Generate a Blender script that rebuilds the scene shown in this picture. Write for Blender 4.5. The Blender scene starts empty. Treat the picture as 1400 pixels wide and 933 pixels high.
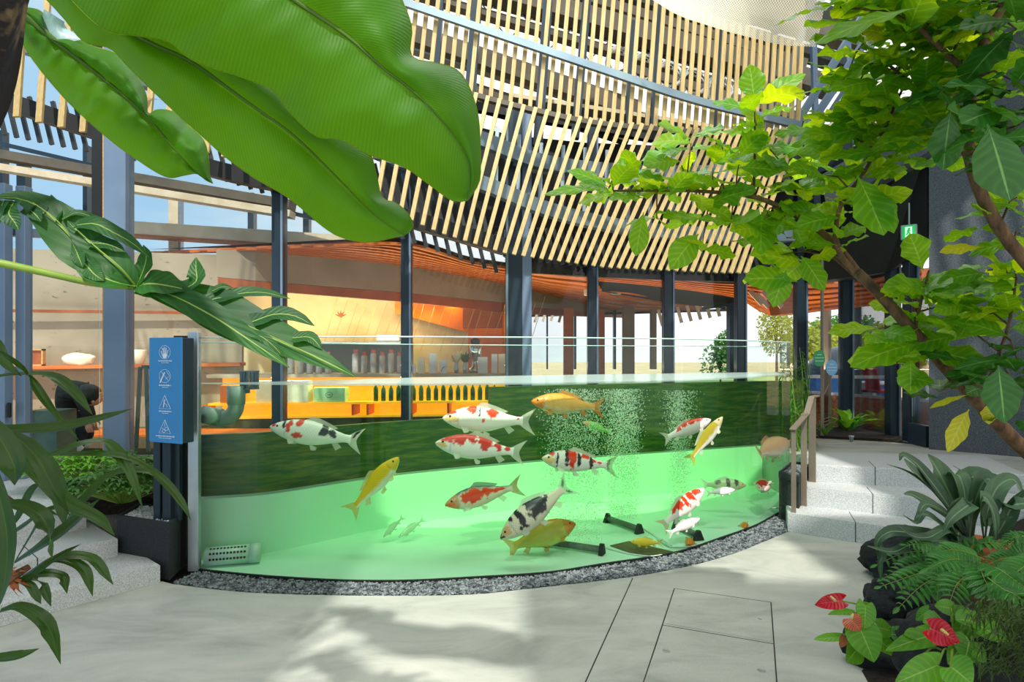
import bpy, math, random
import numpy as np
from mathutils import Vector, Matrix, noise as mnoise
from math import sin, cos, pi, sqrt, radians

C = bpy.context.scene.collection
SC = bpy.context.scene
F = 850.0; CX = 700.0; CY = 484.0; H = 1.55      # focal length in pixels, horizon, eye height

# ------------------------------------------------------------------ camera
cd = bpy.data.cameras.new('camera'); cam = bpy.data.objects.new('camera', cd); C.objects.link(cam)
cam.location = (0, 0, H); cam.rotation_euler = (radians(90), 0, 0)
cd.sensor_width = 36; cd.lens = F / 1400 * 36; cd.shift_y = (CY - 466.5) / 1400
cd.clip_start = .02; cd.clip_end = 500
SC.camera = cam

# ------------------------------------------------------------------ exposure, world, sun
SC.view_settings.view_transform = 'Standard'; SC.view_settings.look = 'None'
SC.view_settings.gamma = 1; SC.view_settings.use_curve_mapping = False
SC.view_settings.exposure = -0.76
SC.cycles.transparent_max_bounces = 40
SC.cycles.max_bounces = 10; SC.cycles.diffuse_bounces = 4; SC.cycles.glossy_bounces = 4
SC.cycles.sample_clamp_indirect = 6
SC.cycles.caustics_reflective = False; SC.cycles.caustics_refractive = False

W = bpy.data.worlds.new('sky'); SC.world = W; W.use_nodes = True
nt = W.node_tree; nt.nodes.clear()
def N(t, ty, **kw):
    n = t.nodes.new(ty)
    for k, v in kw.items():
        if k in n.inputs: n.inputs[k].default_value = v
        else: setattr(n, k, v)
    return n
def ramp(t, stops, fac=None, interp='LINEAR'):
    r = t.nodes.new('ShaderNodeValToRGB'); r.color_ramp.interpolation = interp
    e = r.color_ramp.elements
    while len(e) < len(stops): e.new(.5)
    for q, (p, c) in zip(e, stops):
        q.position = p; q.color = (*c, 1) if len(c) == 3 else c
    if fac is not None: t.links.new(fac, r.inputs[0])
    return r
tc = N(nt, 'ShaderNodeTexCoord')
mp = N(nt, 'ShaderNodeMapping'); mp.inputs['Scale'].default_value = (1.0, 1.0, 2.6)
mp.inputs['Rotation'].default_value = (0, .25, 0)
nt.links.new(tc.outputs['Generated'], mp.inputs[0])
cl = N(nt, 'ShaderNodeTexNoise', Scale=2.2, Detail=8.0, Roughness=.6); nt.links.new(mp.outputs[0], cl.inputs['Vector'])
# a bright cloud bank stands over the right half of the sky, thin streaks over the blue at the left
sx = N(nt, 'ShaderNodeSeparateXYZ'); nt.links.new(tc.outputs['Generated'], sx.inputs[0])
m1 = N(nt, 'ShaderNodeMath', operation='MULTIPLY_ADD'); m1.inputs[1].default_value = 1.0; m1.inputs[2].default_value = .08
nt.links.new(sx.outputs['X'], m1.inputs[0])
m2 = N(nt, 'ShaderNodeMath', operation='ADD'); nt.links.new(m1.outputs[0], m2.inputs[0]); nt.links.new(cl.outputs[0], m2.inputs[1])
m3 = N(nt, 'ShaderNodeMath', operation='MULTIPLY'); m3.inputs[1].default_value = .45
nt.links.new(sx.outputs['Z'], m3.inputs[0])
m4 = N(nt, 'ShaderNodeMath', operation='ADD'); nt.links.new(m2.outputs[0], m4.inputs[0]); nt.links.new(m3.outputs[0], m4.inputs[1])
cr = ramp(nt, [(.15, (.60, .98, 1.32)), (.38, (.88, 1.16, 1.36)), (.52, (1.25, 1.33, 1.38)), (.8, (1.95, 1.92, 1.85))], m4.outputs[0])
bg = N(nt, 'ShaderNodeBackground', Strength=1.15); nt.links.new(cr.outputs[0], bg.inputs[0])
wo = N(nt, 'ShaderNodeOutputWorld'); nt.links.new(bg.outputs[0], wo.inputs[0])

sl = bpy.data.lights.new('sun', 'SUN'); sl.energy = 7.0; sl.angle = radians(1.5); sl.color = (1, .95, .85)
so = bpy.data.objects.new('sun', sl); C.objects.link(so)
sund = Vector((.10, .61, -.78))                  # the way the sunlight travels
so.rotation_euler = sund.to_track_quat('-Z', 'Y').to_euler()
pl_ = bpy.data.lights.new('pond_fill_light', 'AREA'); pl_.energy = 170; pl_.color = (.95, 1, .97); pl_.shape = 'RECTANGLE'; pl_.size = 3.2; pl_.size_y = 1.4
po = bpy.data.objects.new('pond_fill_light', pl_); C.objects.link(po); po.location = (.3, 5.1, 5.9)  # unseen area light added above the frame to brighten the tank

# ------------------------------------------------------------------ helpers
def P(px, py, D): return Vector(((px - CX) / F * D, D, H - (py - CY) / F * D))
def G(px, py, z=0.): return P(px, py, (H - z) * F / (py - CY))
def XD(px, D, z): return Vector(((px - CX) / F * D, D, z))
def lin(c):
    return tuple((v / 12.92 if v <= .04045 else ((v + .055) / 1.055) ** 2.4) for v in c)
def hx(s):
    return lin(tuple(int(s[i:i + 2], 16) / 255 for i in (0, 2, 4)))
def smooth(t): return t * t * (3 - 2 * t)
def interp(x, xs, ys): return float(np.interp(x, xs, ys))

class MB:
    def __init__(s): s.v = []; s.f = []; s.uv = []; s.col = []
    def add(s, verts, faces, uvs=None, cols=None):
        b = len(s.v); s.v += [tuple(p) for p in verts]
        s.f += [tuple(i + b for i in q) for q in faces]
        s.uv += list(uvs) if uvs is not None else [(0, 0)] * len(verts)
        if cols is not None: s.col += cols
        return s
    def box(s, c, d, R=None, bev=0):
        c = Vector(c); x, y, z = [q / 2 for q in d]
        if bev > 0: return s.bbox(c, (x, y, z), R, bev)
        vs = [Vector((i, j, k)) for i in (-x, x) for j in (-y, y) for k in (-z, z)]
        if R is not None: vs = [R @ p for p in vs]
        return s.add([p + c for p in vs], [(0, 1, 3, 2), (4, 6, 7, 5), (0, 4, 5, 1), (2, 3, 7, 6), (0, 2, 6, 4), (1, 5, 7, 3)])
    def bbox(s, c, h, R, b):
        x, y, z = h; b = min(b, .45 * min(h)); vs = []
        for k, (ix, iz) in ((-z, (b, 0)), (-z + b, (0, 0)), (z - b, (0, 0)), (z, (b, 0))):
            o = ix; X, Y = x - o, y - o; bb = b
            for (px_, py_) in ((X - bb, -Y), (X, -Y + bb), (X, Y - bb), (X - bb, Y), (-X + bb, Y), (-X, Y - bb), (-X, -Y + bb), (-X + bb, -Y)):
                vs.append(Vector((px_, py_, k)))
        if R is not None: vs = [R @ p for p in vs]
        fs = []
        for r in range(3):
            for i in range(8):
                j = (i + 1) % 8; fs.append((r * 8 + i, r * 8 + j, r * 8 + 8 + j, r * 8 + 8 + i))
        fs.append(tuple(range(7, -1, -1))); fs.append(tuple(range(24, 32)))
        return s.add([p + c for p in vs], fs)
    def bar(s, p0, p1, w, h, up=(0, 0, 1), bev=0):
        p0 = Vector(p0); p1 = Vector(p1); t = p1 - p0; L = t.length
        if L < 1e-6: return s
        t.normalize(); u = Vector(up)
        a = t.cross(u)
        if a.length < 1e-3: a = t.cross(Vector((1, 0, 0)))
        a.normalize(); n = a.cross(t)
        return s.box((p0 + p1) / 2, (w, L, h), Matrix((a, t, n)).transposed(), bev)
    def tube(s, pts, r, n=8, cap=True):
        pts = [Vector(p) for p in pts]; m = len(pts)
        rs = r if isinstance(r, (list, tuple)) else [r] * m
        vs = []; uv = []; prev = None
        for i, p in enumerate(pts):
            t = (pts[min(i + 1, m - 1)] - pts[max(i - 1, 0)])
            t = t.normalized() if t.length > 1e-9 else Vector((0, 0, 1))
            if prev is None:
                a = t.orthogonal().normalized()
            else:
                a = (prev - t * prev.dot(t)); a = a.normalized() if a.length > 1e-6 else t.orthogonal().normalized()
            prev = a; b = t.cross(a)
            for k in range(n):
                q = 2 * pi * k / n; vs.append(p + (a * cos(q) + b * sin(q)) * rs[i]); uv.append((i / (m - 1), k / n))
        fs = [(i * n + k, i * n + (k + 1) % n, (i + 1) * n + (k + 1) % n, (i + 1) * n + k) for i in range(m - 1) for k in range(n)]
        if cap: fs += [tuple(range(n - 1, -1, -1)), tuple((m - 1) * n + k for k in range(n))]
        return s.add(vs, fs, uv)
    def lathe(s, prof, c, n=20, R=None):
        vs = []; c = Vector(c)
        for r, z in prof:
            for k in range(n):
                q = 2 * pi * k / n; p = Vector((r * cos(q), r * sin(q), z))
                vs.append((R @ p if R is not None else p) + c)
        m = len(prof)
        fs = [(i * n + k, i * n + (k + 1) % n, (i + 1) * n + (k + 1) % n, (i + 1) * n + k) for i in range(m - 1) for k in range(n)]
        fs += [tuple(range(n - 1, -1, -1)), tuple((m - 1) * n + k for k in range(n))]
        return s.add(vs, fs)
    def grid(s, rows, uvs=None):
        m = len(rows); n = len(rows[0]); vs = [p for r in rows for p in r]
        fs = [(i * n + k, i * n + k + 1, (i + 1) * n + k + 1, (i + 1) * n + k) for i in range(m - 1) for k in range(n - 1)]
        if uvs is None: uvs = [(i / max(1, m - 1), k / max(1, n - 1)) for i in range(m) for k in range(n)]
        return s.add(vs, fs, uvs)
    def ball(s, c, r, n=10, m=7, sc=(1, 1, 1), nz=0, seed=0, R=None):
        c = Vector(c); vs = []
        for i in range(m + 1):
            th = pi * i / m
            for k in range(n):
                ph = 2 * pi * k / n
                d = Vector((sin(th) * cos(ph), sin(th) * sin(ph), cos(th)))
                rr = r * (1 + (nz * mnoise.noise(d * 1.7 + Vector((seed, seed * .7, 0))) if nz else 0) + (nz * .4 * mnoise.noise(d * 5 + Vector((seed, 3, 0))) if nz else 0))
                q = Vector((d.x * sc[0], d.y * sc[1], d.z * sc[2])) * rr
                vs.append((R @ q if R is not None else q) + c)
        fs = [(i * n + k, (i + 1) * n + k, (i + 1) * n + (k + 1) % n, i * n + (k + 1) % n) for i in range(m) for k in range(n)]
        return s.add(vs, fs)
    def prism(s, poly, z0, z1):
        """poly: list of (x, y), counter-clockwise"""
        n = len(poly)
        a = sum(poly[i][0] * poly[(i + 1) % n][1] - poly[(i + 1) % n][0] * poly[i][1] for i in range(n))
        if a < 0: poly = poly[::-1]
        vs = [(x, y, z0) for x, y in poly] + [(x, y, z1) for x, y in poly]
        fs = [tuple(range(n - 1, -1, -1)), tuple(range(n, 2 * n))] + [(i, (i + 1) % n, n + (i + 1) % n, n + i) for i in range(n)]
        return s.add(vs, fs)
    def build(s, name, m, parent=None, sm=False, loc=None, solid=0):
        me = bpy.data.meshes.new(name)
        vs = s.v
        if loc is not None:
            l = Vector(loc); vs = [tuple(Vector(p) - l) for p in s.v]
        me.from_pydata(vs, [], s.f); me.validate(clean_customdata=False)
        uvl = me.uv_layers.new(name='UVMap')
        li = np.empty(len(me.loops), dtype=np.int32); me.loops.foreach_get('vertex_index', li)
        uvl.data.foreach_set('uv', np.array(s.uv, dtype=np.float32)[li].ravel())
        if s.col:
            ca = me.color_attributes.new('Col', 'FLOAT_COLOR', 'POINT')
            ca.data.foreach_set('color', np.array(s.col, dtype=np.float32).ravel())
        if sm: me.polygons.foreach_set('use_smooth', [True] * len(me.polygons))
        me.materials.append(m)
        o = bpy.data.objects.new(name, me); C.objects.link(o)
        if loc is not None: o.location = loc
        if parent is not None:
            o.parent = parent
            if loc is None: o.location = -Vector(parent.location) if parent.parent is None else (0, 0, 0)
            else: o.location = Vector(loc) - Vector(parent.location)
            if parent.parent is not None and loc is None: o.location = (0, 0, 0)
        if solid:
            md = o.modifiers.new('Solidify', 'SOLIDIFY'); md.thickness = solid; md.offset = 0
        return o

def tag(o, label=None, cat=None, group=None, kind=None):
    for k, v in (('label', label), ('category', cat), ('group', group), ('kind', kind)):
        if v: o[k] = v
    return o
def empty(name, loc, label=None, cat=None, group=None):
    o = bpy.data.objects.new(name, None); C.objects.link(o); o.location = loc; o.empty_display_size = .1
    return tag(o, label, cat, group)
def struct(name, mb, m, sm=False, solid=0): return tag(mb.build(name, m, sm=sm, solid=solid), kind='structure')
def catmull(pts, n):
    pts = [Vector(p) for p in pts]
    if len(pts) == 2: return [pts[0].lerp(pts[1], i / n) for i in range(n + 1)]
    d = [0]
    for a, b in zip(pts, pts[1:]): d.append(d[-1] + (b - a).length ** .5 + 1e-9)
    T = d[-1]; out = []
    for i in range(n + 1):
        t = T * i / n; k = 0
        while k < len(pts) - 2 and t > d[k + 1]: k += 1
        u = (t - d[k]) / (d[k + 1] - d[k])
        p1, p2 = pts[k], pts[k + 1]
        p0 = pts[k - 1] if k > 0 else p1 * 2 - p2
        p3 = pts[k + 2] if k + 2 < len(pts) else p2 * 2 - p1
        h = d[k + 1] - d[k]
        h0 = (d[k] - d[k - 1]) if k > 0 else h
        h2 = (d[k + 2] - d[k + 1]) if k + 2 < len(pts) else h
        m1_ = ((p2 - p1) / h * h0 + (p1 - p0) / h0 * h) / (h0 + h)
        m2_ = ((p3 - p2) / h2 * h + (p2 - p1) / h * h2) / (h + h2)
        a = (2 * u ** 3 - 3 * u * u + 1); b = (u ** 3 - 2 * u * u + u) * h; c = (-2 * u ** 3 + 3 * u * u); e = (u ** 3 - u * u) * h
        out.append(p1 * a + m1_ * b + p2 * c + m2_ * e)
    return out

# ------------------------------------------------------------------ materials
def newmat(name):
    m = bpy.data.materials.new(name); m.use_nodes = True; t = m.node_tree; t.nodes.clear(); return m, t
def out(t, sh): o = N(t, 'ShaderNodeOutputMaterial'); t.links.new(sh, o.inputs[0]); return o
def pmat(name, c1, c2=None, rough=.55, metal=0., scale=6., bump=0., bscale=None, spec=.5, emit=None, es=0., coord='Object', detail=4., stretch=None, lo=.35, hi=.65):
    m, t = newmat(name)
    c1 = hx(c1) if isinstance(c1, str) else c1; c2 = c1 if c2 is None else (hx(c2) if isinstance(c2, str) else c2)
    b = N(t, 'ShaderNodeBsdfPrincipled', Roughness=rough, Metallic=metal); b.inputs['Specular IOR Level'].default_value = spec
    tc = N(t, 'ShaderNodeTexCoord'); src = tc.outputs[coord]
    if stretch:
        mp = N(t, 'ShaderNodeMapping'); mp.inputs['Scale'].default_value = stretch; t.links.new(src, mp.inputs[0]); src = mp.outputs[0]
    nz = N(t, 'ShaderNodeTexNoise', Scale=scale, Detail=detail, Roughness=.6); t.links.new(src, nz.inputs['Vector'])
    r = ramp(t, [(lo, c1), (hi, c2)], nz.outputs[0]); t.links.new(r.outputs[0], b.inputs['Base Color'])
    if bump:
        n2 = N(t, 'ShaderNodeTexNoise', Scale=bscale or scale * 6, Detail=3.0); t.links.new(src, n2.inputs['Vector'])
        bp = N(t, 'ShaderNodeBump', Strength=min(1, bump), Distance=.01); t.links.new(n2.outputs[0], bp.inputs['Height'])
        t.links.new(bp.outputs[0], b.inputs['Normal'])
    if emit is not None:
        b.inputs['Emission Color'].default_value = (*(hx(emit) if isinstance(emit, str) else emit), 1); b.inputs['Emission Strength'].default_value = es
    out(t, b.outputs[0]); return m
def leafmat(name, c1, c2, trc, tr=.45, rough=.38, veins=14., slant=2.2, vstr=.18, midc=None, scale=7., bump=.5, midw=.05):
    """leaf surface: UV.x runs along the midrib, UV.y across it"""
    m, t = newmat(name)
    uv = N(t, 'ShaderNodeUVMap'); s = N(t, 'ShaderNodeSeparateXYZ'); t.links.new(uv.outputs[0], s.inputs[0])
    d = N(t, 'ShaderNodeMath', operation='SUBTRACT'); t.links.new(s.outputs[1], d.inputs[0]); d.inputs[1].default_value = .5
    ab = N(t, 'ShaderNodeMath', operation='ABSOLUTE'); t.links.new(d.outputs[0], ab.inputs[0])
    k = N(t, 'ShaderNodeMath', operation='MULTIPLY'); t.links.new(ab.outputs[0], k.inputs[0]); k.inputs[1].default_value = -slant
    u = N(t, 'ShaderNodeMath', operation='MULTIPLY_ADD'); t.links.new(s.outputs[0], u.inputs[0]); u.inputs[1].default_value = veins; t.links.new(k.outputs[0], u.inputs[2])
    fr = N(t, 'ShaderNodeMath', operation='PINGPONG'); t.links.new(u.outputs[0], fr.inputs[0]); fr.inputs[1].default_value = .5
    tc = N(t, 'ShaderNodeTexCoord'); nz = N(t, 'ShaderNodeTexNoise', Scale=scale, Detail=4.0); t.links.new(tc.outputs['Object'], nz.inputs['Vector'])
    r = ramp(t, [(.3, hx(c1)), (.7, hx(c2))], nz.outputs[0])
    vr = ramp(t, [(0, (1 + vstr * 2, 1 + vstr * 2, 1 + vstr)), (.2, (1, 1, 1)), (1, (1 - vstr, 1 - vstr, 1 - vstr))], fr.outputs[0])
    mx = N(t, 'ShaderNodeMix', data_type='RGBA', blend_type='MULTIPLY'); mx.inputs[0].default_value = 1
    t.links.new(r.outputs[0], mx.inputs[6]); t.links.new(vr.outputs[0], mx.inputs[7])
    mr = ramp(t, [(midw * .5, (1, 1, 1)), (midw, (0, 0, 0))], ab.outputs[0])
    m2 = N(t, 'ShaderNodeMix', data_type='RGBA'); t.links.new(mr.outputs[0], m2.inputs[0])
    t.links.new(mx.outputs[2], m2.inputs[6]); m2.inputs[7].default_value = (*(hx(midc) if midc else hx(c2)), 1)
    b = N(t, 'ShaderNodeBsdfPrincipled', Roughness=rough); t.links.new(m2.outputs[2], b.inputs['Base Color'])
    bp = N(t, 'ShaderNodeBump', Strength=bump, Distance=.003); t.links.new(fr.outputs[0], bp.inputs['Height']); t.links.new(bp.outputs[0], b.inputs['Normal'])
    tl = N(t, 'ShaderNodeBsdfTranslucent')
    m3 = N(t, 'ShaderNodeMix', data_type='RGBA', blend_type='MULTIPLY'); m3.inputs[0].default_value = 1
    r2 = ramp(t, [(.3, tuple(v * .75 for v in hx(trc))), (.7, hx(trc))], nz.outputs[0])
    t.links.new(r2.outputs[0], m3.inputs[6]); t.links.new(vr.outputs[0], m3.inputs[7]); t.links.new(m3.outputs[2], tl.inputs[0])
    ms = N(t, 'ShaderNodeMixShader'); ms.inputs[0].default_value = tr
    t.links.new(b.outputs[0], ms.inputs[1]); t.links.new(tl.outputs[0], ms.inputs[2]); out(t, ms.outputs[0]); return m
def glassmat(name, tint=(1, 1, 1), ior=1.4, refl=1., rough=.0, bump=0., bscale=3.):
    m, t = newmat(name)
    tr = N(t, 'ShaderNodeBsdfTransparent'); tr.inputs[0].default_value = (*tint, 1)
    gl = N(t, 'ShaderNodeBsdfGlossy', Roughness=rough)
    fr = N(t, 'ShaderNodeFresnel', IOR=ior); k = N(t, 'ShaderNodeMath', operation='MULTIPLY'); k.inputs[1].default_value = refl
    t.links.new(fr.outputs[0], k.inputs[0]); ms = N(t, 'ShaderNodeMixShader'); t.links.new(k.outputs[0], ms.inputs[0])
    t.links.new(tr.outputs[0], ms.inputs[1]); t.links.new(gl.outputs[0], ms.inputs[2])
    if bump:
        tc = N(t, 'ShaderNodeTexCoord'); nz = N(t, 'ShaderNodeTexNoise', Scale=bscale, Detail=3.0); t.links.new(tc.outputs['Object'], nz.inputs['Vector'])
        bp = N(t, 'ShaderNodeBump', Strength=bump, Distance=.02); t.links.new(nz.outputs[0], bp.inputs['Height'])
        t.links.new(bp.outputs[0], gl.inputs['Normal']); t.links.new(bp.outputs[0], fr.inputs['Normal'])
    out(t, ms.outputs[0]); return m, t

M = {}
M['slat'] = pmat('slat_timber', 'a88e56', 'c0a872', rough=.6, scale=3, stretch=(30, 30, 2))
M['slat_shade'] = pmat('shaded_slat', '1a2226', '2c3438', rough=.5)  # shade on the outer slats put into the dark colour
M['steel'] = pmat('blue_grey_steel', '6a7f98', '7a8fa8', rough=.4, metal=.15, scale=1)
M['steel_dark'] = pmat('dark_steel', '20303c', '2b3d4b', rough=.35, metal=.3, scale=1)
M['black'] = pmat('black_paint', '06080a', '0e1214', rough=.6)
M['roofgrey'] = pmat('roof_grey', '4a443a', '625a4c', rough=.7, scale=2)
M['bluebeam'] = pmat('blue_beam', '5f7482', '7d909a', rough=.4, metal=.2, scale=1)
M['creambeam'] = pmat('cream_beam', 'bfae90', 'd8cbb0', rough=.6, scale=3)
M['concrete_floor'] = None
M['granite'] = pmat('white_granite', 'a4aaac', 'd4d8d8', rough=.75, scale=160, bump=.35, bscale=140, detail=2, lo=.38, hi=.6)
M['gravel'] = pmat('grey_gravel', '3e474d', '8c9598', rough=.8, scale=28, detail=1)
M['whitegravel'] = pmat('white_gravel', 'aab0b4', 'e4e8ea', rough=.8, scale=30, detail=1)
M['planter'] = pmat('black_stone_planter', '1d2224', '2e3437', rough=.8, scale=90, bump=.4, bscale=120)
M['silver'] = pmat('brushed_silver', 'a8b4bc', 'c8d0d4', rough=.3, metal=.7, scale=2)
M['rail'] = pmat('taupe_metal', '7c7264', '8d8272', rough=.4, metal=.35, scale=2)
M['blue'] = pmat('blue_sign_face', '2f86c8', '3a90d0', rough=.25, scale=1)
M['white'] = pmat('white_print', 'e8f2fa', rough=.5)
M['mint'] = pmat('mint_liner', 'c4f2d8', 'd0f6e0', rough=.45, scale=2)
M['gwall'] = pmat('dark_grey_plaster', '3e444a', '60666c', rough=.9, scale=110, bump=.8, bscale=120, detail=2)
M['wood_orange'] = pmat('orange_cedar', 'b8591c', 'd9782e', rough=.5, scale=2, stretch=(1.5, 1.5, 26))
M['wood_brown'] = pmat('brown_cedar', '8a4420', 'a65a2c', rough=.5, scale=3)
M['orange'] = pmat('orange_panel', 'd96a08', 'e88018', rough=.4, scale=1)
M['travertine'] = None
M['pale'] = pmat('pale_plaster', 'cbb98e', 'ddcda6', rough=.8, scale=2)
M['beige'] = pmat('beige_stone', '8a7e69', 'a0947c', rough=.8, scale=1.2)
M['paving'] = pmat('far_paving', 'b09a72', 'cdb98f', rough=.8, scale=.6)
M['olivestreaks'] = pmat('olive_reflection_streaks', '3c6430', '8c9038', rough=.35, scale=3.2, stretch=(1.2, 1.2, 9), detail=6, lo=.42, hi=.72)  # streaky reflections put into the colour
M['darkfloor'] = pmat('dark_indoor_floor', '2c3420', '5a5a2c', rough=.35, scale=2.2, stretch=(1, 4, 1))
M['brick'] = pmat('red_brown_soil', '8a4a2e', 'c08460', rough=.9, scale=24, bump=.6, detail=6)
M['soil'] = pmat('dark_soil', '120e0a', '30241a', rough=1, scale=40, bump=1, bscale=70)
M['rock'] = pmat('black_lava_rock', '101416', '23282b', rough=.95, scale=20, bump=1, bscale=60)
M['terracotta'] = pmat('terracotta', '9a5430', 'b86c42', rough=.8, scale=10)
M['bark'] = pmat('brown_bark', '4a3322', '7c5c3e', rough=.85, scale=30, bump=.7, bscale=80, stretch=(1, 1, .3))
M['bark_dark'] = pmat('dark_bark', '150f0a', '6a5638', rough=.9, scale=9, bump=.5, lo=.55, hi=.62)
M['pipe'] = pmat('grey_green_pipe', 'b4d4c4', 'c4dfd0', rough=.35, scale=2)
M['pipewhite'] = pmat('white_pipe', 'c8dcd4', rough=.35)
M['darkpipe'] = pmat('dark_rubber', '4a5c50', '5c6e60', rough=.5, scale=30)
M['mat'] = pmat('olive_mat', '565a34', '6a6a40', rough=.9, scale=60, bump=.5)
M['cloth_navy'] = pmat('navy_trousers', '141c2c', '1c2638', rough=.9)
M['cloth_black'] = pmat('black_jacket', '121416', '1e2224', rough=.9, scale=30)
M['hair'] = pmat('black_hair', '08080a', '141414', rough=.5, scale=60)
M['skin'] = pmat('skin', 'd09878', 'dcaa8a', rough=.6)
M['shoe'] = pmat('white_shoe', 'e0e0dc', rough=.6)
M['sage'] = pmat('sage_board', '4a6458', '5a7468', rough=.6)
M['poster'] = pmat('poster_paper', 'dfe8ea', 'c8b0a8', rough=.6, scale=14, detail=2)
M['woodlight'] = pmat('light_wood', 'c09058', 'd8aa70', rough=.6, scale=4, stretch=(1, 1, 12))
M['amber'] = pmat('amber_lit_shelf', 'f0a020', 'ffb838', rough=.5, emit='ffa818', es=1.3)  # shelf light put in as emission, the boards themselves glow
M['lampglow'] = pmat('lamp_glow', 'ffe0a0', emit='ffd890', es=6)
M['exitgreen'] = pmat('exit_green', '18a850', emit='18b050', es=.9)
M['exitwhite'] = pmat('exit_white', 'd8ffe0', emit='c8ffd8', es=1.1)
M['greygrey'] = pmat('housing_grey', '8a9a9a', rough=.5)
M['red'] = pmat('red_paint', 'b01828', 'c82030', rough=.5)
M['navyblue'] = pmat('blue_canvas', '1c4a86', '285a98', rough=.8)
M['bottle'] = pmat('green_bottle', '1e4a2c', '2c6038', rough=.15)
M['labelw'] = pmat('cream_box', 'e8e4c8', 'f4f0d8', rough=.6)
M['mintbox'] = pmat('mint_box', 'a8dcb0', 'b8e8c0', rough=.6)
M['steelshiny'] = pmat('polished_steel', 'c0c4c4', rough=.15, metal=.9)
M['signgreen'] = pmat('green_sign', '1a9a5c', '22a868', rough=.4, scale=2)
M['signblue'] = pmat('pale_blue_sign', '74b4e4', '86c0ec', rough=.4, scale=2)
M['frost'] = pmat('frosted_bottle', 'b8aca4', 'd8d0c8', rough=.2)
M['skysheen'] = pmat('sky_sheen_leaf', '8cb4b8', 'b8d4dc', rough=.4, scale=20, stretch=(1, 6, 1))  # sky reflection on the leaf's upper side put into the colour
M['coralp'] = pmat('coral_stopper', 'd86a60', rough=.5)
M['whiteflower'] = pmat('pale_petals', 'e8e8c8', rough=.6)
M['bluebubble'] = pmat('bubble', 'd8ffe8', rough=.2, emit=None)

def concrete():
    m, t = newmat('pale_concrete'); b = N(t, 'ShaderNodeBsdfPrincipled', Roughness=.62)
    tc = N(t, 'ShaderNodeTexCoord'); mp = N(t, 'ShaderNodeMapping'); mp.inputs['Rotation'].default_value = (0, 0, -.45); mp.inputs['Scale'].default_value = (1, 2.2, 1)
    t.links.new(tc.outputs['Object'], mp.inputs[0])
    n1 = N(t, 'ShaderNodeTexNoise', Scale=1.3, Detail=7.0, Roughness=.62, Distortion=.6); t.links.new(mp.outputs[0], n1.inputs['Vector'])
    n2 = N(t, 'ShaderNodeTexNoise', Scale=220., Detail=2.0); t.links.new(tc.outputs['Object'], n2.inputs['Vector'])
    n3 = N(t, 'ShaderNodeTexVoronoi', Scale=9.); t.links.new(tc.outputs['Object'], n3.inputs['Vector'])
    r = ramp(t, [(.3, hx('989c94')), (.5, hx('b4b8b0')), (.7, hx('c6c8be'))], n1.outputs[0])
    r2 = ramp(t, [(.3, (.86, .86, .86)), (.55, (1, 1, 1))], n2.outputs[0])
    r3 = ramp(t, [(.008, (.45, .43, .4)), (.02, (1, 1, 1))], n3.outputs['Distance'])
    a = N(t, 'ShaderNodeMix', data_type='RGBA', blend_type='MULTIPLY'); a.inputs[0].default_value = 1; t.links.new(r.outputs[0], a.inputs[6]); t.links.new(r2.outputs[0], a.inputs[7])
    c = N(t, 'ShaderNodeMix', data_type='RGBA', blend_type='MULTIPLY'); c.inputs[0].default_value = 1; t.links.new(a.outputs[2], c.inputs[6]); t.links.new(r3.outputs[0], c.inputs[7])
    t.links.new(c.outputs[2], b.inputs['Base Color'])
    bp = N(t, 'ShaderNodeBump', Strength=.25, Distance=.004); t.links.new(n2.outputs[0], bp.inputs['Height']); t.links.new(bp.outputs[0], b.inputs['Normal'])
    out(t, b.outputs[0]); return m
M['concrete_floor'] = concrete()
def travertine():
    m, t = newmat('pitted_beige_stone'); b = N(t, 'ShaderNodeBsdfPrincipled', Roughness=.7)
    tc = N(t, 'ShaderNodeTexCoord')
    n1 = N(t, 'ShaderNodeTexNoise', Scale=1.2, Detail=5.0); t.links.new(tc.outputs['Object'], n1.inputs['Vector'])
    mp = N(t, 'ShaderNodeMapping'); mp.inputs['Scale'].default_value = (1, 1, 1.8); t.links.new(tc.outputs['Object'], mp.inputs[0])
    n3 = N(t, 'ShaderNodeTexNoise', Scale=13., Detail=2.); t.links.new(mp.outputs[0], n3.inputs['Vector'])
    r = ramp(t, [(.35, hx('8f846e')), (.65, hx('aca088'))], n1.outputs[0])
    r3 = ramp(t, [(.685, (1, 1, 1)), (.72, (.35, .3, .24))], n3.outputs[0])
    a = N(t, 'ShaderNodeMix', data_type='RGBA', blend_type='MULTIPLY'); a.inputs[0].default_value = 1; t.links.new(r.outputs[0], a.inputs[6]); t.links.new(r3.outputs[0], a.inputs[7])
    t.links.new(a.outputs[2], b.inputs['Base Color']); out(t, b.outputs[0]); return m
M['travertine'] = travertine()
M['glass'], _ = glassmat('window_glass', (.96, .98, .98), ior=1.3, refl=.8)
M['tankglass'], _ = glassmat('tank_glass', (.93, .985, .965), ior=1.35, refl=.8)
M['rim'] = pmat('glass_rim', 'b8e0d4', 'd8f4ea', rough=.15)
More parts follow.
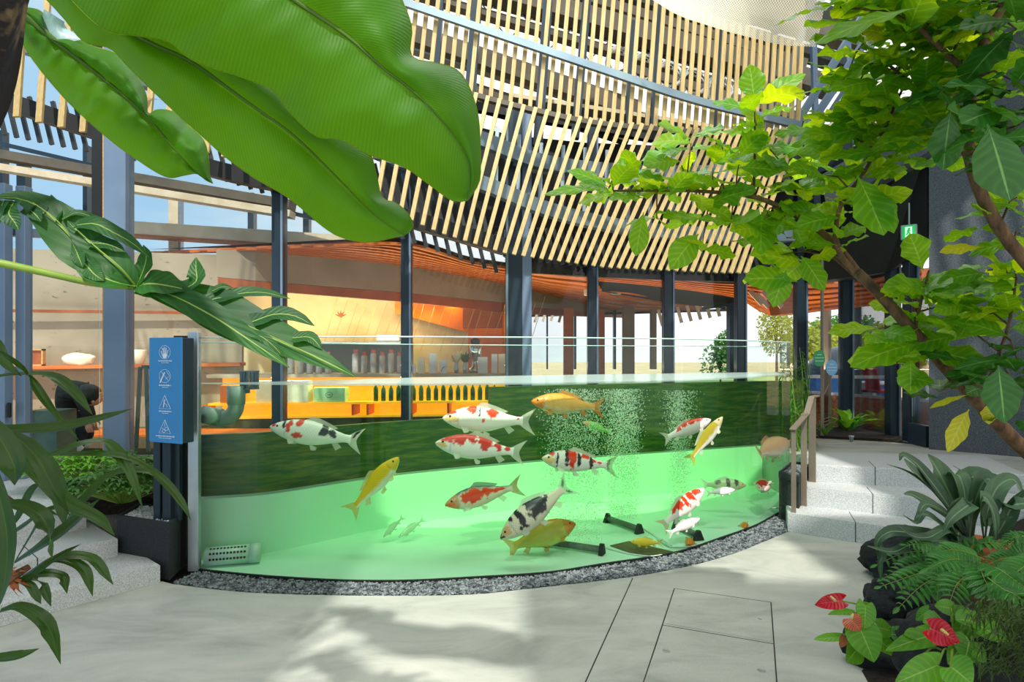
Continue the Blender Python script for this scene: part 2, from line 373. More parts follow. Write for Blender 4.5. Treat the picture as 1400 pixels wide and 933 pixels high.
def watermat():
    m, t = glassmat('pond_water', (1, 1, 1), ior=1.33, refl=1., rough=.14, bump=.35, bscale=9.)
    o = [n for n in t.nodes if n.type == 'OUTPUT_MATERIAL'][0]
    ge = N(t, 'ShaderNodeNewGeometry'); sp = N(t, 'ShaderNodeSeparateXYZ'); t.links.new(ge.outputs['True Normal'], sp.inputs[0])
    k = N(t, 'ShaderNodeMath', operation='GREATER_THAN'); k.inputs[1].default_value = .9; t.links.new(sp.outputs[2], k.inputs[0])
    bpn = [n for n in t.nodes if n.type == 'BUMP'][0]; k2 = N(t, 'ShaderNodeMath', operation='MULTIPLY'); k2.inputs[1].default_value = .35; t.links.new(k.outputs[0], k2.inputs[0]); t.links.new(k2.outputs[0], bpn.inputs['Strength'])
    frn = [n for n in t.nodes if n.type == 'FRESNEL'][0]; mul = frn.outputs[0].links[0].to_node; k3 = N(t, 'ShaderNodeMath', operation='MULTIPLY')
    lk = mul.outputs[0].links[0]; tgt = lk.to_socket; t.links.remove(lk); t.links.new(mul.outputs[0], k3.inputs[0]); t.links.new(k.outputs[0], k3.inputs[1]); t.links.new(k3.outputs[0], tgt)
    va = N(t, 'ShaderNodeVolumeAbsorption', Density=1.0); va.inputs[0].default_value = (.74, .965, .72, 1)
    t.links.new(va.outputs[0], o.inputs['Volume'])
    sh = o.inputs['Surface'].links[0].from_socket; df = N(t, 'ShaderNodeBsdfDiffuse'); df.inputs[0].default_value = (.72, .92, .86, 1)
    k4 = N(t, 'ShaderNodeMath', operation='MULTIPLY'); k4.inputs[1].default_value = .38; t.links.new(k.outputs[0], k4.inputs[0])
    m5 = N(t, 'ShaderNodeMixShader'); t.links.new(k4.outputs[0], m5.inputs[0]); t.links.new(sh, m5.inputs[1]); t.links.new(df.outputs[0], m5.inputs[2]); t.links.new(m5.outputs[0], o.inputs['Surface']); return m
M['water'] = watermat()
M['glassy'], _ = glassmat('clear_bottle_glass', (.9, .9, .88), ior=1.5, refl=1.6)
def netmat():
    m, t = newmat('expanded_mesh'); tc = N(t, 'ShaderNodeUVMap')
    mp = N(t, 'ShaderNodeMapping'); mp.inputs['Scale'].default_value = (130, 60, 1); t.links.new(tc.outputs[0], mp.inputs[0])
    w1 = N(t, 'ShaderNodeTexChecker', Scale=1.); t.links.new(mp.outputs[0], w1.inputs[0])
    b = N(t, 'ShaderNodeBsdfPrincipled', Roughness=.5); b.inputs['Base Color'].default_value = (*hx('fff4dc'), 1)
    tr = N(t, 'ShaderNodeBsdfTransparent'); ms = N(t, 'ShaderNodeMixShader')
    k = N(t, 'ShaderNodeMath', operation='MULTIPLY'); k.inputs[1].default_value = .55; t.links.new(w1.outputs['Fac'], k.inputs[0])
    t.links.new(k.outputs[0], ms.inputs[0]); tl = N(t, 'ShaderNodeBsdfTranslucent'); tl.inputs[0].default_value = (.95, .88, .72, 1); mt = N(t, 'ShaderNodeMixShader'); mt.inputs[0].default_value = .5; t.links.new(b.outputs[0], mt.inputs[1]); t.links.new(tl.outputs[0], mt.inputs[2])
    t.links.new(mt.outputs[0], ms.inputs[1]); t.links.new(tr.outputs[0], ms.inputs[2]); out(t, ms.outputs[0]); return m
M['net'] = netmat()
def skinmat(name, net):
    m, t = newmat(name); a = N(t, 'ShaderNodeVertexColor'); a.layer_name = 'Col'
    uv = N(t, 'ShaderNodeUVMap'); mp = N(t, 'ShaderNodeMapping'); mp.inputs['Scale'].default_value = (46, 26, 1); mp.inputs['Rotation'].default_value = (0, 0, radians(45)); 
    mp0 = N(t, 'ShaderNodeMapping'); mp0.inputs['Scale'].default_value = (44, 30, 1); t.links.new(uv.outputs[0], mp0.inputs[0])
    mp.inputs['Scale'].default_value = (1, 1, 1); t.links.new(mp0.outputs[0], mp.inputs[0])
    vo = N(t, 'ShaderNodeTexVoronoi', Scale=1., Randomness=0.); vo.distance = 'CHEBYCHEV'; t.links.new(mp.outputs[0], vo.inputs['Vector'])
    r = ramp(t, [(.3, (1, 1, 1)), (.5, (1 - net, 1 - net, 1 - net * 1.2))], vo.outputs['Distance'])
    mx = N(t, 'ShaderNodeMix', data_type='RGBA', blend_type='MULTIPLY'); mx.inputs[0].default_value = 1
    t.links.new(a.outputs[0], mx.inputs[6]); t.links.new(r.outputs[0], mx.inputs[7])
    b = N(t, 'ShaderNodeBsdfPrincipled', Roughness=.3); t.links.new(mx.outputs[2], b.inputs['Base Color'])
    bp = N(t, 'ShaderNodeBump', Strength=.4, Distance=.002); t.links.new(vo.outputs['Distance'], bp.inputs['Height']); t.links.new(bp.outputs[0], b.inputs['Normal'])
    out(t, b.outputs[0]); return m
M['skin_plain'] = skinmat('koi_skin', .12); M['skin_net'] = skinmat('koi_skin_netted', .26)
def finmat():
    m, t = newmat('koi_fin'); a = N(t, 'ShaderNodeVertexColor'); a.layer_name = 'Col'
    uv = N(t, 'ShaderNodeUVMap'); s = N(t, 'ShaderNodeSeparateXYZ'); t.links.new(uv.outputs[0], s.inputs[0])
    k = N(t, 'ShaderNodeMath', operation='MULTIPLY'); k.inputs[1].default_value = 22.; t.links.new(s.outputs[1], k.inputs[0])
    f = N(t, 'ShaderNodeMath', operation='PINGPONG'); f.inputs[1].default_value = .5; t.links.new(k.outputs[0], f.inputs[0])
    r = ramp(t, [(0, (.82, .82, .82)), (.6, (1, 1, 1))], f.outputs[0])
    mx = N(t, 'ShaderNodeMix', data_type='RGBA', blend_type='MULTIPLY'); mx.inputs[0].default_value = 1
    t.links.new(a.outputs[0], mx.inputs[6]); t.links.new(r.outputs[0], mx.inputs[7])
    b = N(t, 'ShaderNodeBsdfPrincipled', Roughness=.35); t.links.new(mx.outputs[2], b.inputs['Base Color'])
    tl = N(t, 'ShaderNodeBsdfTranslucent'); t.links.new(mx.outputs[2], tl.inputs[0])
    m1 = N(t, 'ShaderNodeMixShader'); m1.inputs[0].default_value = .4; t.links.new(b.outputs[0], m1.inputs[1]); t.links.new(tl.outputs[0], m1.inputs[2])
    tr = N(t, 'ShaderNodeBsdfTransparent'); m2 = N(t, 'ShaderNodeMixShader'); m2.inputs[0].default_value = .22
    t.links.new(m1.outputs[0], m2.inputs[1]); t.links.new(tr.outputs[0], m2.inputs[2]); out(t, m2.outputs[0]); return m
M['fin'] = finmat()
M['banana'] = leafmat('banana_leaf', '3a7c0c', '448810', '74ac00', tr=.55, veins=150., slant=30., vstr=.10, midc='4a7414', scale=2.5, rough=.55, bump=.35, midw=.025)
M['banana_rib'] = leafmat('banana_midrib', '4a6e1c', '5a7e26', '7c9a20', tr=.15, vstr=.0, veins=2.)
M['banana_backlit'] = leafmat('backlit_leaf_rim', '9cb818', 'b0c820', 'd8e010', tr=.6, vstr=0., veins=1.)  # backlight on the leaf edges put into the yellow colour
M['papaya'] = leafmat('papaya_leaf', '174a2c', '2c6a20', '4a8410', tr=.3, rough=.52, veins=9., slant=4., vstr=.12, midc='a8c860', scale=5., midw=.035)
M['strap'] = leafmat('strap_leaf', '1e3c0a', '345c12', '446c0c', tr=.2, veins=0., vstr=0., midc='3c6412', scale=5., midw=.03)
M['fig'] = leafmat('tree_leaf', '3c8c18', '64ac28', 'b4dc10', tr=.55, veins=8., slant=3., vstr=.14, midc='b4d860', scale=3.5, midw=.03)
M['fig_lit'] = leafmat('sunlit_tint_leaf', '5cac1c', '8cc82c', 'dcf018', tr=.65, veins=8., slant=3., vstr=.12, midc='d0e070', scale=3.5, midw=.03)  # brighter copy of the tree leaf, sunlight put into the colour
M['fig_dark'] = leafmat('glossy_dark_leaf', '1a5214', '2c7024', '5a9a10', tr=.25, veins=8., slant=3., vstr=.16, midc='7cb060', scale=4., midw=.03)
M['fig_yellow'] = leafmat('yellow_leaf', 'c8c020', 'e0d430', 'e8e020', tr=.4, veins=8., slant=3., vstr=.1, midc='e0d860', scale=4.)
M['fern'] = leafmat('fern_leaf', '246824', '3c8a30', '50901c', tr=.25, veins=10., slant=4., vstr=.08, midc='7cc050', scale=6.)
M['stag'] = leafmat('staghorn_leaf', '2c4c38', '5a7c58', '40601c', tr=.15, veins=5., slant=3., vstr=.1, midc='84a880', scale=4., rough=.5)
M['anth'] = leafmat('anthurium_leaf', '3a8420', '6cae30', '88b81c', tr=.3, veins=7., slant=3.5, vstr=.12, midc='a8d068', scale=7., midw=.025)
M['spathe'] = leafmat('red_spathe', 'b80f28', 'd41c38', 'c01020', tr=.2, veins=9., slant=4., vstr=.35, midc='e04050', rough=.2, bump=1.)
M['spathe_old'] = leafmat('coral_spathe', 'b84a30', 'd06a48', 'c04020', tr=.2, veins=9., slant=4., vstr=.3, midc='e08060', rough=.3, bump=1.)
M['spadix'] = pmat('yellow_spadix', 'd8c860', 'e8dca0', rough=.6)
M['grass'] = leafmat('mondo_grass', '183810', '5c7830', '405c14', tr=.2, veins=0., vstr=0., scale=14.)
M['shrub'] = leafmat('shrub_leaf', '2a6020', '58923c', '70a828', tr=.3, veins=4., vstr=.05, scale=3.)
M['shrub_lime'] = leafmat('lime_shrub_leaf', '6aae2c', '92d040', 'a0e030', tr=.4, veins=4., vstr=.05, scale=3.)
M['tree_far'] = leafmat('far_tree_leaf', '5c7a20', 'b0b838', 'd0d040', tr=.4, veins=1., vstr=0., scale=.6)
M['bamboo'] = leafmat('bamboo_leaf', '2e6a1c', '5c9830', '80b428', tr=.35, veins=1., vstr=0., scale=5.)
M['stem'] = pmat('green_stem', '6c8a2c', '88a840', rough=.5, scale=6)

def blade(mb, pts, w, nrm=(0, 0, 1), n=10, m=2, fold=.15, wave=0., wf=5., seed=0, curl=0., raw=False):
    pts = [Vector(p) for p in pts] if raw else catmull(pts, n); n = len(pts) - 1; nrm = Vector(nrm); rows = []; uvs = []
    for i, p in enumerate(pts):
        t = i / n; T = pts[min(i + 1, n)] - pts[max(i - 1, 0)]
        if T.length < 1e-9: T = Vector((1, 0, 0))
        T.normalize(); S = T.cross(nrm)
        if S.length < .05: S = T.cross(Vector((.3, 1, .2)))
        S.normalize(); Nn = S.cross(T); hw = w(t) if callable(w) else interp(t, np.linspace(0, 1, len(w)), w)
        row = []
        for j in range(-m, m + 1):
            s = j / m
            off = fold * abs(s) * hw - curl * s * s * hw
            if wave: off += wave * hw * sin(wf * 2 * pi * t + seed + (1.3 if s > 0 else 0)) * s * s
            row.append(p + S * s * hw + Nn * off); uvs.append((t, .5 + .5 * s))
        rows.append(row)
    mb.grid(rows, uvs)
def w_ov(W, a=1., wv=0., seed=0.):       # leaf outline, widest at sin peak shifted by a
    return lambda t: W * (max(0, sin(pi * min(1, t) ** a)) ** .75) * (1 + wv * sin(t * 22 + seed)) + W * .02
R_ = random.Random(7)
# ================================================================== THE SETTING
# ---- outdoor ground and concrete floor
mb = MB(); mb.box((0, 45, .38), (160, 70, .12)); struct('ground', mb, M['paving'])
# front arc of the tank, on the ground
ARC = [G(273, 782), G(350, 790), G(466, 797), G(552, 797.6), G(654, 792.5), G(750, 786), G(824, 774.5), G(923, 758.5), G(989, 737), G(1033, 721), G(1062, 705), XD(1080, 6.22, 0)]
ARC = catmull(ARC, 64)
OUT = [G(236, 799), G(300, 807), G(350, 811), G(500, 815), G(650, 813), G(700, 808), G(860, 789.5), G(940, 775), G(1000, 758.5), G(1045, 741), G(1076, 728)]
OUT = catmull(OUT, 48)
OUT[-1] = Vector((OUT[-1].x, OUT[-1].y, 0))
# concrete floor: everything in front of the gravel strip
poly = [(-7, -3), (8, -3), (8, 4.0), (4.2, 5.0), (OUT[-1].x + .02, OUT[-1].y)] + [(p.x, p.y) for p in reversed(OUT)] + [(OUT[0].x - .1, OUT[0].y + .05), (-4, 3.9), (-7, 3.9)]
mb = MB(); mb.prism(poly, -.1, 0); struct('floor', mb, M['concrete_floor'])
mb = MB(); mb.box((0, 5.5, -.09), (16, 5, .08)); struct('floor_base', mb, M['soil'])
# joints in the concrete
mb = MB()
def joint(a, b, w=.006):
    a = Vector(a); b = Vector(b); mb.bar(a + Vector((0, 0, .0006)), b + Vector((0, 0, .0006)), w, .0012)
joint(G(865, 791), G(800, 934)); joint(G(800, 934), G(760, 1100))
joint(G(922, 805), G(880, 933)); joint(G(880, 933), G(860, 1010))
joint(G(922, 805), G(1054, 824), .003); joint(G(1054, 824), G(1062, 933)); joint(G(1062, 933), G(1068, 1020)); joint(G(905, 855), G(1058, 881), .004)
struct('floor_joint', mb, M['black'])
for i, (q, lab) in enumerate([([(925, 808), (1051, 826), (1055, 878), (908, 853)], 'concrete access panel with small plugs, farther of the two in the floor'),
                       ([(906, 858), (1056, 883), (1060, 960), (880, 935)], 'stained concrete access panel with two ring plugs, nearer of the two in the floor')]):
    mb = MB(); ps = [G(*a) for a in q]
    mb.prism([(p.x, p.y) for p in ps], 0.0002, .002)
    o = tag(mb.build('floor_hatch', M['concrete_floor']), lab, 'floor hatch', 'access panels in the concrete floor')
    for (a, b) in ([(930, 829), (1039, 847)] if i == 0 else [(911, 891), (1041, 918)]):
        m2 = MB(); c = G(a, b); r = .02 if i else .011
        m2.lathe([(r, 0.0021), (r, .0035), (r * .75, .004), (r * .5, .003)], c, 16); m2.build('lifting_plug', M['silver'], o)
# gravel strip bed
mb = MB()
iA = [p for p in ARC]
rows = [[Vector((p.x, p.y, -.004)) for p in OUT]]
n = len(OUT)
rows.append([Vector((ARC[int(i * (len(ARC) - 1) / (n - 1))].x, ARC[int(i * (len(ARC) - 1) / (n - 1))].y, -.004)) for i in range(n)])
mb.grid(rows); struct('floor_gravel_bed', mb, M['gravel'])
def stones(mb, n, sampler, r0, r1, seed=1):
    R = random.Random(seed)
    for i in range(n):
        p = sampler(R); r = R.uniform(r0, r1)
        vs = []
        for (a, b, c) in ((1, 0, 0), (-1, 0, 0), (0, 1, 0), (0, -1, 0), (0, 0, 1), (0, 0, -1)):
            k = R.uniform(.65, 1.25); vs.append(Vector((a, b, c * .8)) * r * k)
        q = Matrix.Rotation(R.uniform(0, 6.28), 3, 'Z') @ Matrix.Rotation(R.uniform(-.8, .8), 3, 'X')
        mb.add([q @ v + p for v in vs], [(0, 2, 4), (2, 1, 4), (1, 3, 4), (3, 0, 4), (2, 0, 5), (1, 2, 5), (3, 1, 5), (0, 3, 5)])
def samp(R):
    i = R.uniform(0, n - 1.001); k = int(i); f = i - k
    o = OUT[k].lerp(OUT[k + 1], f); j = i / (n - 1) * (len(ARC) - 1); jj = min(int(j), len(ARC) - 2); a = ARC[jj].lerp(ARC[jj + 1], j - jj)
    s = R.uniform(.02, .93); p = o.lerp(a, s); return Vector((p.x, p.y, R.uniform(0, .012)))
mb = MB(); stones(mb, 8500, samp, .007, .014); tag(mb.build('gravel', M['gravel']), 'loose grey crushed gravel strip along the foot of the curved glass', 'gravel', kind='stuff')

# ---- left landing and right landing
mb = MB(); mb.prism([(-9, 3.2), (-3.6, 4.6), (-2.95, 5.3), (-2.55, 6.1), (-2.5, 7.2), (-9, 7.2)], -.05, .38); struct('floor_landing_left', mb, M['granite'])
LR = [G(1111, 633, .5), G(1190, 636, .5), G(1262, 642, .5)]
mb = MB(); mb.prism([(LR[0].x, LR[0].y + .3), (LR[1].x, LR[1].y + .25), (LR[2].x, LR[2].y + .2), (5.0, 5.2), (8, 5.2), (8, 9), (4.7, 7.2), (4.3, 7.55), (3.45, 8.0), (2.95, 8.0), (2.95, 6.3)], 0, .498); struct('floor_landing_right', mb, M['concrete_floor'])
# indoor floor beyond the tank
mb = MB(); mb.prism([(-12, 7.2), (-2.5, 7.2), (-2.25, 5.15), (-1.1, 5.75), (0, 6.35), (.84, 6.75), (3.0, 7.65), (3.4, 8.02), (6, 8.02), (9, 9), (10, 26), (-12, 26)], .3, .455); struct('floor_indoor', mb, M['darkfloor'])
mb = MB(); mb.prism([(-9, 8.2), (-3.0, 8.2), (-3.0, 8.95), (-9, 8.95)], .455, .475); struct('floor_wood_strip', mb, M['wood_orange'])

# ---- glazing wall: mullions stand on a curve behind the tank
MUL = [('A', 141, 171, 6.25), ('B', 371, 387, 6.9), ('C', 548, 562, 7.4), ('D', 690, 727, 7.75), ('E', 804, 818, 8.05), ('F', 908, 922, 8.3), ('G', 1008, 1021, 8.55), ('H', 1090, 1104, 8.75), ('I', 1153, 1167, 8.5), ('J', 1218, 1231, 7.75), ('K', 1243, 1256, 7.35)]
def headz(px): return 1.55 + (CY - interp(px, [0, 150, 380, 560, 700, 727, 830, 1090, 1160, 1215, 1270], [60, 100, 215, 300, 340, 374, 378, 388, 384, 372, 340])) / F * interp(px, [m_[1] for m_ in MUL], [m_[3] for m_ in MUL])
def gz(px): return interp(px, [0] + [(m_[1] + m_[2]) / 2 for m_ in MUL] + [1272], [5.75] + [m_[3] for m_ in MUL] + [6.9])
for nm, a, b, D in MUL:
    mb = MB(); x0 = (a - CX) / F * D; x1 = (b - CX) / F * D; top = 4.9 if nm in 'A' else 4.6
    z0 = .38 if nm == 'A' else (.5 if nm in 'HIJK' else .455)
    dep = .14
    if nm == 'A':
        o = empty('window_mullion', ((x0 + x1) / 2, D, z0)); o['kind'] = 'structure'
        mb.box(((x0 + x1) / 2, D + .08, (z0 + top) / 2), (x1 - x0, .16, top - z0), bev=.006); mb.build('post', M['steel'], o)
        zi = P(0, 318, D).z; m2 = MB(); m2.box((x0 - .09, D + .14, (zi + top) / 2), (.16, .12, top - zi)); m2.build('inner_post', M['black'], o)
        m3 = MB(); m3.box((x0 - .01, D + .1, (z0 + top) / 2), (.02, .16, top - z0)); m3.build('copper_edge', M['woodlight'], o)
        continue
    o = empty('window_mullion', ((x0 + x1) / 2, D, z0)); o['kind'] = 'structure'
    if nm == 'D':
        mb.box((x0 * .65 + x1 * .35, D + .12, (z0 + top) / 2), ((x1 - x0) * .66, .22, top - z0), bev=.008); mb.build('post', M['steel_dark'], o)
        m2 = MB(); m2.box((x1 - .06, D + .04, (z0 + top) / 2), (.12, .1, top - z0), bev=.006); m2.build('cover_strip', M['steel'], o)
        m3 = MB(); m3.box((x0 + .03, D, (z0 + top) / 2), (.03, .05, top - z0)); m3.build('fin', M['bluebeam'], o)
        continue
    mb.box(((x0 + x1) / 2, D + dep / 2, (z0 + top) / 2), (x1 - x0, dep, top - z0), bev=.006); mb.build('post', M['steel_dark'], o)
    m2 = MB(); m2.box((x1 - .012, D - .012, (z0 + top) / 2), (.022, .02, top - z0)); m2.build('glazing_bead', M['bluebeam'] if nm in 'IJ' else M['steel'], o)
# panes between the mullions
for k in range(len(MUL) - 2):
    a = MUL[k]; b = MUL[k + 1]
    p = XD(a[2], a[3] + .06, 0); q = XD(b[1], b[3] + .06, 0)
    z0 = .5 if a[0] in 'HIJ' else .46
    mb = MB(); mb.bar((p.x, p.y, (z0 + headz((a[2] + b[1]) / 2) + .12) / 2), (q.x, q.y, (z0 + headz((a[2] + b[1]) / 2) + .12) / 2), .012, headz((a[2] + b[1]) / 2) + .12 - z0)
    struct('window_%d' % (k + 2), mb, M['glass'])
# left door frame
o = empty('door_1', P(20, 650, 5.8)); o['kind'] = 'structure'
for (x, w, D) in ((4, 16, 5.75), (33, 13, 5.85)):
    mb = MB(); c = XD(x, D, 0); mb.box((c.x, D, 1.75), (w / F * D, .1, 2.74), bev=.004); mb.build('door_post', M['steel'], o)
mb = MB(); mb.bar(P(-120, 312, 5.6), P(112, 322, 6.1), .1, .07); mb.build('door_head', M['steel'], o)
mb = MB(); mb.box(P(22, 560, 5.8) + Vector((0, -.08, 0)), (.03, .03, .14), bev=.01); mb.build('door_handle', M['black'], o)
mb = MB(); mb.box((XD(20, 5.82, 0).x, 5.82, 1.5), (.1, .012, 2.2)); mb.build('door_glass', M['glass'], o)
mb = MB(); p = XD(41, 5.87, 0); q = XD(136, 6.3, 0); mb.bar((p.x, p.y, 1.6), (q.x, q.y, 1.6), .012, 2.4); struct('window_1', mb, M['glass'])
# right door frames next to the grey wall
o = empty('door_2', XD(1262, 7.1, .5)); o['kind'] = 'structure'
mb = MB(); a = XD(1246, 7.3, 0); b = XD(1271, 6.95, 0)
mb.bar((a.x, a.y, 2.33), (b.x, b.y, 2.33), .08, .08); mb.build('door_head', M['steel_dark'], o)
mb = MB(); mb.bar((a.x, a.y, .62), (b.x, b.y, .62), .08, .24); mb.build('door_rail', M['steel_dark'], o)
mb = MB(); mb.bar((a.x, a.y, 1.5), (b.x, b.y, 1.5), .012, 1.6); mb.build('door_glass', M['glass'], o)
mb = MB(); c = XD(1240, 7.5, 0); mb.box((c.x, 7.5, 1.7), (.035, .08, 2.4)); mb.build('door_post', M['silver'], o)

# ---- dark grey wall on the right
mb = MB(); c = XD(1270, 6.85, 0)
mb.prism([(c.x, c.y), (7.6, 4.2), (7.8, 4.5), (c.x + .25, c.y + .35)], 0, 7.2); struct('wall_right', mb, M['gwall'])
# sloping dark beam and black soffit above the doors on the right
mb = MB(); mb.bar(P(1135, 262, 8.0), P(1275, 185, 6.8), .25, .42); struct('beam_right', mb, M['gwall'])
mb = MB(); mb.add([P(1095, 250, 8.9), P(1272, 200, 6.95), P(1272, 338, 6.95), P(1215, 372, 7.8), P(1160, 384, 8.55), P(1095, 388, 8.85)], [(0, 1, 2, 3, 4, 5)]); struct('wall_right_soffit', mb, M['black'], solid=.08)
# ---- black fascia over the glazing, behind the lower slats
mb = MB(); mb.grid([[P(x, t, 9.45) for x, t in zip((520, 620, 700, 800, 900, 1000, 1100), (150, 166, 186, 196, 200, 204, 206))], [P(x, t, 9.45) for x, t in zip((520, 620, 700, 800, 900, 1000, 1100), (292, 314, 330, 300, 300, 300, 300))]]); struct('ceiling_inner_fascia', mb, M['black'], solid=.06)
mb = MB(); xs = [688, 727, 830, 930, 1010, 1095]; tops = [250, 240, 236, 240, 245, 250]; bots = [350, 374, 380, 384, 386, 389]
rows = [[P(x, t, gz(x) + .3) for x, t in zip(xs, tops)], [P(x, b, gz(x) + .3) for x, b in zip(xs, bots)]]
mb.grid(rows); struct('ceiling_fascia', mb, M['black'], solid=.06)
# row of short slats above the panes, their shade put into the dark colour
def slat_row(name, lab, cat, spec, m, w=.04, d=.02, group=None, wl=None):
    ps = [(a + b) / 2 for a, b in spec]; c = sum(ps, Vector()) / len(ps)
    o = empty(name, c, lab, cat, group)
    for a, b in spec:
        k = MB(); ww = wl if (wl and a.x < -2.9) else w; k.bar(a, b, ww, d, up=(0, -1, .05)); k.build('slat', m, o)
    return o
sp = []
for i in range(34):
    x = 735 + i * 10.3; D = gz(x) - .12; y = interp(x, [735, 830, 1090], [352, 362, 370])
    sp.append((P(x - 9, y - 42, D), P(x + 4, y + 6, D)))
slat_row('dark_louvre_row', 'row of short slats tinted dark for shade hanging above the window heads behind the pale slats', 'louvre', sp, M['slat_shade'], .05, .03)
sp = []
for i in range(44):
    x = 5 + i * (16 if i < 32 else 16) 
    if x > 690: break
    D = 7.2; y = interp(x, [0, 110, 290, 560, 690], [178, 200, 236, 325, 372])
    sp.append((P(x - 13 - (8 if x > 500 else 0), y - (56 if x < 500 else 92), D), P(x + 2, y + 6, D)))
slat_row('dark_louvre_row', 'row of short slats tinted dark for shade against the sky along the curved roof edge on the left', 'louvre', sp, M['slat_shade'], .045, .03)
# ring beams along the slat screen
def curve_beam(name, pts, w, h, m, seg=40, kind='structure'):
    pts = catmull(pts, seg); mb = MB()
    rows = []
    for i, p in enumerate(pts):
        t = pts[min(i + 1, seg)] - pts[max(i - 1, 0)]; a = t.cross(Vector((0, 0, 1))).normalized(); n_ = a.cross(t).normalized()
        rows.append([p + a * w / 2 + n_ * h / 2, p - a * w / 2 + n_ * h / 2, p - a * w / 2 - n_ * h / 2, p + a * w / 2 - n_ * h / 2, p + a * w / 2 + n_ * h / 2])
    mb.grid(rows); o = mb.build(name, m); o['kind'] = kind; return o
curve_beam('beam_ring_low', [P(-60, 118, 6.6), P(0, 136, 6.6), P(120, 176, 6.7), P(294, 232, 6.8), P(430, 262, 6.8), P(560, 300, 6.8), P(690, 338, 6.9)], .16, .17, M['black'])
curve_beam('beam_ring_mid', [P(-40, 40, 6.6), P(90, 80, 6.7), P(300, 140, 6.9), P(480, 195, 7.0), P(560, 224, 7.0), P(655, 250, 7.1), P(745, 286, 7.3), P(860, 312, 7.6), P(1000, 322, 7.9), P(1095, 322, 8.2)], .12, .16, M['bluebeam'])
curve_beam('beam_ring_upper', [P(540, 152, 7.4), P(655, 190, 7.5), P(740, 222, 7.6), P(870, 236, 7.8), P(1000, 236, 8.0), P(1095, 230, 8.2)], .12, .17, M['bluebeam'])
curve_beam('beam_slat_joint', [P(140, -15, 6.72), P(300, 33, 6.72), P(430, 70, 6.72), P(540, 98, 6.72), P(660, 134, 6.72), P(740, 154, 6.72), P(800, 167, 6.72), P(902, 178, 6.72), P(1000, 184, 6.72), P(1092, 180, 6.72)], .08, .05, M['roofgrey'])
curve_beam('beam_slat_rail', [P(140, -130, 6.72), P(480, -20, 6.72), P(550, 3, 6.72), P(820, 94, 6.72), P(950, 137, 6.72), P(1095, 172, 6.72)], .05, .075, M['bluebeam'])
# upper roof structure seen between the slats
for i, (a, b, w, h, m) in enumerate([
    (P(480, 20, 9), P(870, 152, 9), .2, .24, 'roofgrey'), (P(480, 72, 9.2), P(860, 190, 9.2), .2, .16, 'roofgrey'),
    (P(480, 100, 8.6), P(700, 160, 8.6), .12, .09, 'steel_dark'), (P(700, 140, 8.6), P(1120, 205, 8.6), .5, .05, 'creambeam'),
    (P(610, -30, 9.6), P(1140, 122, 9.6), .3, .26, 'roofgrey'), (P(700, -50, 10.2), P(1160, 92, 10.2), .3, .14, 'black'),
    (P(640, -8, 9.9), P(1100, 128, 9.9), .1, .16, 'black'), (P(840, -40, 10.5), P(1180, 62, 10.5), .3, .24, 'roofgrey'),
    (P(500, 48, 9.8), P(900, 168, 9.8), .2, .1, 'steel_dark'), (P(560, -10, 9.7), P(1000, 120, 9.7), .2, .1, 'roofgrey'), (P(740, -20, 10), P(1100, 90, 10), .2, .14, 'roofgrey'),
    (P(860, 96, 9.3), P(1110, 168, 9.3), .2, .12, 'roofgrey'), (P(560, 130, 8.4), P(1100, 222, 8.4), .12, .14, 'black')]):
    mb = MB(); mb.bar(a, b, w, h); struct('beam_roof', mb, M[m])
for i, (x0, y0, x1, y1, w) in enumerate([(655, -40, 640, 170, 14), (752, -40, 735, 200, 13), (806, -40, 786, 190, 11), (906, -40, 893, 175, 9), (992, -20, 978, 180, 9), (605, -40, 596, 110, 8), (865, 30, 858, 175, 7), (1060, 30, 1050, 200, 6)]):
    mb = MB(); mb.bar(P(x0, y0, 7.9), P(x1, y1, 7.9), w / F * 7.9, .1, up=(0, 1, 0)); struct('beam_post', mb, M['steel_dark'])
# light steel struts between the rings
for i in range(15):
    x = 560 + i * 30; mb = MB(); y0 = interp(x, [560, 655, 740, 870, 1095], [158, 190, 222, 236, 232]); y1 = interp(x, [560, 655, 745, 860, 1095], [224, 250, 286, 312, 322])
    mb.bar(P(x, y0 - 26, 7.65), P(x - 2, y1, 7.5), .045, .03, up=(0, 1, 0)); struct('beam_strut', mb, M['bluebeam'])
# diagonal lattice and wires in the roof
for i in range(9):
    x = 640 + i * 55; y = -20 + i * 14
    for s in (0, 1):
        mb = MB(); mb.tube([P(x, y + (60 if s else 0), 9.9), P(x + 58, y + (8 if s else 78), 9.9)], .012, 5); struct('beam_lattice', mb, M['silver'])
# solid roof pieces high above
mb = MB(); mb.add([P(560, -120, 10.8), P(1180, 20, 11.5), P(1180, 50, 11.5), P(560, -20, 10.8)], [(0, 1, 2, 3)]); struct('ceiling_roof_deck', mb, M['black'], solid=.1)

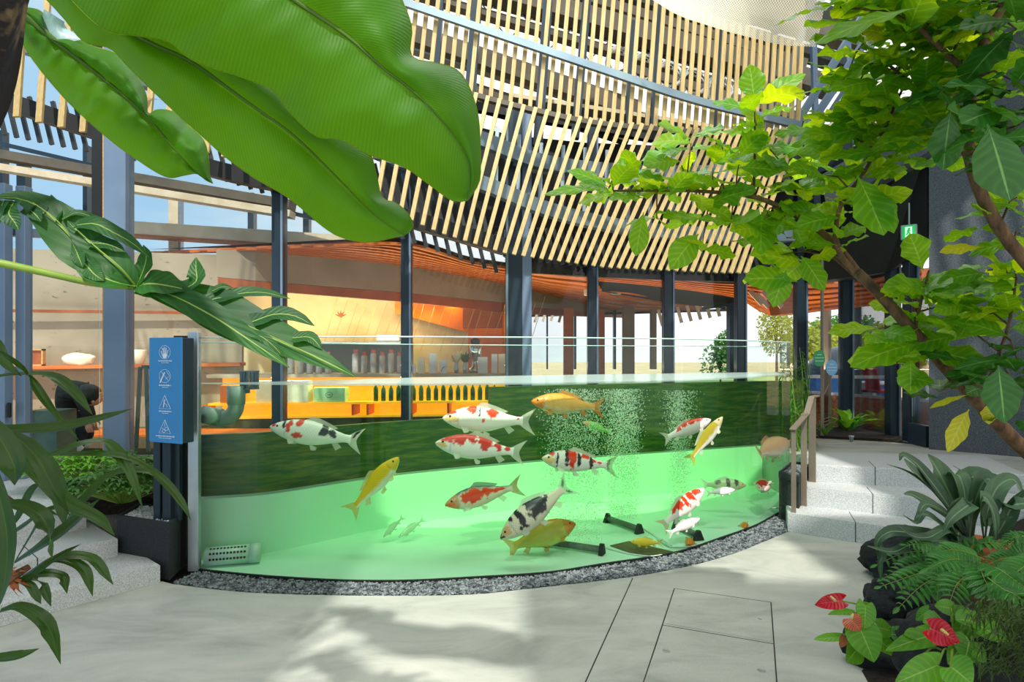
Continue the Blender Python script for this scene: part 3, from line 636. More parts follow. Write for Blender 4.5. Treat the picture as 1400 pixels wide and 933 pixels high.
# ---- slat screens
JX = [-40, 300, 430, 540, 600, 660, 700, 740, 800, 902, 1000, 1092]; JY = [-70, 33, 70, 98, 115, 132, 142, 151, 163, 174, 180, 176]
BX = [0, 23, 55, 87, 114, 294, 420, 560, 600, 688, 740, 830, 980, 1050]; BY = [150, 160, 168, 175, 181, 211, 248, 300, 318, 346, 354, 366, 373, 374]
SXs = [0, 300, 520, 640, 740, 850, 1010]; SM = [.06, .12, .18, .25, .36, .46, .36]
specs = []; x = 23
while x < 1030:
    yb = interp(x, BX, BY); m_ = interp(x, SXs, SM); yt = 0
    for _ in range(12): yt = interp(x + m_ * (yb - yt), JX, JY)
    specs.append((P(x, yb, 6.35), P(x + m_ * (yb - yt) , yt - 2, 6.62)))
    x += interp(x, [0, 250, 420, 560, 740, 1030], [31, 27, 20, 15.2, 12, 10.3])
slat_row('slat_screen', 'lower tier of leaning pale timber slats above the tank', 'slat screen', specs, M['slat'], .042, .03, 'pale timber slat screens', .062)
specs = []; x = 150
while x < 1096:
    yb = interp(x, JX, JY) + 8; yt = -70 if x < 880 else (x - 900) * .3 + 3
    specs.append((P(x, yb, 6.82), P(x + .1 * (yb - yt) * interp(x, [500, 1090], [1.15, .5]), yt, 6.82)))
    x += interp(x, [500, 700, 900, 1090], [14.6, 13.4, 11.2, 9.2])
slat_row('slat_screen', 'upper tier of upright pale timber slats under the hanging mesh', 'slat screen', specs, M['slat'], .044, .03, 'pale timber slat screens')

# unseen plates added overhead to block the sun; slots let stripes through
mb = MB()
for y0, y1 in ((.3, 3.55), (3.85, 4.2), (5.05, 6.2)): mb.box((5.3, (y0 + y1) / 2, 5.25), (5.4, y1 - y0, .1))
for y0, y1 in ((3.55, 3.85), (4.2, 5.05)):
    yc = (y0 + y1) / 2; mb.box((3.2, yc, 5.25), (1.2, y1 - y0, .1)); mb.box((6.9, yc, 5.25), (2.2, y1 - y0, .1))
    for k in range(12): mb.box((3.83 + k * .17, yc, 5.25), (.08, y1 - y0, .06))
struct('shade_plate_right', mb, M['creambeam'])
mb = MB(); mb.box((-4.9, .6, 5.25), (6.2, 7.2, .1)); struct('shade_plate_left', mb, M['creambeam'])
mb = MB(); mb.box((1.0, -1.6, 5.25), (3.2, 3.4, .1)); mb.box((-1.2, -2.6, 5.25), (1.2, 2.2, .1)); mb.box((2.1, .7, 5.25), (1.0, 1.2, .1)); struct('shade_plate_rear', mb, M['creambeam'])
# ---- hanging expanded mesh top right
rows = []
for i in range(13):
    t = i / 12; top = P(905 + t * 235, -90, 5.0 + .6 * t); bot = P(880 + t * 235, interp(t, [0, .2, .5, .8, 1], [-8, 22, 44, 62, 64]), 6.2 - .5 * t)
    rows.append([top.lerp(bot, s / 8) + Vector((0, 0, -.25 * sin(pi * s / 8) * .5)) for s in range(9)])
mb = MB(); mb.grid(rows); tag(mb.build('mesh_canopy', M['net'], sm=True), 'pale expanded metal mesh canopy sweeping over the top of the slats', 'mesh canopy')
# glazed roof slope at the right
for a, b, w in [((1132, -60, 7.2), (1035, 225, 8.2), .07), ((1200, -10, 7.0), (1060, 215, 8.0), .08), ((1260, -60, 6.6), (1085, 205, 7.8), .08), ((1112, 52, 7.6), (1118, 300, 8.4), .06), ((1158, 40, 7.4), (1160, 120, 7.6), .06), ((1215, 30, 7.2), (1110, 190, 7.9), .04)]:
    mb = MB(); mb.bar(P(*a), P(*b), w, w, up=(0, 1, 0)); struct('beam_skylight', mb, M['steel'])
mb = MB(); mb.add([P(1130, -60, 7.3), P(1262, -60, 6.7), P(1150, 190, 7.9), P(1040, 215, 8.3)], [(0, 1, 2, 3)]); struct('window_skylight', mb, M['glass'])
mb = MB(); mb.bar(P(1100, 195, 8.5), P(1220, 150, 7.8), .1, .22); struct('beam_perforated', mb, M['creambeam'])
mb = MB(); mb.bar(P(1085, 245, 8.4), P(1275, 168, 7.3), .14, .16); struct('beam_skylight_curb', mb, M['steel_dark'])
for i in range(6):
    mb = MB(); c = P(848 + i * 34, 82 + i * 10, 8.7)
    pts = [c + Vector((.17 * cos(a), .05 * sin(a * 2), .17 * sin(a))) for a in [2 * pi * k / 16 for k in range(17)]]
    mb.tube(pts, .03, 6); mb.tube([p + Vector((0, .1, .02)) for p in pts], .03, 6)
    tag(mb.build('duct_coil', M['steelshiny']), 'coiled silvery flexible duct among the roof beams, behind the upper slats', 'duct', 'coiled ducts in the roof')
# ---- upper left: terrace roof beyond the glass
mb = MB(); mb.bar(P(-60, 202, 9.5), P(400, 282, 9.5), .3, .13); struct('beam_terrace', mb, M['roofgrey'])
mb = MB(); mb.bar(P(-60, 220, 9.4), P(400, 294, 9.4), .25, .1); struct('beam_terrace', mb, M['creambeam'])
mb = MB(); mb.bar(P(-60, 182, 9.6), P(560, 330, 9.6), .05, .06); struct('beam_terrace', mb, M['steel_dark'])
mb = MB(); mb.bar(P(165, 312, 10), P(560, 338, 10), .3, .2); struct('beam_terrace', mb, M['creambeam'])
mb = MB(); mb.bar(P(165, 322, 9.95), P(560, 348, 9.95), .3, .03); struct('beam_terrace', mb, M['wood_brown'])
for x, y0, y1, w in ((240, 252, 350, 13), (345, 265, 345, 8), (33, 215, 330, 12), (4, 180, 330, 8), (420, 280, 340, 8), (120, 200, 345, 6)):
    mb = MB(); mb.box(P(x, (y0 + y1) / 2, 10.2), (w / F * 10.2, .14, (y1 - y0) / F * 10.2)); struct('pillar', mb, M['steel_dark'] if x != 240 else M['creambeam'])
mb = MB(); mb.box(P(247, 300, 10.2), (.05, .1, 1.1)); struct('pillar', mb, M['steel'])
# ---- interior: stone wall left, beam, ceilings, back walls
mb = MB(); mb.grid([[P(-80, 600, 8.95), P(332, 600, 9.6)], [P(-80, 338, 8.95), P(332, 350, 9.6)]]); struct('wall_left', mb, M['travertine'], solid=.12)
mb = MB(); mb.bar(P(-80, 424, 8.75), P(285, 428, 9.35), .06, .04); struct('trim_1', mb, M['wood_brown'])
mb = MB(); mb.bar(P(-80, 505, 8.75), P(332, 498, 9.4), .34, .05); tag(mb.build('wall_shelf', M['wood_orange']), 'long orange wooden shelf along the pitted stone wall', 'shelf')
# the long beam that runs away to the right
BT = [(300, 343, 9.3), (350, 345, 9.3), (550, 362, 10.6), (690, 387, 12.6), (727, 397, 13.4), (800, 415, 15.4), (860, 426, 17)]
BB = [(300, 380, 9.3), (350, 385, 9.3), (550, 401, 10.6), (690, 415, 12.6), (727, 421, 13.4), (800, 428, 15.4), (860, 430, 17)]
mb = MB(); mb.grid([[P(*p) for p in BT], [P(*p) for p in BB]]); struct('beam_stone', mb, M['beige'], solid=.2)
mb = MB(); BB2 = [(a, b + (12 if a < 700 else 9 if a < 750 else 5), c - .05) for a, b, c in BB]
mb.grid([[P(a, b, c - .05) for a, b, c in BB], [P(*p) for p in BB2]]); struct('trim_2', mb, M['wood_brown'], solid=.1)
mb = MB(); mb.grid([[P(a, b, c) + Vector((0, 0, 3.0 - P(a, b, c).z)) for a, b, c in BB2[:5]], [P(a, b, c + 2.9) + Vector((0, 0, 3.0 - P(a, b, c + 2.9).z)) for a, b, c in BB2[:5]]]); struct('ceiling_bar', mb, M['wood_brown'], solid=.04)
# plank ceilings
def plank_ceiling(name, near, far, n, m, gap=.3):
    o = None; mb = MB()
    near = catmull(near, 24); far = catmull(far, 24)
    for k in range(n):
        s0 = k / n; s1 = (k + 1 - gap) / n; z = .02 * (k % 2)
        rows = [[a.lerp(b, s0) + Vector((0, 0, z)) for a, b in zip(near, far)], [a.lerp(b, s1) + Vector((0, 0, z)) for a, b in zip(near, far)]]
        mb.grid(rows)
    bk = MB(); bk.grid([[a + Vector((0, 0, .07)) for a in near], [b + Vector((0, 0, .07)) for b in far]]); struct('ceiling_backing', bk, M['black'])
    return struct(name, mb, m, solid=.03)
plank_ceiling('ceiling_planks', [P(440, 336, 8.2), P(560, 334, 7.9), P(600, 345, 8), P(640, 358, 8.05), P(690, 366, 8.1), P(727, 372, 8.3), P(800, 378, 8.5), P(800, 378, 8.6)],
              [P(200, 347, 10.5), P(350, 347, 9.6), P(550, 364, 10.8), P(690, 389, 12.8), P(727, 398, 13.6), P(800, 416, 15.6), P(860, 427, 17.2)], 18, M['wood_orange'])
plank_ceiling('ceiling_planks', [P(800, 366, 8.6), P(880, 374, 8.8), P(960, 385, 9.1), P(1010, 388, 9.2), P(1095, 388, 9.2), P(1180, 384, 9.2), P(1260, 366, 8.0)],
              [P(810, 384, 9.9), P(880, 390, 10.2), P(960, 400, 10.6), P(1010, 410, 10.6), P(1050, 432, 10.8), P(1140, 425, 10.8), P(1262, 412, 10)], 12, M['wood_orange'])
plank_ceiling('ceiling_planks', [P(812, 395, 10.6), P(860, 401, 11), P(920, 411, 12), P(960, 418, 12.6)],
              [P(815, 421, 15.8), P(870, 428, 16.5), P(910, 427, 16.5), P(960, 424, 16)], 10, M['wood_orange'])
mb = MB(); mb.grid([[P(805, 380, 9.95), P(900, 388, 10.2), P(1010, 398, 10.6)], [P(805, 394, 10.5), P(900, 410, 11.8), P(1010, 424, 13)]]); struct('ceiling_gap', mb, M['black'], solid=.05)
mb = MB(); mb.grid([[P(1040, 383, 9.6), P(1092, 383, 9.6)], [P(1052, 432, 9.6), P(1090, 428, 9.6)]]); struct('wall_timber_drop', mb, M['wood_orange'], solid=.1)
mb = MB(); mb.grid([[P(1108, 385, 10.5), P(1275, 366, 10.5)], [P(1108, 424, 10.5), P(1275, 408, 10.5)]]); struct('wall_timber_fascia', mb, M['wood_brown'], solid=.1)
# bar back wall, orange alcove, far walls
mb = MB(); mb.grid([[P(330, 560, 12.4), P(640, 560, 12.9)], [P(330, 392, 12.4), P(640, 392, 12.9)]]); struct('wall_bar_back', mb, M['pale'], solid=.1)
mb = MB(); mb.grid([[P(540, 428, 12.5), P(640, 455, 12.7)], [P(540, 392, 12.5), P(640, 392, 12.7)]]); struct('wall_bar_upper', mb, M['orange'], solid=.08)
mb = MB(); mb.grid([[P(634, 560, 12.95), P(702, 560, 13.2)], [P(634, 400, 12.95), P(702, 400, 13.2)]]); struct('wall_orange', mb, M['orange'], solid=.1)
mb = MB(); mb.box(P(660, 432, 12.6), (.8, .1, .5)); struct('wall_alcove_head', mb, M['wood_brown'])
# string art on the back wall
mb = MB()
for k in range(22):
    x = 440 + k * 13.5; mb.tube([P(x + 22, 405 + (k % 3) * 5, 12.35), P(x, 480 - (k % 2) * 6, 12.3)], .007, 4)
tag(mb.build('string_artwork', M['slat']), 'fan of pale strings stretched across the back wall of the bar', 'string artwork')
mb = MB()
for k in range(5):
    a = pi / 2 + (k - 2) * .6; c = P(466, 433, 12.28)
    mb.add([c + Vector((0, 0, -.02)), c + Vector((cos(a - .25) * .06, -.01, sin(a - .25) * .06)), c + Vector((cos(a) * .13, 0, sin(a) * .13)), c + Vector((cos(a + .25) * .06, -.01, sin(a + .25) * .06))], [(0, 1, 2, 3)])
tag(mb.build('maple_leaf_ornament', M['wood_brown'], solid=.01), 'brown maple leaf ornament on the pale back wall of the bar', 'ornament')
# far windows: posts, columns, transoms
for x, y0, y1, w, D, m in ((777, 422, 520, 13, 14, 'wood_orange'), (822, 424, 520, 8, 14.5, 'wood_orange'), (859, 420, 520, 15, 14, 'beige'), (893, 422, 505, 7, 15, 'beige'), (748, 425, 505, 2, 15.5, 'steel_dark'), (786, 425, 505, 3, 15.5, 'steel_dark'), (840, 425, 505, 3, 15.5, 'steel_dark'), (999, 400, 515, 7, 12, 'steel_dark'), (1130, 425, 600, 4, 9.6, 'rail'), (1172, 420, 560, 3, 11, 'steel_dark')):
    mb = MB(); mb.box(P(x, (y0 + y1) / 2, D), (w / F * D, .2, (y1 - y0) / F * D)); struct('pillar_far', mb, M[m])
for y, D in ((433, 15.6),):
    mb = MB(); mb.bar(P(727, 432, 15.6), P(1000, 424, 15.6), .06, .06); struct('beam_transom', mb, M['steel_dark'])
mb = MB(); mb.bar(P(960, 422, 12), P(1090, 404, 11), .06, .05); struct('beam_transom', mb, M['steel_dark'])
# outdoor slats beyond the far windows (hang from the eaves)
sp = [(P(735 + k * 11, 427, 14.9), P(731 + k * 11, 441 - (k % 3), 14.9)) for k in range(5)] + [(P(900 + k * 13, 424 - k * 2, 12.4), P(906 + k * 13, 446 - k * 2.2, 12.4)) for k in range(9)]
slat_row('eave_slat_row', 'row of thin timber slats hanging at the far eaves against the white sky', 'louvre', sp, M['creambeam'], .06, .03)
sp = [(P(1025 + k * 9, 398 + (k % 2) * 4, 9.5), P(1042 + k * 9, 416 + (k % 2) * 4, 9.5)) for k in range(4)]
slat_row('eave_slat_row', 'few short diagonal timber slats in front of the orange planks', 'louvre', sp, M['creambeam'], .07, .03)
# reveal of the interior on the left: roof plate outside above the wall
# ================================================================== THE TANK
BACK = catmull([XD(268, 4.62, 0), XD(310, 4.68, 0), XD(355, 4.76, 0), G(400, 752), G(523, 725), G(697, 700), G(810, 687), G(1050, 663), (3.2, 7.43, 0)], 48)
ZR, ZW, ZL = 1.665, 1.335, .465
tank = empty('koi_tank', ARC[0].lerp(BACK[-1], .5), 'large curved glass koi pond full of pale green water', 'fish tank')
def strip(A, z0, z1, off=0):
    rows = []
    for z in (z0, z1):
        rows.append([Vector((p.x, p.y, z)) for p in A])
    return rows
def offset(A, d):
    o = []
    for i, p in enumerate(A):
        t = A[min(i + 1, len(A) - 1)] - A[max(i - 1, 0)]; t.z = 0; t.normalize(); o.append(Vector((p.x - t.y * d, p.y + t.x * d, 0)))
    return o
mb = MB(); mb.grid(strip(ARC, 0.0, ZR)); mb.build('front_glass', M['tankglass'], tank, sm=True)
side = [ARC[-1].lerp(BACK[-1], i / 6) for i in range(7)]
mb = MB(); mb.grid(strip(side, 0, ZR)); mb.build('side_glass', M['tankglass'], tank, sm=True)
mb = MB(); mb.grid(strip([ARC[0], BACK[0]], 0, ZR)); mb.build('side_glass', M['tankglass'], tank)
mb = MB(); mb.grid(strip(BACK, ZL, ZR - .03)); mb.build('back_glass', M['tankglass'], tank, sm=True)
mb = MB(); mb.tube([Vector((p.x, p.y, ZR)) for p in ARC + side[1:]], .005, 6); mb.build('front_rim', M['rim'], tank, sm=True)
mb = MB(); mb.tube([Vector((p.x, p.y, ZR - .03)) for p in BACK], .004, 6); mb.build('back_rim', M['rim'], tank, sm=True)
mb = MB(); mb.prism([(p.x, p.y) for p in offset(ARC, .012)] + [(p.x, p.y) for p in reversed(offset(BACK, -.0))], -.03, .012); mb.build('tank_floor', M['mint'], tank)
bo = offset(BACK, .10)
mb = MB(); rows = strip(BACK, 0, ZL); rows.append([Vector((p.x, p.y, ZL)) for p in bo]); mb.grid(rows); mb.build('liner_wall', M['mint'], tank, sm=False)
mb = MB(); mb.grid([[Vector((p.x, p.y, -.01)) for p in offset(ARC, -.014)], [Vector((p.x, p.y, .022)) for p in offset(ARC, -.014)], [Vector((p.x, p.y, .022)) for p in offset(ARC, .004)]]); mb.build('base_seal', M['black'], tank)
# silver end post with the dark channel beside it
mb = MB(); a = P(258, 620, 4.42); b = P(272, 620, 4.42); mb.box(((a.x + b.x) / 2, 4.43, .855), (b.x - a.x, .05, 1.7), bev=.003); mb.build('end_post', M['silver'], tank)
mb = MB(); a = P(249, 620, 4.5); mb.box((a.x, 4.55, .85), (.09, .16, 1.66)); mb.build('end_channel', M['black'], tank)
# added olive panels behind the back glass, golden reflections put into their colour
bw = offset(BACK, .13); i0 = 26
mb = MB(); mb.prism([(p.x, p.y) for p in bw[0:i0]] + [(p.x, p.y) for p in reversed(offset(BACK, .19)[0:i0])], .456, .93); struct('backdrop_panel_low', mb, M['olivestreaks'])
mb = MB(); mb.prism([(p.x, p.y) for p in bw[i0 - 1:]] + [(3.62, 7.72), (3.60, 7.78)] + [(p.x, p.y) for p in reversed(offset(BACK, .19)[i0 - 1:])], .456, 1.22); struct('backdrop_panel_high', mb, M['olivestreaks'])
# the water body
A2 = offset(ARC, .02); B2 = offset(BACK, -.02)
mb = MB(); poly = [(p.x, p.y) for p in A2] + [(p.x, p.y) for p in reversed(B2)]
mb.prism(poly, -.02, ZW)
w = mb.build('pond_water', M['water']); tag(w, 'clear green water filling the curved tank up to a hand below the rim', 'water', kind='stuff')

# ---- fittings
t = empty('overflow_pipe', P(318, 560, 4.75), 'grey elbow pipe with slotted strainer at the upper left of the tank', 'pipe')
r = .062; c = P(323, 545, 4.75)
mb = MB(); mb.tube([P(323, 528, 4.75), P(323, 553, 4.75)], r * 1.05, 20); mb.build('socket', M['pipe'], t, sm=True)
mb = MB(); mb.tube(catmull([P(323, 548, 4.75), P(322, 560, 4.75), P(314, 570, 4.75), P(300, 572, 4.75)], 10), r * .95, 20); mb.build('elbow', M['pipe'], t, sm=True)
mb = MB(); mb.tube([P(303, 572, 4.75), P(296, 571, 4.75)], r * 1.15, 20); mb.build('collar', M['pipewhite'], t, sm=True)
mb = MB(); mb.tube([P(298, 571, 4.75), P(279, 567, 4.62)], r * 1.05, 20); mb.build('inlet', M['pipe'], t, sm=True)
s = MB(); c = P(341, 520, 4.8)
for k in range(14):
    a = 2 * pi * k / 14; s.box(c + Vector((.065 * cos(a), .065 * sin(a), 0)), (.02, .008, .13), Matrix.Rotation(a + pi / 2, 3, 'Z'))
s.lathe([(.072, 0), (.072, .012), (.03, .014)], c + Vector((0, 0, .06)), 20); s.lathe([(.072, 0), (.072, .012)], c + Vector((0, 0, -.07)), 20)
s.tube([c + Vector((0, 0, -.07)), P(326, 535, 4.76)], .03, 10)
s.build('strainer', M['bluebeam'], t)
t = empty('perforated_pipe', P(310, 764, 4.62), 'grey perforated pipe lying on the tank floor in the left corner', 'pipe')
a = P(281, 768, 4.50); b = P(356, 758, 4.60); ax = (b - a).normalized()
a.z = .078; b.z = .078; ax = (b - a).normalized()
mb = MB(); mb.tube([a, b - ax * .06], .068, 24); mb.build('pipe_body', M['pipe'], t, sm=True)
mb = MB(); mb.tube([b - ax * .07, b], .072, 24); mb.build('end_cap', M['pipe'], t, sm=True)
mb = MB(); e1 = ax.cross(Vector((0, 0, 1))).normalized()
L = (b - a).length
for row, ang in ((0, -.05), (1, .55), (2, 1.15)):
    for k in range(11):
        d = (e1 * cos(ang) + Vector((0, 0, sin(ang)))); d2 = d if d.y < 0 else (-e1 * cos(ang) + Vector((0, 0, sin(ang))))
        p = a + ax * (.04 + k * (L - .14) / 10) + d2 * .0675
        mb.tube([p, p + d2 * .0022], .0085, 10)
mb.build('hole_row', M['black'], t)
def diffuser(a, b, lab):
    t = empty('air_diffuser', (a + b) / 2, lab, 'air diffuser', 'air diffusers on the tank floor')
    ax = (b - a).normalized()
    mb = MB(); mb.tube([a, b], .026, 14); mb.build('porous_tube', M['darkpipe'], t, sm=True)
    for p in (a, b):
        e = ax.cross(Vector((0, 0, 1))).normalized(); h = .017; tri = [(-.045, -.036), (.045, -.036), (.012, .045), (-.012, .045)]
        m2 = MB(); vs = [p + s_ * ax * h + e * u + Vector((0, 0, v)) for s_ in (-1, 1) for u, v in tri]
        m2.add(vs, [(0, 1, 2, 3), (7, 6, 5, 4)] + [(i, (i + 1) % 4, 4 + (i + 1) % 4, 4 + i) for i in range(4)]); m2.build('end_block', M['black'], t)
    return t
def onf(px, py, z): p = G(px, py, z); return p
diffuser(onf(748, 741, .05), onf(823, 752, .05), 'dark tube air diffuser on the tank floor, the one nearest the front glass')
diffuser(onf(831, 709, .05), onf(874, 724, .05), 'dark tube air diffuser standing behind the others near the tank middle')
diffuser(onf(925, 718, .05), onf(955, 733, .05), 'short dark air diffuser partly under the small white koi, right of the mat')
mb = MB(); mb.prism([(p.x, p.y) for p in (onf(834, 747, .014), onf(860, 741, .014), onf(927, 757, .014), onf(897, 760.5, .014), onf(866, 758, .014))], .013, .02); tag(mb.build('floor_mat', M['mat']), 'flat olive mat on the tank floor under the small yellow koi', 'mat')
for lab, pts in (('pale air hose on the tank floor linking the nearest diffuser to the mat', [(824, 748), (845, 754), (858, 757), (890, 761), (905, 759)]),
                 ('pale air hose curving over the tank floor to the short diffuser', [(878, 722), (895, 733), (905, 742), (918, 748), (940, 748), (955, 745)]),
                 ('thin white wire rising in an arc beside the right end of the tank', None)):
    mb = MB()
    if pts: mb.tube(catmull([onf(x, y, .02) for x, y in pts], 24), .006, 6)
    else: mb.tube(catmull([P(1031, 720, 5.75), P(1040, 708, 5.8), P(1050, 697, 5.85), P(1062, 695, 5.9), P(1068, 700, 6.0)], 20), .004, 5)
    tag(mb.build('air_hose', M['pipewhite'], sm=True), lab, 'hose')
mb = MB(); mb.tube([onf(899, 736, .03), onf(917, 747, .03)], .014, 8); tag(mb.build('hose_coupling', M['pipe']), 'short grey coupling on the air hose behind the mat', 'coupling')
# bubbles
mb = MB(); RB = random.Random(5)
def bubbles(x0, x1, ybot, ytop, D, n, spread):
    for i in range(n):
        t = RB.random() ** .8; y = ybot + (ytop - ybot) * t; px = RB.uniform(x0, x1) + RB.gauss(0, spread) * (.15 + t)
        d = D + RB.gauss(0, .05) * (.3 + t); c = P(px, y, d)
        if c.z > ZW - .01: c.z = ZW - .01
        r = RB.uniform(.003, .0055)
        vs = [c + Vector(v) * r for v in ((1, 0, 0), (-1, 0, 0), (0, 1, 0), (0, -1, 0), (0, 0, 1), (0, 0, -1))]
        mb.add(vs, [(0, 2, 4), (2, 1, 4), (1, 3, 4), (3, 0, 4), (2, 0, 5), (1, 2, 5), (3, 1, 5), (0, 3, 5)])
bubbles(750, 822, 742, 532, 4.95, 6000, 9)
bubbles(833, 872, 710, 532, 5.35, 6000, 7)
bubbles(918, 940, 705, 534, 5.6, 3800, 8)
def bubmat():
    m, t = newmat('air_bubble'); e = N(t, 'ShaderNodeBsdfTranslucent'); e.inputs['Color'].default_value = (.95, 1, .95, 1)
    tr = N(t, 'ShaderNodeBsdfTransparent'); ms = N(t, 'ShaderNodeMixShader'); ms.inputs[0].default_value = .45
    t.links.new(tr.outputs[0], ms.inputs[1]); t.links.new(e.outputs[0], ms.inputs[2]); out(t, ms.outputs[0]); return m
tag(mb.build('air_bubbles', bubmat()), 'streams of fine air bubbles rising from the diffusers', 'bubbles', kind='stuff')

# ================================================================== KOI
WH = hx('fbf9f0'); RD = hx('f04010'); RD2 = hx('e02808'); BK = hx('1c2428'); OR = hx('f09a20'); YL = hx('fccc10'); PK = hx('f0b8a0')
def koi(lab, head, tail, D0, D1, base, patches=(), dors=1, bend=.06, fat=1., belly=None, headc=None, fin=None, tailc=None, net=False, face=0., seed=0, back=None):
    Hd = P(*head, D0); T = P(*tail, D1); L = (T - Hd).length
    X = (T - Hd).normalized(); view = (Hd - Vector((0, 0, H))).normalized()
    Z = X.cross(view) if True else None
    Z.normalize()
    if Z.z < 0: Z = -Z
    if dors < 0: Z = -Z
    if face: Z = (Matrix.Rotation(face, 3, X) @ Z)
    Y = Z.cross(X).normalized()
    org = Hd; root = empty('koi', Hd.lerp(T, .5), lab, 'koi', 'koi in the tank')
    def W(u, y, z):
        yy = y + bend * (sin(pi * (u * 1.15 - .1)) - .55 * max(0, u - .6) * 2.2)
        return org + (X * u + Y * yy + Z * z) * L
    U = [0, .012, .035, .08, .14, .22, .32, .42, .52, .62, .72, .8, .845, .87]
    HT = [.004, .018, .034, .06, .085, .112, .128, .128, .112, .088, .060, .044, .042, .046]
    HB = [.006, .02, .034, .058, .082, .104, .12, .122, .108, .082, .054, .038, .038, .044]
    HW = [.004, .018, .034, .052, .068, .082, .088, .084, .072, .054, .034, .020, .012, .004]
    nr, ns = 88, 44; rows = []; cols = []; uvs = []
    for i in range(nr + 1):
        u = .87 * (i / nr) ** 1.12
        ht = interp(u, U, HT) * fat; hb = interp(u, U, HB) * fat; hw = interp(u, U, HW) * fat
        row = []
        for k in range(ns + 1):
            a = 2 * pi * k / ns; c_ = cos(a); s_ = sin(a)
            z = (ht if c_ > 0 else hb) * (abs(c_) ** .92) * (1 if c_ > 0 else -1); y = hw * (abs(s_) ** .9) * (1 if s_ > 0 else -1)
            if u > .165 and u < .185: y *= .985
            row.append(W(u, y, z)); uvs.append((u, k / ns))
            v = c_; col = np.array(base)
            nz = mnoise.noise(Vector((u * 16 + seed, v * 3.2, seed * 1.7 + (5 if s_ > 0 else 0) * .3)))
            nz2 = mnoise.noise(Vector((u * 45 + seed, v * 9, seed)))
            if belly is not None:
                f = min(1, max(0, (-.15 - v + .2 * nz) * 2.2)); col = col * (1 - f) + np.array(belly) * f
            if back is not None:
                f = min(1, max(0, (v - .55 + .25 * nz) * 3)); col = col * (1 - f) + np.array(back) * f
            if headc is not None and u < .17:
                f = min(1, max(0, (.17 - u) * 60)); col = col * (1 - f) + np.array(headc) * f
            for (u0, v0, ru, rv, pc) in patches:
                dd = sqrt(((u - u0) / ru) ** 2 + ((v - v0) / rv) ** 2) + nz * .55 + nz2 * .3
                f = min(1, max(0, (1 - dd) * 9)); col = col * (1 - f) + np.array(pc) * f
            if .16 < u < .175 and abs(v) < .7: col = col * .8
            cols.append((*[float(q) for q in col], 1))
        rows.append(row)
    mb = MB(); mb.grid(rows, uvs); mb.col = cols
    mb.build('body', M['skin_net'] if net else M['skin_plain'], root, sm=True)
    fc = fin if fin is not None else tuple(.85 * a + .12 * b for a, b in zip(WH, PK))
    tcol = tailc if tailc is not None else fc
    def finmesh(nm, f, nu, nv, cfun):
        m2 = MB(); rr = []; cc = []; uu = []
        for i in range(nu + 1):
            row = []
            for j in range(nv + 1):
                row.append(f(i / nu, j / nv)); uu.append((i / nu, j / nv)); cc.append((*[float(q) for q in cfun(i / nu, j / nv)], 1))
            rr.append(row)
        m2.grid(rr, uu); m2.col = cc; return m2.build(nm, M['fin'], root, sm=True)
    def tailf(a, b):
        s = b * 2 - 1; ex = .93 + .08 * abs(s) ** 1.4; ez = .15 * s * (1 - .05 * abs(s))
        rx = .835; rz = .036 * s; q = a
        return W(rx + (ex - rx) * q, .012 * sin(3 * s + seed) * q, (rz + (ez - rz) * q ** .85) * fat ** .5)
    def tc_(a, b):
        n_ = mnoise.noise(Vector((a * 3 + seed, b * 6, seed))); base_ = np.array(base) if a < .12 else np.array(tcol)
        for (u0, v0, ru, rv, pc) in patches:
            if u0 > .88:
                dd = sqrt(((.84 + a * .15 - u0) / ru) ** 2 + (((b * 2 - 1) - v0) / rv) ** 2) + n_ * .6
                if dd < 1: base_ = np.array(pc)
        return base_
    finmesh('tail_fin', tailf, 8, 16, tc_)
    def dor(a, b):
        u = .34 + .32 * b; zt = interp(u, U, HT) * fat; h = .058 * (1 - .62 * b) * sin(min(1, b * 6 + .35) * pi / 2)
        return W(u + .05 * a, .004 * a * sin(8 * b), zt - .006 + h * a)
    dcol = back if back is not None else fc
    finmesh('dorsal_fin', dor, 3, 12, lambda a, b: dcol)
    for sgn in (-1, 1):
        def pec(a, b, sgn=sgn):
            ang = (b - .5) * 1.1; Lf = .125 * a * (1 - .25 * abs(b - .5) * 2)
            return W(.20 + Lf * cos(ang + .5) * .8, sgn * (.06 * fat + Lf * .55), -.075 * fat - Lf * sin(ang + .6) * .75)
        finmesh('pectoral_fin', pec, 5, 6, lambda a, b: fc)
        def pel(a, b, sgn=sgn):
            ang = (b - .5) * .9; Lf = .095 * a * (1 - .2 * abs(b - .5) * 2)
            return W(.44 + Lf * cos(ang + .75), sgn * (.03 * fat + Lf * .25), -.108 * fat - Lf * sin(ang + .85) * .85)
        finmesh('pelvic_fin', pel, 4, 5, lambda a, b: fc)
        eu = .082; e = MB(); hw = interp(eu, U, HW) * fat
        c = W(eu, sgn * (hw * .9), .022 * fat); e.ball(c, .013 * L, 10, 8); e.build('eye', M['black'], root, sm=True)
    def anal(a, b):
        u = .665 + .06 * b; return W(u + .06 * a, 0, -interp(u, U, HB) * fat + .006 - .075 * a * (1 - .35 * b))
    finmesh('anal_fin', anal, 4, 4, lambda a, b: fc)
    mm = MB(); mm.tube([W(.004 + .006 * abs(cos(q)), .014 * cos(q) * fat, -.006 + .013 * sin(q)) for q in [2 * pi * k / 10 for k in range(11)]], .0035 * L, 5); mm.build('mouth', M['fin'], root)
    return root
PB = hx('e8e0c8')
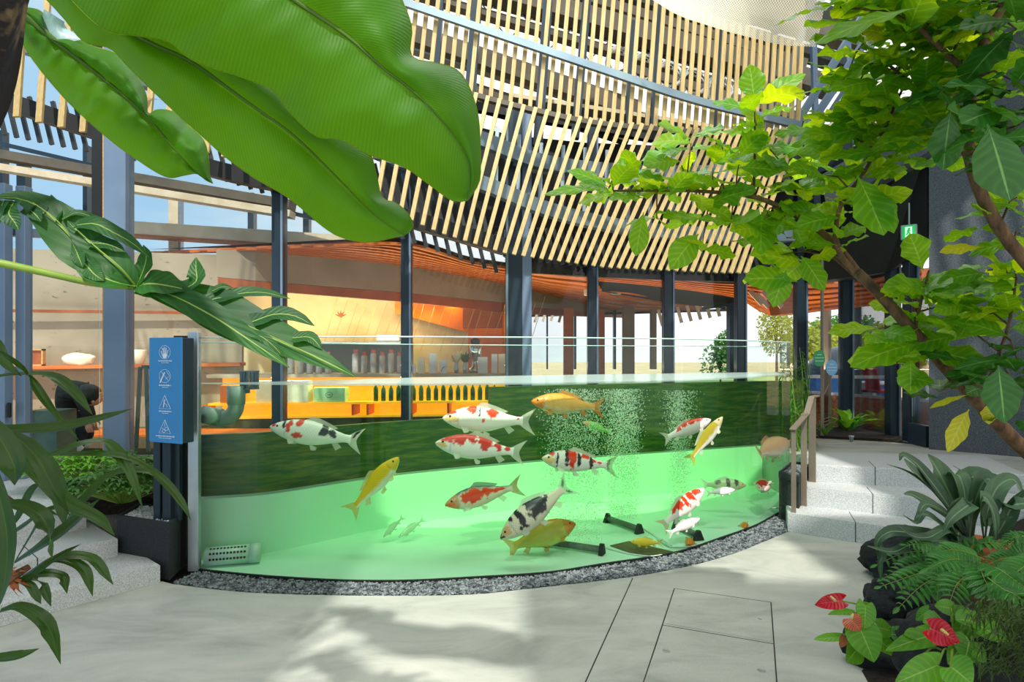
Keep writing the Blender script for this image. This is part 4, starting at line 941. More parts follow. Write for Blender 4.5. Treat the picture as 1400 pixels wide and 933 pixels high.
koi('white koi with red shoulder blotches and black bands before the tail, leftmost in the tank', (369, 584), (496, 604), 4.75, 4.85, WH,
    [(.20, .35, .035, .5, RD), (.31, .8, .035, .45, RD), (.3, -.35, .05, .28, RD), (.04, .6, .02, .4, RD2), (.57, .5, .045, .7, BK), (.67, .35, .05, .65, BK), (.15, .5, .015, .7, BK), (.93, .6, .03, .35, BK)], seed=1, bend=.05, fat=1.08)
koi('bright yellow koi with a white belly swimming steeply upward', (546, 625), (477, 702), 4.7, 4.75, YL, [], dors=1, belly=WH, headc=hx('f4c818'), fin=hx('f2dca0'), tailc=hx('f0cc60'), net=True, seed=2, bend=-.05, fat=.95)
koi('white koi with three round red spots, upper of the pair at the tank centre', (605, 572), (731, 577), 4.75, 4.8, WH,
    [(.10, .85, .05, .45, RD), (.31, .95, .055, .5, RD), (.54, .62, .065, .45, RD), (.44, -.02, .017, .2, RD), (.40, .6, .012, .4, BK), (.09, -.1, .08, .5, hx('f0cc90')), (.82, .5, .015, .3, RD2)], seed=3, bend=.05, fat=1.1)
koi('white koi with a broad wavy red back, lower of the pair at the tank centre', (595, 606), (718, 620), 4.6, 4.65, WH,
    [(.12, .7, .07, .5, RD2), (.27, .75, .09, .75, RD2), (.38, .9, .08, .6, RD2), (.55, .7, .08, .8, RD2), (.70, .7, .045, .8, RD2), (.8, .5, .035, .6, RD2), (.07, -.1, .06, .5, hx('f0c878'))], seed=4, bend=.04, fat=1.05)
koi('golden orange koi with a scaled body, uppermost fish in the tank', (726, 549), (826, 558), 4.75, 4.8, hx('f4bc50'), [], headc=hx('f09418'), belly=hx('f0dca0'), fin=hx('e8901c'), tailc=hx('ee9c28'), net=True, seed=5, bend=.04, fat=1.1, back=hx('e8a030'))
koi('white koi with an orange saddle and ragged black bands, below the golden koi', (740, 627), (843, 638), 4.7, 4.8, WH,
    [(.33, .5, .04, .9, BK), (.40, .35, .055, 1.0, RD), (.49, .3, .025, .8, BK), (.58, .8, .06, .45, RD), (.66, .2, .028, .9, BK), (.12, .85, .04, .3, RD), (.2, .0, .015, .8, BK), (.77, .3, .03, .3, RD), (.90, .1, .035, .8, BK), (.07, -.1, .08, .7, hx('f0d890')), (.7, .5, .02, .3, RD)], seed=6, bend=.06, fat=1.08, tailc=hx('c8d8b0'))
koi('mottled orange sided koi with a grey back, left of the black and white koi', (608, 691), (714, 664), 4.7, 4.9, hx('f0e0c8'),
    [(.36, .15, .16, .62, RD), (.55, .3, .16, .4, RD), (.7, .4, .1, .3, RD), (.06, -.2, .06, .5, hx('e87830')), (.95, .2, .05, .7, hx('d84018'))], back=hx('6a8484'), headc=hx('d8a070'), seed=7, bend=.05, fat=1.02, tailc=hx('c88860'))
koi('white koi with black netted patches diving head down to the left', (684, 737), (782, 660), 4.45, 4.6, hx('ece6cc'),
    [(.52, .4, .13, .95, BK), (.30, .3, .04, .9, BK), (.03, .2, .03, .7, BK), (.2, .8, .02, .3, BK), (.24, -.4, .02, .2, BK), (.66, .75, .02, .3, BK), (.93, .5, .03, .3, BK), (.93, -.5, .03, .3, BK), (.09, .3, .06, .6, hx('e8c080'))], net=True, seed=8, bend=-.05, fat=1.12, tailc=hx('d8e8d0'))
koi('orange headed olive koi behind the black and white koi, with yellow fins', (787, 716), (690, 752), 4.85, 4.75, hx('c8b840'), [], headc=hx('d88a28'), fin=hx('e0a820'), belly=hx('c8c860'), net=True, seed=9, bend=.04, fat=1.3, back=hx('d08c30'))
koi('white koi with a red stripe along its back, behind the olive koi near the right', (972, 574), (905, 601), 5.0, 5.05, WH, [(.22, .8, .1, .4, RD), (.36, .8, .1, .45, RD), (.5, .75, .09, .5, RD), (.62, .6, .06, .45, RD)], seed=10, bend=-.05, fat=1.1)
koi('slender olive yellow koi rising head up in front of the white one', (988, 570), (941, 632), 4.85, 4.9, hx('b8a828'), [], belly=WH, headc=hx('d8cc98'), fin=hx('e8ecc8'), tailc=hx('c8b820'), net=True, seed=11, bend=-.05, fat=.85)
koi('white koi with a jagged red back rising to the right above a small white koi', (963, 668), (903, 722), 4.8, 4.85, WH, [(.14, .6, .07, .8, RD), (.26, .6, .06, .95, RD), (.38, .45, .035, .9, RD), (.5, .65, .09, .7, RD), (.63, .7, .06, .5, RD)], seed=12, bend=-.06, fat=1.12, tailc=hx('e8b8a0'))
koi('small plain white koi just below the red backed one', (957, 709), (912, 731), 4.7, 4.75, hx('f0ece4'), [], seed=13, bend=-.04, fat=1.0)
koi('small plain white koi in front of the green and black koi', (1005, 670), (965, 675), 5.2, 5.2, hx('eef2ec'), [], seed=14, bend=.03)
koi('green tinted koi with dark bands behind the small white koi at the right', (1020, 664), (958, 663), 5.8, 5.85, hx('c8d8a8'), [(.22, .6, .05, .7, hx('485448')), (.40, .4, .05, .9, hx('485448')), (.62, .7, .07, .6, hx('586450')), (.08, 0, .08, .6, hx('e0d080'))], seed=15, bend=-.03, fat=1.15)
koi('small red and white koi turned end on by the right end of the tank', (1043, 671), (1044, 654), 5.7, 6.15, hx('f0d8d0'), [(.3, .2, .25, .9, hx('c82818'))], seed=16, bend=.0, fat=1.1, tailc=hx('e8c0b0'))
koi('pale orange koi close to the right end of the glass', (1077, 604), (1034, 622), 6.42, 5.95, hx('f0b890'), [], belly=hx('f4dcc8'), fin=hx('f0a080'), tailc=hx('f09880'), net=True, seed=17, bend=-.05, fat=1.15)
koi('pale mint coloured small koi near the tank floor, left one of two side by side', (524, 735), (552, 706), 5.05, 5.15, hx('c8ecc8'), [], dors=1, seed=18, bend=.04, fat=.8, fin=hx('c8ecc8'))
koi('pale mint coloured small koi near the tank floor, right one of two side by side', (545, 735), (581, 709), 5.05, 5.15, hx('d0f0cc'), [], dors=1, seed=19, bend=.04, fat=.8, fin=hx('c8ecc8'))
koi('small bright yellow koi hovering over the olive mat', (862, 741), (907, 743), 4.8, 4.8, hx('e8cc28'), [], seed=20, bend=.03, fin=hx('ecd860'), fat=1.0)
koi('small orange koi facing out at the front glass, right of the mat', (941, 745), (948, 738), 4.93, 5.15, hx('d88a28'), [], headc=hx('e08820'), seed=21, bend=.0, fat=1.4, fin=hx('e09830'))
koi('small orange koi facing out at the right hand end of the floor', (1019, 722), (1013, 715), 5.46, 5.72, hx('d88a28'), [], headc=hx('e08820'), seed=22, bend=.0, fat=1.2, fin=hx('e09830'))
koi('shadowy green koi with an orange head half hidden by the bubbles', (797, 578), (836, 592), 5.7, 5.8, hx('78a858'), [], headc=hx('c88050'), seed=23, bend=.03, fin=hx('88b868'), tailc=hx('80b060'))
# ================================================================== STEPS, PLANTERS, RAIL, SIGNS
def step(root, poly, z0, z1, joints=()):
    mb = MB(); ps = [(p.x, p.y) for p in poly]; b = .012
    cx = sum(p[0] for p in ps) / len(ps); cy = sum(p[1] for p in ps) / len(ps)
    n = len(ps); a = sum(ps[i][0] * ps[(i + 1) % n][1] - ps[(i + 1) % n][0] * ps[i][1] for i in range(n))
    if a < 0: ps = ps[::-1]
    ins = [(x + (cx - x) * .006, y + (cy - y) * .012) for x, y in ps]
    vs = [(x, y, z0) for x, y in ps] + [(x, y, z1 - b) for x, y in ps] + [(x, y, z1) for x, y in ins]
    fs = [tuple(range(n - 1, -1, -1)), tuple(range(2 * n, 3 * n))] + [(k * n + i, k * n + (i + 1) % n, (k + 1) * n + (i + 1) % n, (k + 1) * n + i) for k in (0, 1) for i in range(n)]
    mb.add(vs, fs); o = mb.build('step', M['granite'], root)
    for p, q in joints:
        m2 = MB(); p = Vector(p); q = Vector(q); nn = Vector((q.y - p.y, p.x - q.x, 0)).normalized() * 0
        m2.bar((p.x, p.y, z1 + .0005), (q.x, q.y, z1 + .0005), .005, .002)
        d = (p - q).normalized() * .0015
        m2.bar((p.x + d.x, p.y + d.y, z0 + .002), (p.x + d.x, p.y + d.y, z1), .005, .003, up=(q - p)); m2.build('joint', M['planter'], o)
    return o
st = empty('granite_steps', G(1150, 730), 'three pale granite steps beside the taupe handrail, right of the tank', 'steps', 'granite steps')
a1, b1 = G(1077, 727.5), G(1240, 753); d1 = (b1 - a1); b1 = a1 + d1.normalized() * 2.6
back = Vector((.36, .93, 0)).normalized()
def jl(a, b, t, w): p = a.lerp(b, t); return (p, p + Vector((-(a - b).y, (a - b).x, 0)).normalized() * -w if False else p + back * w)
a2, b2 = G(1103, 692, .165), G(1250, 709, .165); a2.z = b2.z = 0; b2 = a2 + (b2 - a2).normalized() * 2.6
a3, b3 = G(1111, 659.5, .33), G(1262, 668, .33); a3.z = b3.z = 0; b3 = a3 + (b3 - a3).normalized() * 1.7
step(st, [a1, b1, b1 + back * .9, a1 + back * .55], 0.001, .165, [jl(a1, b1, .2, .36), jl(a1, b1, .50, .4)])
step(st, [a2, b2, b2 + back * .8, a2 + back * .45], .0, .333, [jl(a2, b2, .2, .3), jl(a2, b2, .56, .3)])
step(st, [a3, b3, b3 + back * 1.1, a3 + back * .8], .0, .5, [jl(a3, b3, .31, .35), jl(a3, b3, .72, .3)])
st = empty('granite_steps', G(100, 830), 'wide pale granite steps beside the black planter at the left', 'steps', 'granite steps')
a1, b1 = G(219, 797), G(0, 858); e = (b1 - a1).normalized(); bk = Vector((-.75, .66, 0)).normalized()
step(st, [a1, a1 + e * 3, a1 + e * 3 + bk * 1.5, a1 + bk * .8], .001, .128, [(a1 + e * .95, a1 + e * .95 + bk * .4)])
a2, b2 = G(161, 760, .128), G(0, 806, .128); a2.z = b2.z = 0; e2 = (b2 - a2).normalized()
step(st, [a2, a2 + e2 * 3, a2 + e2 * 3 + bk * 1.6, a2 + bk * 1.0], .0, .256, [(a2 + e2 * .5, a2 + e2 * .5 + bk * .4)])
a3, b3 = G(118, 722, .256), G(0, 752, .256); a3.z = b3.z = 0; e3 = (b3 - a3).normalized()
step(st, [a3, a3 + e3 * 3, a3 + e3 * 3 + bk * 2, a3 + bk * 1.4], .0, .384)
# handrail
hr = empty('handrail', P(1095, 690, 5.6), 'flat taupe metal handrail with three posts climbing the right steps', 'handrail')
for px, w, y0, y1, D, dp in ((1085, 6, 589, 702, 5.42, .05), (1099, 7.5, 566, 693, 5.66, .05), (1110.5, 9, 545, 660.5, 5.9, .05)):
    mb = MB(); t_ = P(px, y0, D); b_ = P(px, y1, D)
    q = Matrix.Rotation(radians(-35), 3, 'Z'); mb.box((t_ + b_) / 2, (w / F * D, .02, t_.z - b_.z), q, .003); mb.build('post', M['rail'], hr)
mb = MB(); pts = [P(1083.5, 588, 5.40), P(1103, 566, 5.7), P(1109.5, 543.5, 5.88), P(1117, 541.5, 6.0)]
for p, q in zip(pts, pts[1:]): mb.bar(p, q, .055, .016, up=(0, 0, 1), bev=.003)
mb.build('rail', M['rail'], hr)
# left planter with sign pedestal
pc = [G(161, 789), G(234, 797.5), G(256, 783), G(190, 776)]
A_, B_ = pc[0], pc[1]; A_ = XD(161, 4.45, 0); B_ = XD(232, 4.25, 0); C_ = XD(257, 4.62, 0); D_ = A_ + (C_ - B_)
pl = empty('stone_planter', (A_ + C_) / 2, 'square black stone planter filled with white gravel under the blue sign', 'planter')
mb = MB(); ps = [(p.x, p.y) for p in (A_, B_, C_, D_)]; mb.prism(ps, 0, .33); mb.build('planter_body', M['planter'], pl)
cx_ = sum(p[0] for p in ps) / 4; cy_ = sum(p[1] for p in ps) / 4
def scl(k): return [(cx_ + (x - cx_) * k, cy_ + (y - cy_) * k) for x, y in ps]
mb = MB()
O = scl(1.025); I = scl(.9)
for i in range(4):
    j = (i + 1) % 4; q = [O[i], O[j], I[j], I[i]]; mb.prism(q, .332, .395)
mb.build('planter_rim', M['planter'], pl)
def sq(R):
    a, b = R.random() * .84 + .08, R.random() * .84 + .08; p = A_.lerp(B_, a) + (D_ - A_) * b; return Vector((p.x, p.y, .375 + R.random() * .01))
mb = MB(); mb.prism(scl(.9), .32, .372); stones(mb, 700, sq, .007, .014, 3); g = mb.build('white_gravel', M['whitegravel'], pl); g['kind'] = 'stuff'
sg = empty('sign_pedestal', P(232, 690, 4.4), 'tall blue sign board with white pictograms on three dark posts', 'sign')
for px, D, w in ((217, 4.40, 10), (230, 4.36, 11), (243, 4.40, 9), (224, 4.5, 8)):
    mb = MB(); c = XD(px, D, 0); mb.box((c.x, D, .37 + .62), (w / F * D, .05, 1.24), bev=.004); mb.build('post', M['steel_dark'], sg)
f0, f1 = P(205, 535, 4.22), P(249, 535, 4.10)
nrm = (f1 - f0).cross(Vector((0, 0, 1))).normalized()
zt = P(205, 462, 4.22).z; zb = P(205, 604, 4.22).z
mb = MB(); mb.bar((f0.x, f0.y, (zt + zb) / 2), (f1.x, f1.y, (zt + zb) / 2), .012, zt - zb, bev=.002); face = mb.build('sign_face', M['blue'], sg)
off = -nrm * .05 if nrm.y < 0 else nrm * .05
mb = MB(); mb.bar((f0.x + off.x, f0.y + off.y, (zt + zb) / 2), (f1.x + off.x, f1.y + off.y, (zt + zb) / 2), .085, zt - zb - .006, bev=.004); mb.build('sign_box', M['steel_dark'], sg)
nf = nrm if nrm.y < 0 else -nrm
def SP(u, v, o=.0075):      # u 0..1 across the face, v in photo rows
    p = f0.lerp(f1, u); return Vector((p.x, p.y, P(205, v, 4.22).z)) + nf * o
def dot_line(mb, u0, u1, v, h, seed):
    R = random.Random(seed); u = u0
    while u < u1:
        w_ = R.uniform(.012, .03); mb.bar(SP(u, v), SP(min(u1, u + w_), v), .0008, h * R.uniform(.6, 1)); u += w_ + .012
def stroke(mb, pts, r=.0014): mb.tube([SP(*p) for p in pts], r, 4)
ic = MB()
def ring(mb, u, v, ru, rv): stroke(mb, [(u + ru * cos(2 * pi * k / 24), v + rv * sin(2 * pi * k / 24)) for k in range(25)])
ring(ic, .5, 482, .17, 9)
for k, (du, top) in enumerate(((-.11, 480), (-.05, 476), (.0, 475), (.05, 476), (.1, 479))): stroke(ic, [(.5 + du * .5, 488), (.5 + du, top)], .003)
ic.bar(SP(.45, 487), SP(.55, 487), .001, .03); stroke(ic, [(.38, 475.5), (.62, 488.5)])
ring(ic, .5, 514, .17, 9)
stroke(ic, [(.36, 523), (.44, 515), (.5, 509)], .005); stroke(ic, [(.55, 507), (.64, 514), (.52, 518)], .0014); stroke(ic, [(.38, 507.5), (.62, 520.5)])
for v0 in (540, 573):
    stroke(ic, [(.5, v0), (.68, v0 + 18), (.32, v0 + 18), (.5, v0)], .0018)
stroke(ic, [(.49, 547), (.48, 551), (.46, 556)], .0035); stroke(ic, [(.48, 550), (.56, 553), (.57, 556)], .0015); ring(ic, .5, 546.5, .015, .8)
ring(ic, .55, 585, .05, 2); ring(ic, .47, 588, .05, 2); stroke(ic, [(.5, 577), (.5, 582)], .0016); stroke(ic, [(.42, 584), (.5, 587), (.6, 587)], .0014)
for v, u0, u1, s_ in ((493.5, .3, .72, 1), (526.5, .32, .7, 2), (561.5, .32, .7, 3), (595, .22, .8, 4)):
    dot_line(ic, u0, u1, v, .010, s_); dot_line(ic, u0 + .1, u1 - .1, v + 2.6, .005, s_ + 9)
ic.build('pictograms', M['white'], face)
# right planter box with bamboo
pr = empty('stone_planter', P(1078, 690, 6), 'black planter box with grey gravel standing behind the handrail', 'planter')
A_, B_, C_, D_ = XD(1063, 5.72, 0), XD(1094, 5.62, 0), XD(1106, 6.2, 0), XD(1080, 6.15, 0)
A_ = G(1065, 712); B_ = XD(1092, 5.55, 0); D_ = XD(1081, 6.28, 0); C_ = XD(1110, 6.35, 0)
ps = [(p.x, p.y) for p in (A_, B_, C_, D_)]
mb = MB(); mb.prism(ps, 0, .40); mb.build('planter_body', M['planter'], pr)
cx_ = sum(p[0] for p in ps) / 4; cy_ = sum(p[1] for p in ps) / 4
mb = MB(); O = scl(1.03); I = scl(.86)
for i in range(4):
    j = (i + 1) % 4; mb.prism([O[i], O[j], I[j], I[i]], .402, .455)
mb.build('planter_rim', M['planter'], pr)
mb = MB(); mb.prism(scl(.86), .40, .435); stones(mb, 500, lambda R: Vector((*((Vector(ps[0]).lerp(Vector(ps[1]), R.random() * .9 + .05)).lerp(Vector(ps[3]).lerp(Vector(ps[2]), .5), R.random() * .8)), .44)), .007, .014, 4)
g = mb.build('gravel_fill', M['gravel'], pr); g['kind'] = 'stuff'
# bamboo behind the rail
def bamboo(c, h, n, seed, lab):
    R = random.Random(seed); o = empty('bamboo', c, lab, 'bamboo')
    leaves = MB()
    for i in range(n):
        b = Vector(c) + Vector((R.uniform(-.12, .12), R.uniform(-.2, .2), 0)); tp = b + Vector((R.uniform(-.12, .12), R.uniform(-.1, .1), h * R.uniform(.7, 1)))
        m2 = MB(); m2.tube([b, b.lerp(tp, .5) + Vector((.01, 0, 0)), tp], [.007, .006, .003], 6); m2.build('cane', M['stem'], o)
        for k in range(70):
            p = b.lerp(tp, R.uniform(.05, 1)); a = R.uniform(0, 6.28); d = Vector((cos(a), sin(a), R.uniform(-.7, .5))).normalized() * R.uniform(.06, .11)
            blade(leaves, [p, p + d * .5, p + d + Vector((0, 0, -.02))], w_ov(.008), n=3, m=1)
    leaves.build('leaves', M['bamboo'], o)
bamboo(XD(1092, 6.9, .45), 1.25, 9, 3, 'tall feathery green bamboo rising behind the handrail and planter box')
# ================================================================== BEYOND THE GLASS, RIGHT
mb = MB(); mb.prism([(3.3, 7.95), (4.55, 7.4), (5.0, 7.9), (4.9, 8.8), (3.6, 9.0)], .48, .53); struct('floor_soil_bed', mb, M['soil'])
def signpost(name, px, py, D, ybot, m, lab, sh, pole):
    o = empty(name, P(px, ybot, D), lab, 'sign', 'small leaf shaped garden signs')
    mb = MB(); out_ = []
    for k in range(24):
        a = 2 * pi * k / 24; x, y = cos(a), sin(a); s_ = abs(sin(a)) ** .8 * (1 if y > 0 else -1)
        if sh: x, y = x * .82 + .25 * y * y * y, s_ - .12 * x
        else: x, y = x * .85 * (1 - .25 * y * y), s_
        out_.append((x, y))
    R0 = 9.5 / F * D; vs = []
    for dy in (-.004, .004): vs += [P(px, py, D) + Vector((x * R0, dy, y * R0 * 1.15)) for x, y in out_]
    n_ = 24; mb.add(vs, [tuple(range(n_)), tuple(range(2 * n_ - 1, n_ - 1, -1))] + [(i, (i + 1) % n_, n_ + (i + 1) % n_, n_ + i) for i in range(n_)])
    b = mb.build('sign_plate', m, o)
    t = MB()
    for k, w_ in enumerate((.3, .62, .55)):
        R = random.Random(k); u = -w_
        while u < w_:
            q = R.uniform(.06, .14); c = P(px, py, D) + Vector((u * R0, -.006, (.5 - k * .45) * R0)); t.box(c + Vector((q * R0 / 2, 0, 0)), (q * R0, .002, R0 * .1)); u += q + .06
    t.build('lettering', M['white'], b)
    p2 = MB(); p2.tube([P(*q) for q in pole], .008, 6); p2.build('stake', M['rail'], o)
signpost('garden_sign', 1120, 490, 7.7, 590, M['signgreen'], 'round green garden sign with small white lettering on a thin stake', 1, [(1123, 595, 7.72), (1123, 497, 7.72)])
signpost('garden_sign', 1137, 503, 7.7, 590, M['signblue'], 'pale blue drop shaped garden sign beside the green one', 0, [(1126, 540, 7.74), (1134, 524, 7.74), (1137, 512, 7.72)])
mb = MB(); mb.tube([P(1124, 602, 7.75), P(1124, 300, 7.75)], .02, 10); struct('pillar_slim', mb, M['rail'])
bd = MB(); mb = MB(); mb.bar(P(1100, 515, 10.5), P(1290, 517, 10.2), .1, .05); struct('railing_top', mb, M['white'])
mb = MB(); mb.bar(P(1100, 536, 10.0), P(1290, 550, 9.2), .05, .04); struct('railing_low', mb, M['white'])
mb = MB(); mb.grid([[P(1095, 600, 9.6), P(1290, 612, 9.2)], [P(1095, 540, 9.8), P(1290, 552, 9.4)]]); struct('planting_bank', mb, M['brick'], solid=.1)
# table and chairs on the terrace
def terr_table(px, py, D):
    c = P(px, py, D); o = empty('terrace_table', (c.x, c.y, .45), 'white terrace table with white top outside behind the railing', 'table')
    mb = MB(); mb.box(c, (1.3, .8, .04), bev=.01); mb.build('tabletop', M['white'], o)
    for sx_ in (-.5, .5):
        mb = MB(); mb.box((c.x + sx_, c.y, (c.z + .44) / 2), (.06, .5, c.z - .46)); mb.build('leg', M['silver'], o)
terr_table(1220, 524, 12.0)
def terr_chair(px, D, lab, m):
    z = .45; c = XD(px, D, z); o = empty('terrace_chair', c, lab, 'chair', 'terrace chairs')
    mb = MB(); mb.box(c + Vector((0, 0, .42)), (.45, .42, .05), bev=.01); mb.build('seat', m, o)
    mb = MB(); mb.box(c + Vector((-.2, 0, .64)), (.05, .42, .42), Matrix.Rotation(-.2, 3, 'Y'), bev=.01); mb.build('backrest', m, o)
    for a in (-.18, .18):
        for b in (-.16, .16):
            mb = MB(); mb.tube([c + Vector((a, b, .005)), c + Vector((a, b, .4))], .015, 6); mb.build('leg', M['silver'], o)
terr_chair(1172, 11.6, 'red terrace chair left of the white table', M['red'])
terr_chair(1206, 11.3, 'red terrace chair in front of the white table', M['red'])
# blue canopy tent
o = empty('blue_tent', P(1155, 540, 13.5), 'blue dome shaped canopy standing outside beyond the railing', 'tent')
c = P(1158, 512, 13.5); mb = MB(); rows = []
for i in range(9):
    th = pi / 2 * i / 8; rows.append([c + Vector((.85 * sin(th) * cos(a), .7 * sin(th) * sin(a), .62 * cos(th))) for a in [2 * pi * k / 20 for k in range(21)]])
mb.grid(rows); mb.build('dome', M['steel_dark'], o, sm=True)
mb = MB(); mb.lathe([(.84, 0), (.84, -1.0), (.8, -1.06)], c, 20); mb.build('skirt', M['navyblue'], o)
# far trees beyond the terrace
def bush(name, lab, cat, c, r, n, ls, m, seed, trunk=0, group=None, lw=.3, stemm=None):
    R = random.Random(seed); o = empty(name, Vector(c) - Vector((0, 0, r[2] + trunk)), lab, cat, group); mb = MB(); c = Vector(c)
    lobes = [(Vector((R.uniform(-.5, .5) * r[0], R.uniform(-.5, .5) * r[1], R.uniform(-.3, .5) * r[2])), R.uniform(.45, .7)) for _ in range(7)]
    for i in range(n):
        l, k = R.choice(lobes); th = math.acos(R.uniform(-.7, 1)); ph = R.uniform(0, 6.28); q = R.uniform(.75, 1)
        d = Vector((sin(th) * cos(ph), sin(th) * sin(ph), cos(th))); p = c + l + Vector((d.x * r[0], d.y * r[1], d.z * r[2])) * k * q
        t = (d + Vector((R.uniform(-1, 1), R.uniform(-1, 1), R.uniform(-.8, .5)))).normalized() * ls * R.uniform(.6, 1.2)
        blade(mb, [p, p + t * .5, p + t + Vector((0, 0, -.15 * ls))], w_ov(ls * lw), nrm=d, n=2, m=1, fold=.2)
    mb.build('foliage', m, o)
    if trunk or stemm:
        m2 = MB(); b = c - Vector((0, 0, r[2] + trunk)); rt = max(.008, r[0] * .05)
        m2.tube([b, c + Vector((0, 0, -.1 * r[2]))], [rt * 1.4, rt * .7], 7)
        for l, k in lobes[:4]: m2.tube([c - Vector((0, 0, r[2] * .6)), c + l], [rt * .6, rt * .2], 5)
        m2.build('trunk', M['bark'], o)
    return o
for i, (px, py, D, rx, rz, lab) in enumerate([(1062, 448, 22, .8, 1.35, 'slender yellow green tree outside, seen just left of the slim pillar'),
        (1122, 478, 30, 1.9, 1.3, 'rounded yellow green tree behind the green garden sign'), (1188, 492, 26, 1.7, 1.3, 'rounded pale yellow tree behind the blue tent'),
        (1150, 462, 44, 3.6, 1.6, 'dark green distant tree above the others'), (1240, 480, 34, 2.2, 1.6, 'green tree seen through the right hand door glass')]):
    bush('tree', lab, 'tree', P(px, py, D), (rx, rx, rz), 2200, .16 * D / 25 * (1.2 if i != 0 else .8), M['tree_far'] if i != 3 else M['shrub'], 30 + i, trunk=max(.3, P(px, py, D).z - rz - .45), group='trees beyond the terrace')
bush('tree', 'dim dark shrub outside the far windows, behind the pond rim', 'tree', P(985, 487, 20), (.5, .5, .9), 900, .14, M['shrub'], 41, trunk=P(985, 487, 20).z - .9 - .44)
# ================================================================== BAR AND INTERIOR THINGS
bar = empty('bar_counter', P(500, 560, 9.2), 'long bar counter with an amber lit shelf beyond the tank', 'counter')
yb = 9.0
XL, XR = XD(285, 9.0, 0).x, XD(693, 9.6, 0).x
def bp(x): return 9.0 + (x - XL) / (XR - XL) * .6
def bseg(mb, z0, z1, dy0, dy1, x0=XL, x1=XR):
    p = [(x0, bp(x0) + dy0), (x1, bp(x1) + dy0), (x1, bp(x1) + dy1), (x0, bp(x0) + dy1)]; mb.prism(p, z0, z1)
mb = MB(); bseg(mb, 1.20, 1.25, -.06, .7); mb.build('countertop', M['creambeam'], bar)
mb = MB(); bseg(mb, .457, .60, 0, .5); bseg(mb, .6, 1.2, .46, .5); mb.build('plinth', M['darkfloor'], bar)
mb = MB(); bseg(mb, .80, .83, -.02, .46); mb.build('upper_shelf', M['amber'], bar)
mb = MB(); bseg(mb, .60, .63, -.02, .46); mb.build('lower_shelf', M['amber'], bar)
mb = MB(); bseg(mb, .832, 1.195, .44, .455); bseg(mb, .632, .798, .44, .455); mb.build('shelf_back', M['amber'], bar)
for px in (285, 480, 500, 560, 610, 690):
    mb = MB(); x = XD(px, 9.2, 0).x; mb.box((x, bp(x) + .2, .715), (.03, .4, .165)); mb.build('divider', M['wood_orange'], bar)
bar2 = MB()
for px0, w_, h_, m, lab in ((345, 72, 30, 'labelw', 'large cream carton on the amber lit shelf'), (422, 44, 20, 'mintbox', 'pale green box with a round emblem on the amber lit shelf'), (300, 26, 24, 'orange', 'orange carton at the left end of the lit shelf')):
    D = 9.05; x0 = XD(px0, D, 0).x; x1 = XD(px0 + w_, D, 0).x; hh = h_ / F * D
    y = bp((x0 + x1) / 2) + .15
    mb = MB(); mb.box(((x0 + x1) / 2, y, .832 + hh / 2), (x1 - x0, .24, hh), bev=.004); o = tag(mb.build('carton', M[m]), lab, 'box')
    if m == 'mintbox':
        m2 = MB(); c = Vector(((x0 + x1) / 2, y - .122, .832 + hh / 2)); m2.tube([c + Vector((.05 * cos(a), 0, .04 * sin(a))) for a in [2 * pi * k / 16 for k in range(17)]], .004, 4)
        m2.box(c + Vector((0, -.001, 0)), (.05, .002, .012)); m2.build('emblem', M['sage'], o)
def bottle(c, h, r, m, lab, group, cap=True, name='bottle', cat='bottle'):
    o = empty(name, c, lab, cat, group)
    mb = MB(); mb.lathe([(r * .9, 0), (r, h * .05), (r, h * .58), (r * .85, h * .68), (r * .36, h * .8), (r * .33, h * .95)], c, 12); mb.build('glass_body', m, o, sm=True)
    mb = MB(); mb.lathe([(r * .4, h * .94), (r * .4, h)], c, 10); mb.build('cap', M['labelw'], o)
    return o
RR = random.Random(11)
for k in range(17):
    px = 512 + k * 10.2; x = XD(px, 9.35, 0).x
    bottle(Vector((x, bp(x) + .12, .832)), .27 + .03 * (k % 3 == 0), .036, M['bottle'], 'green glass bottle in the row on the lit shelf under the bar top', 'green bottles on the lit shelf')
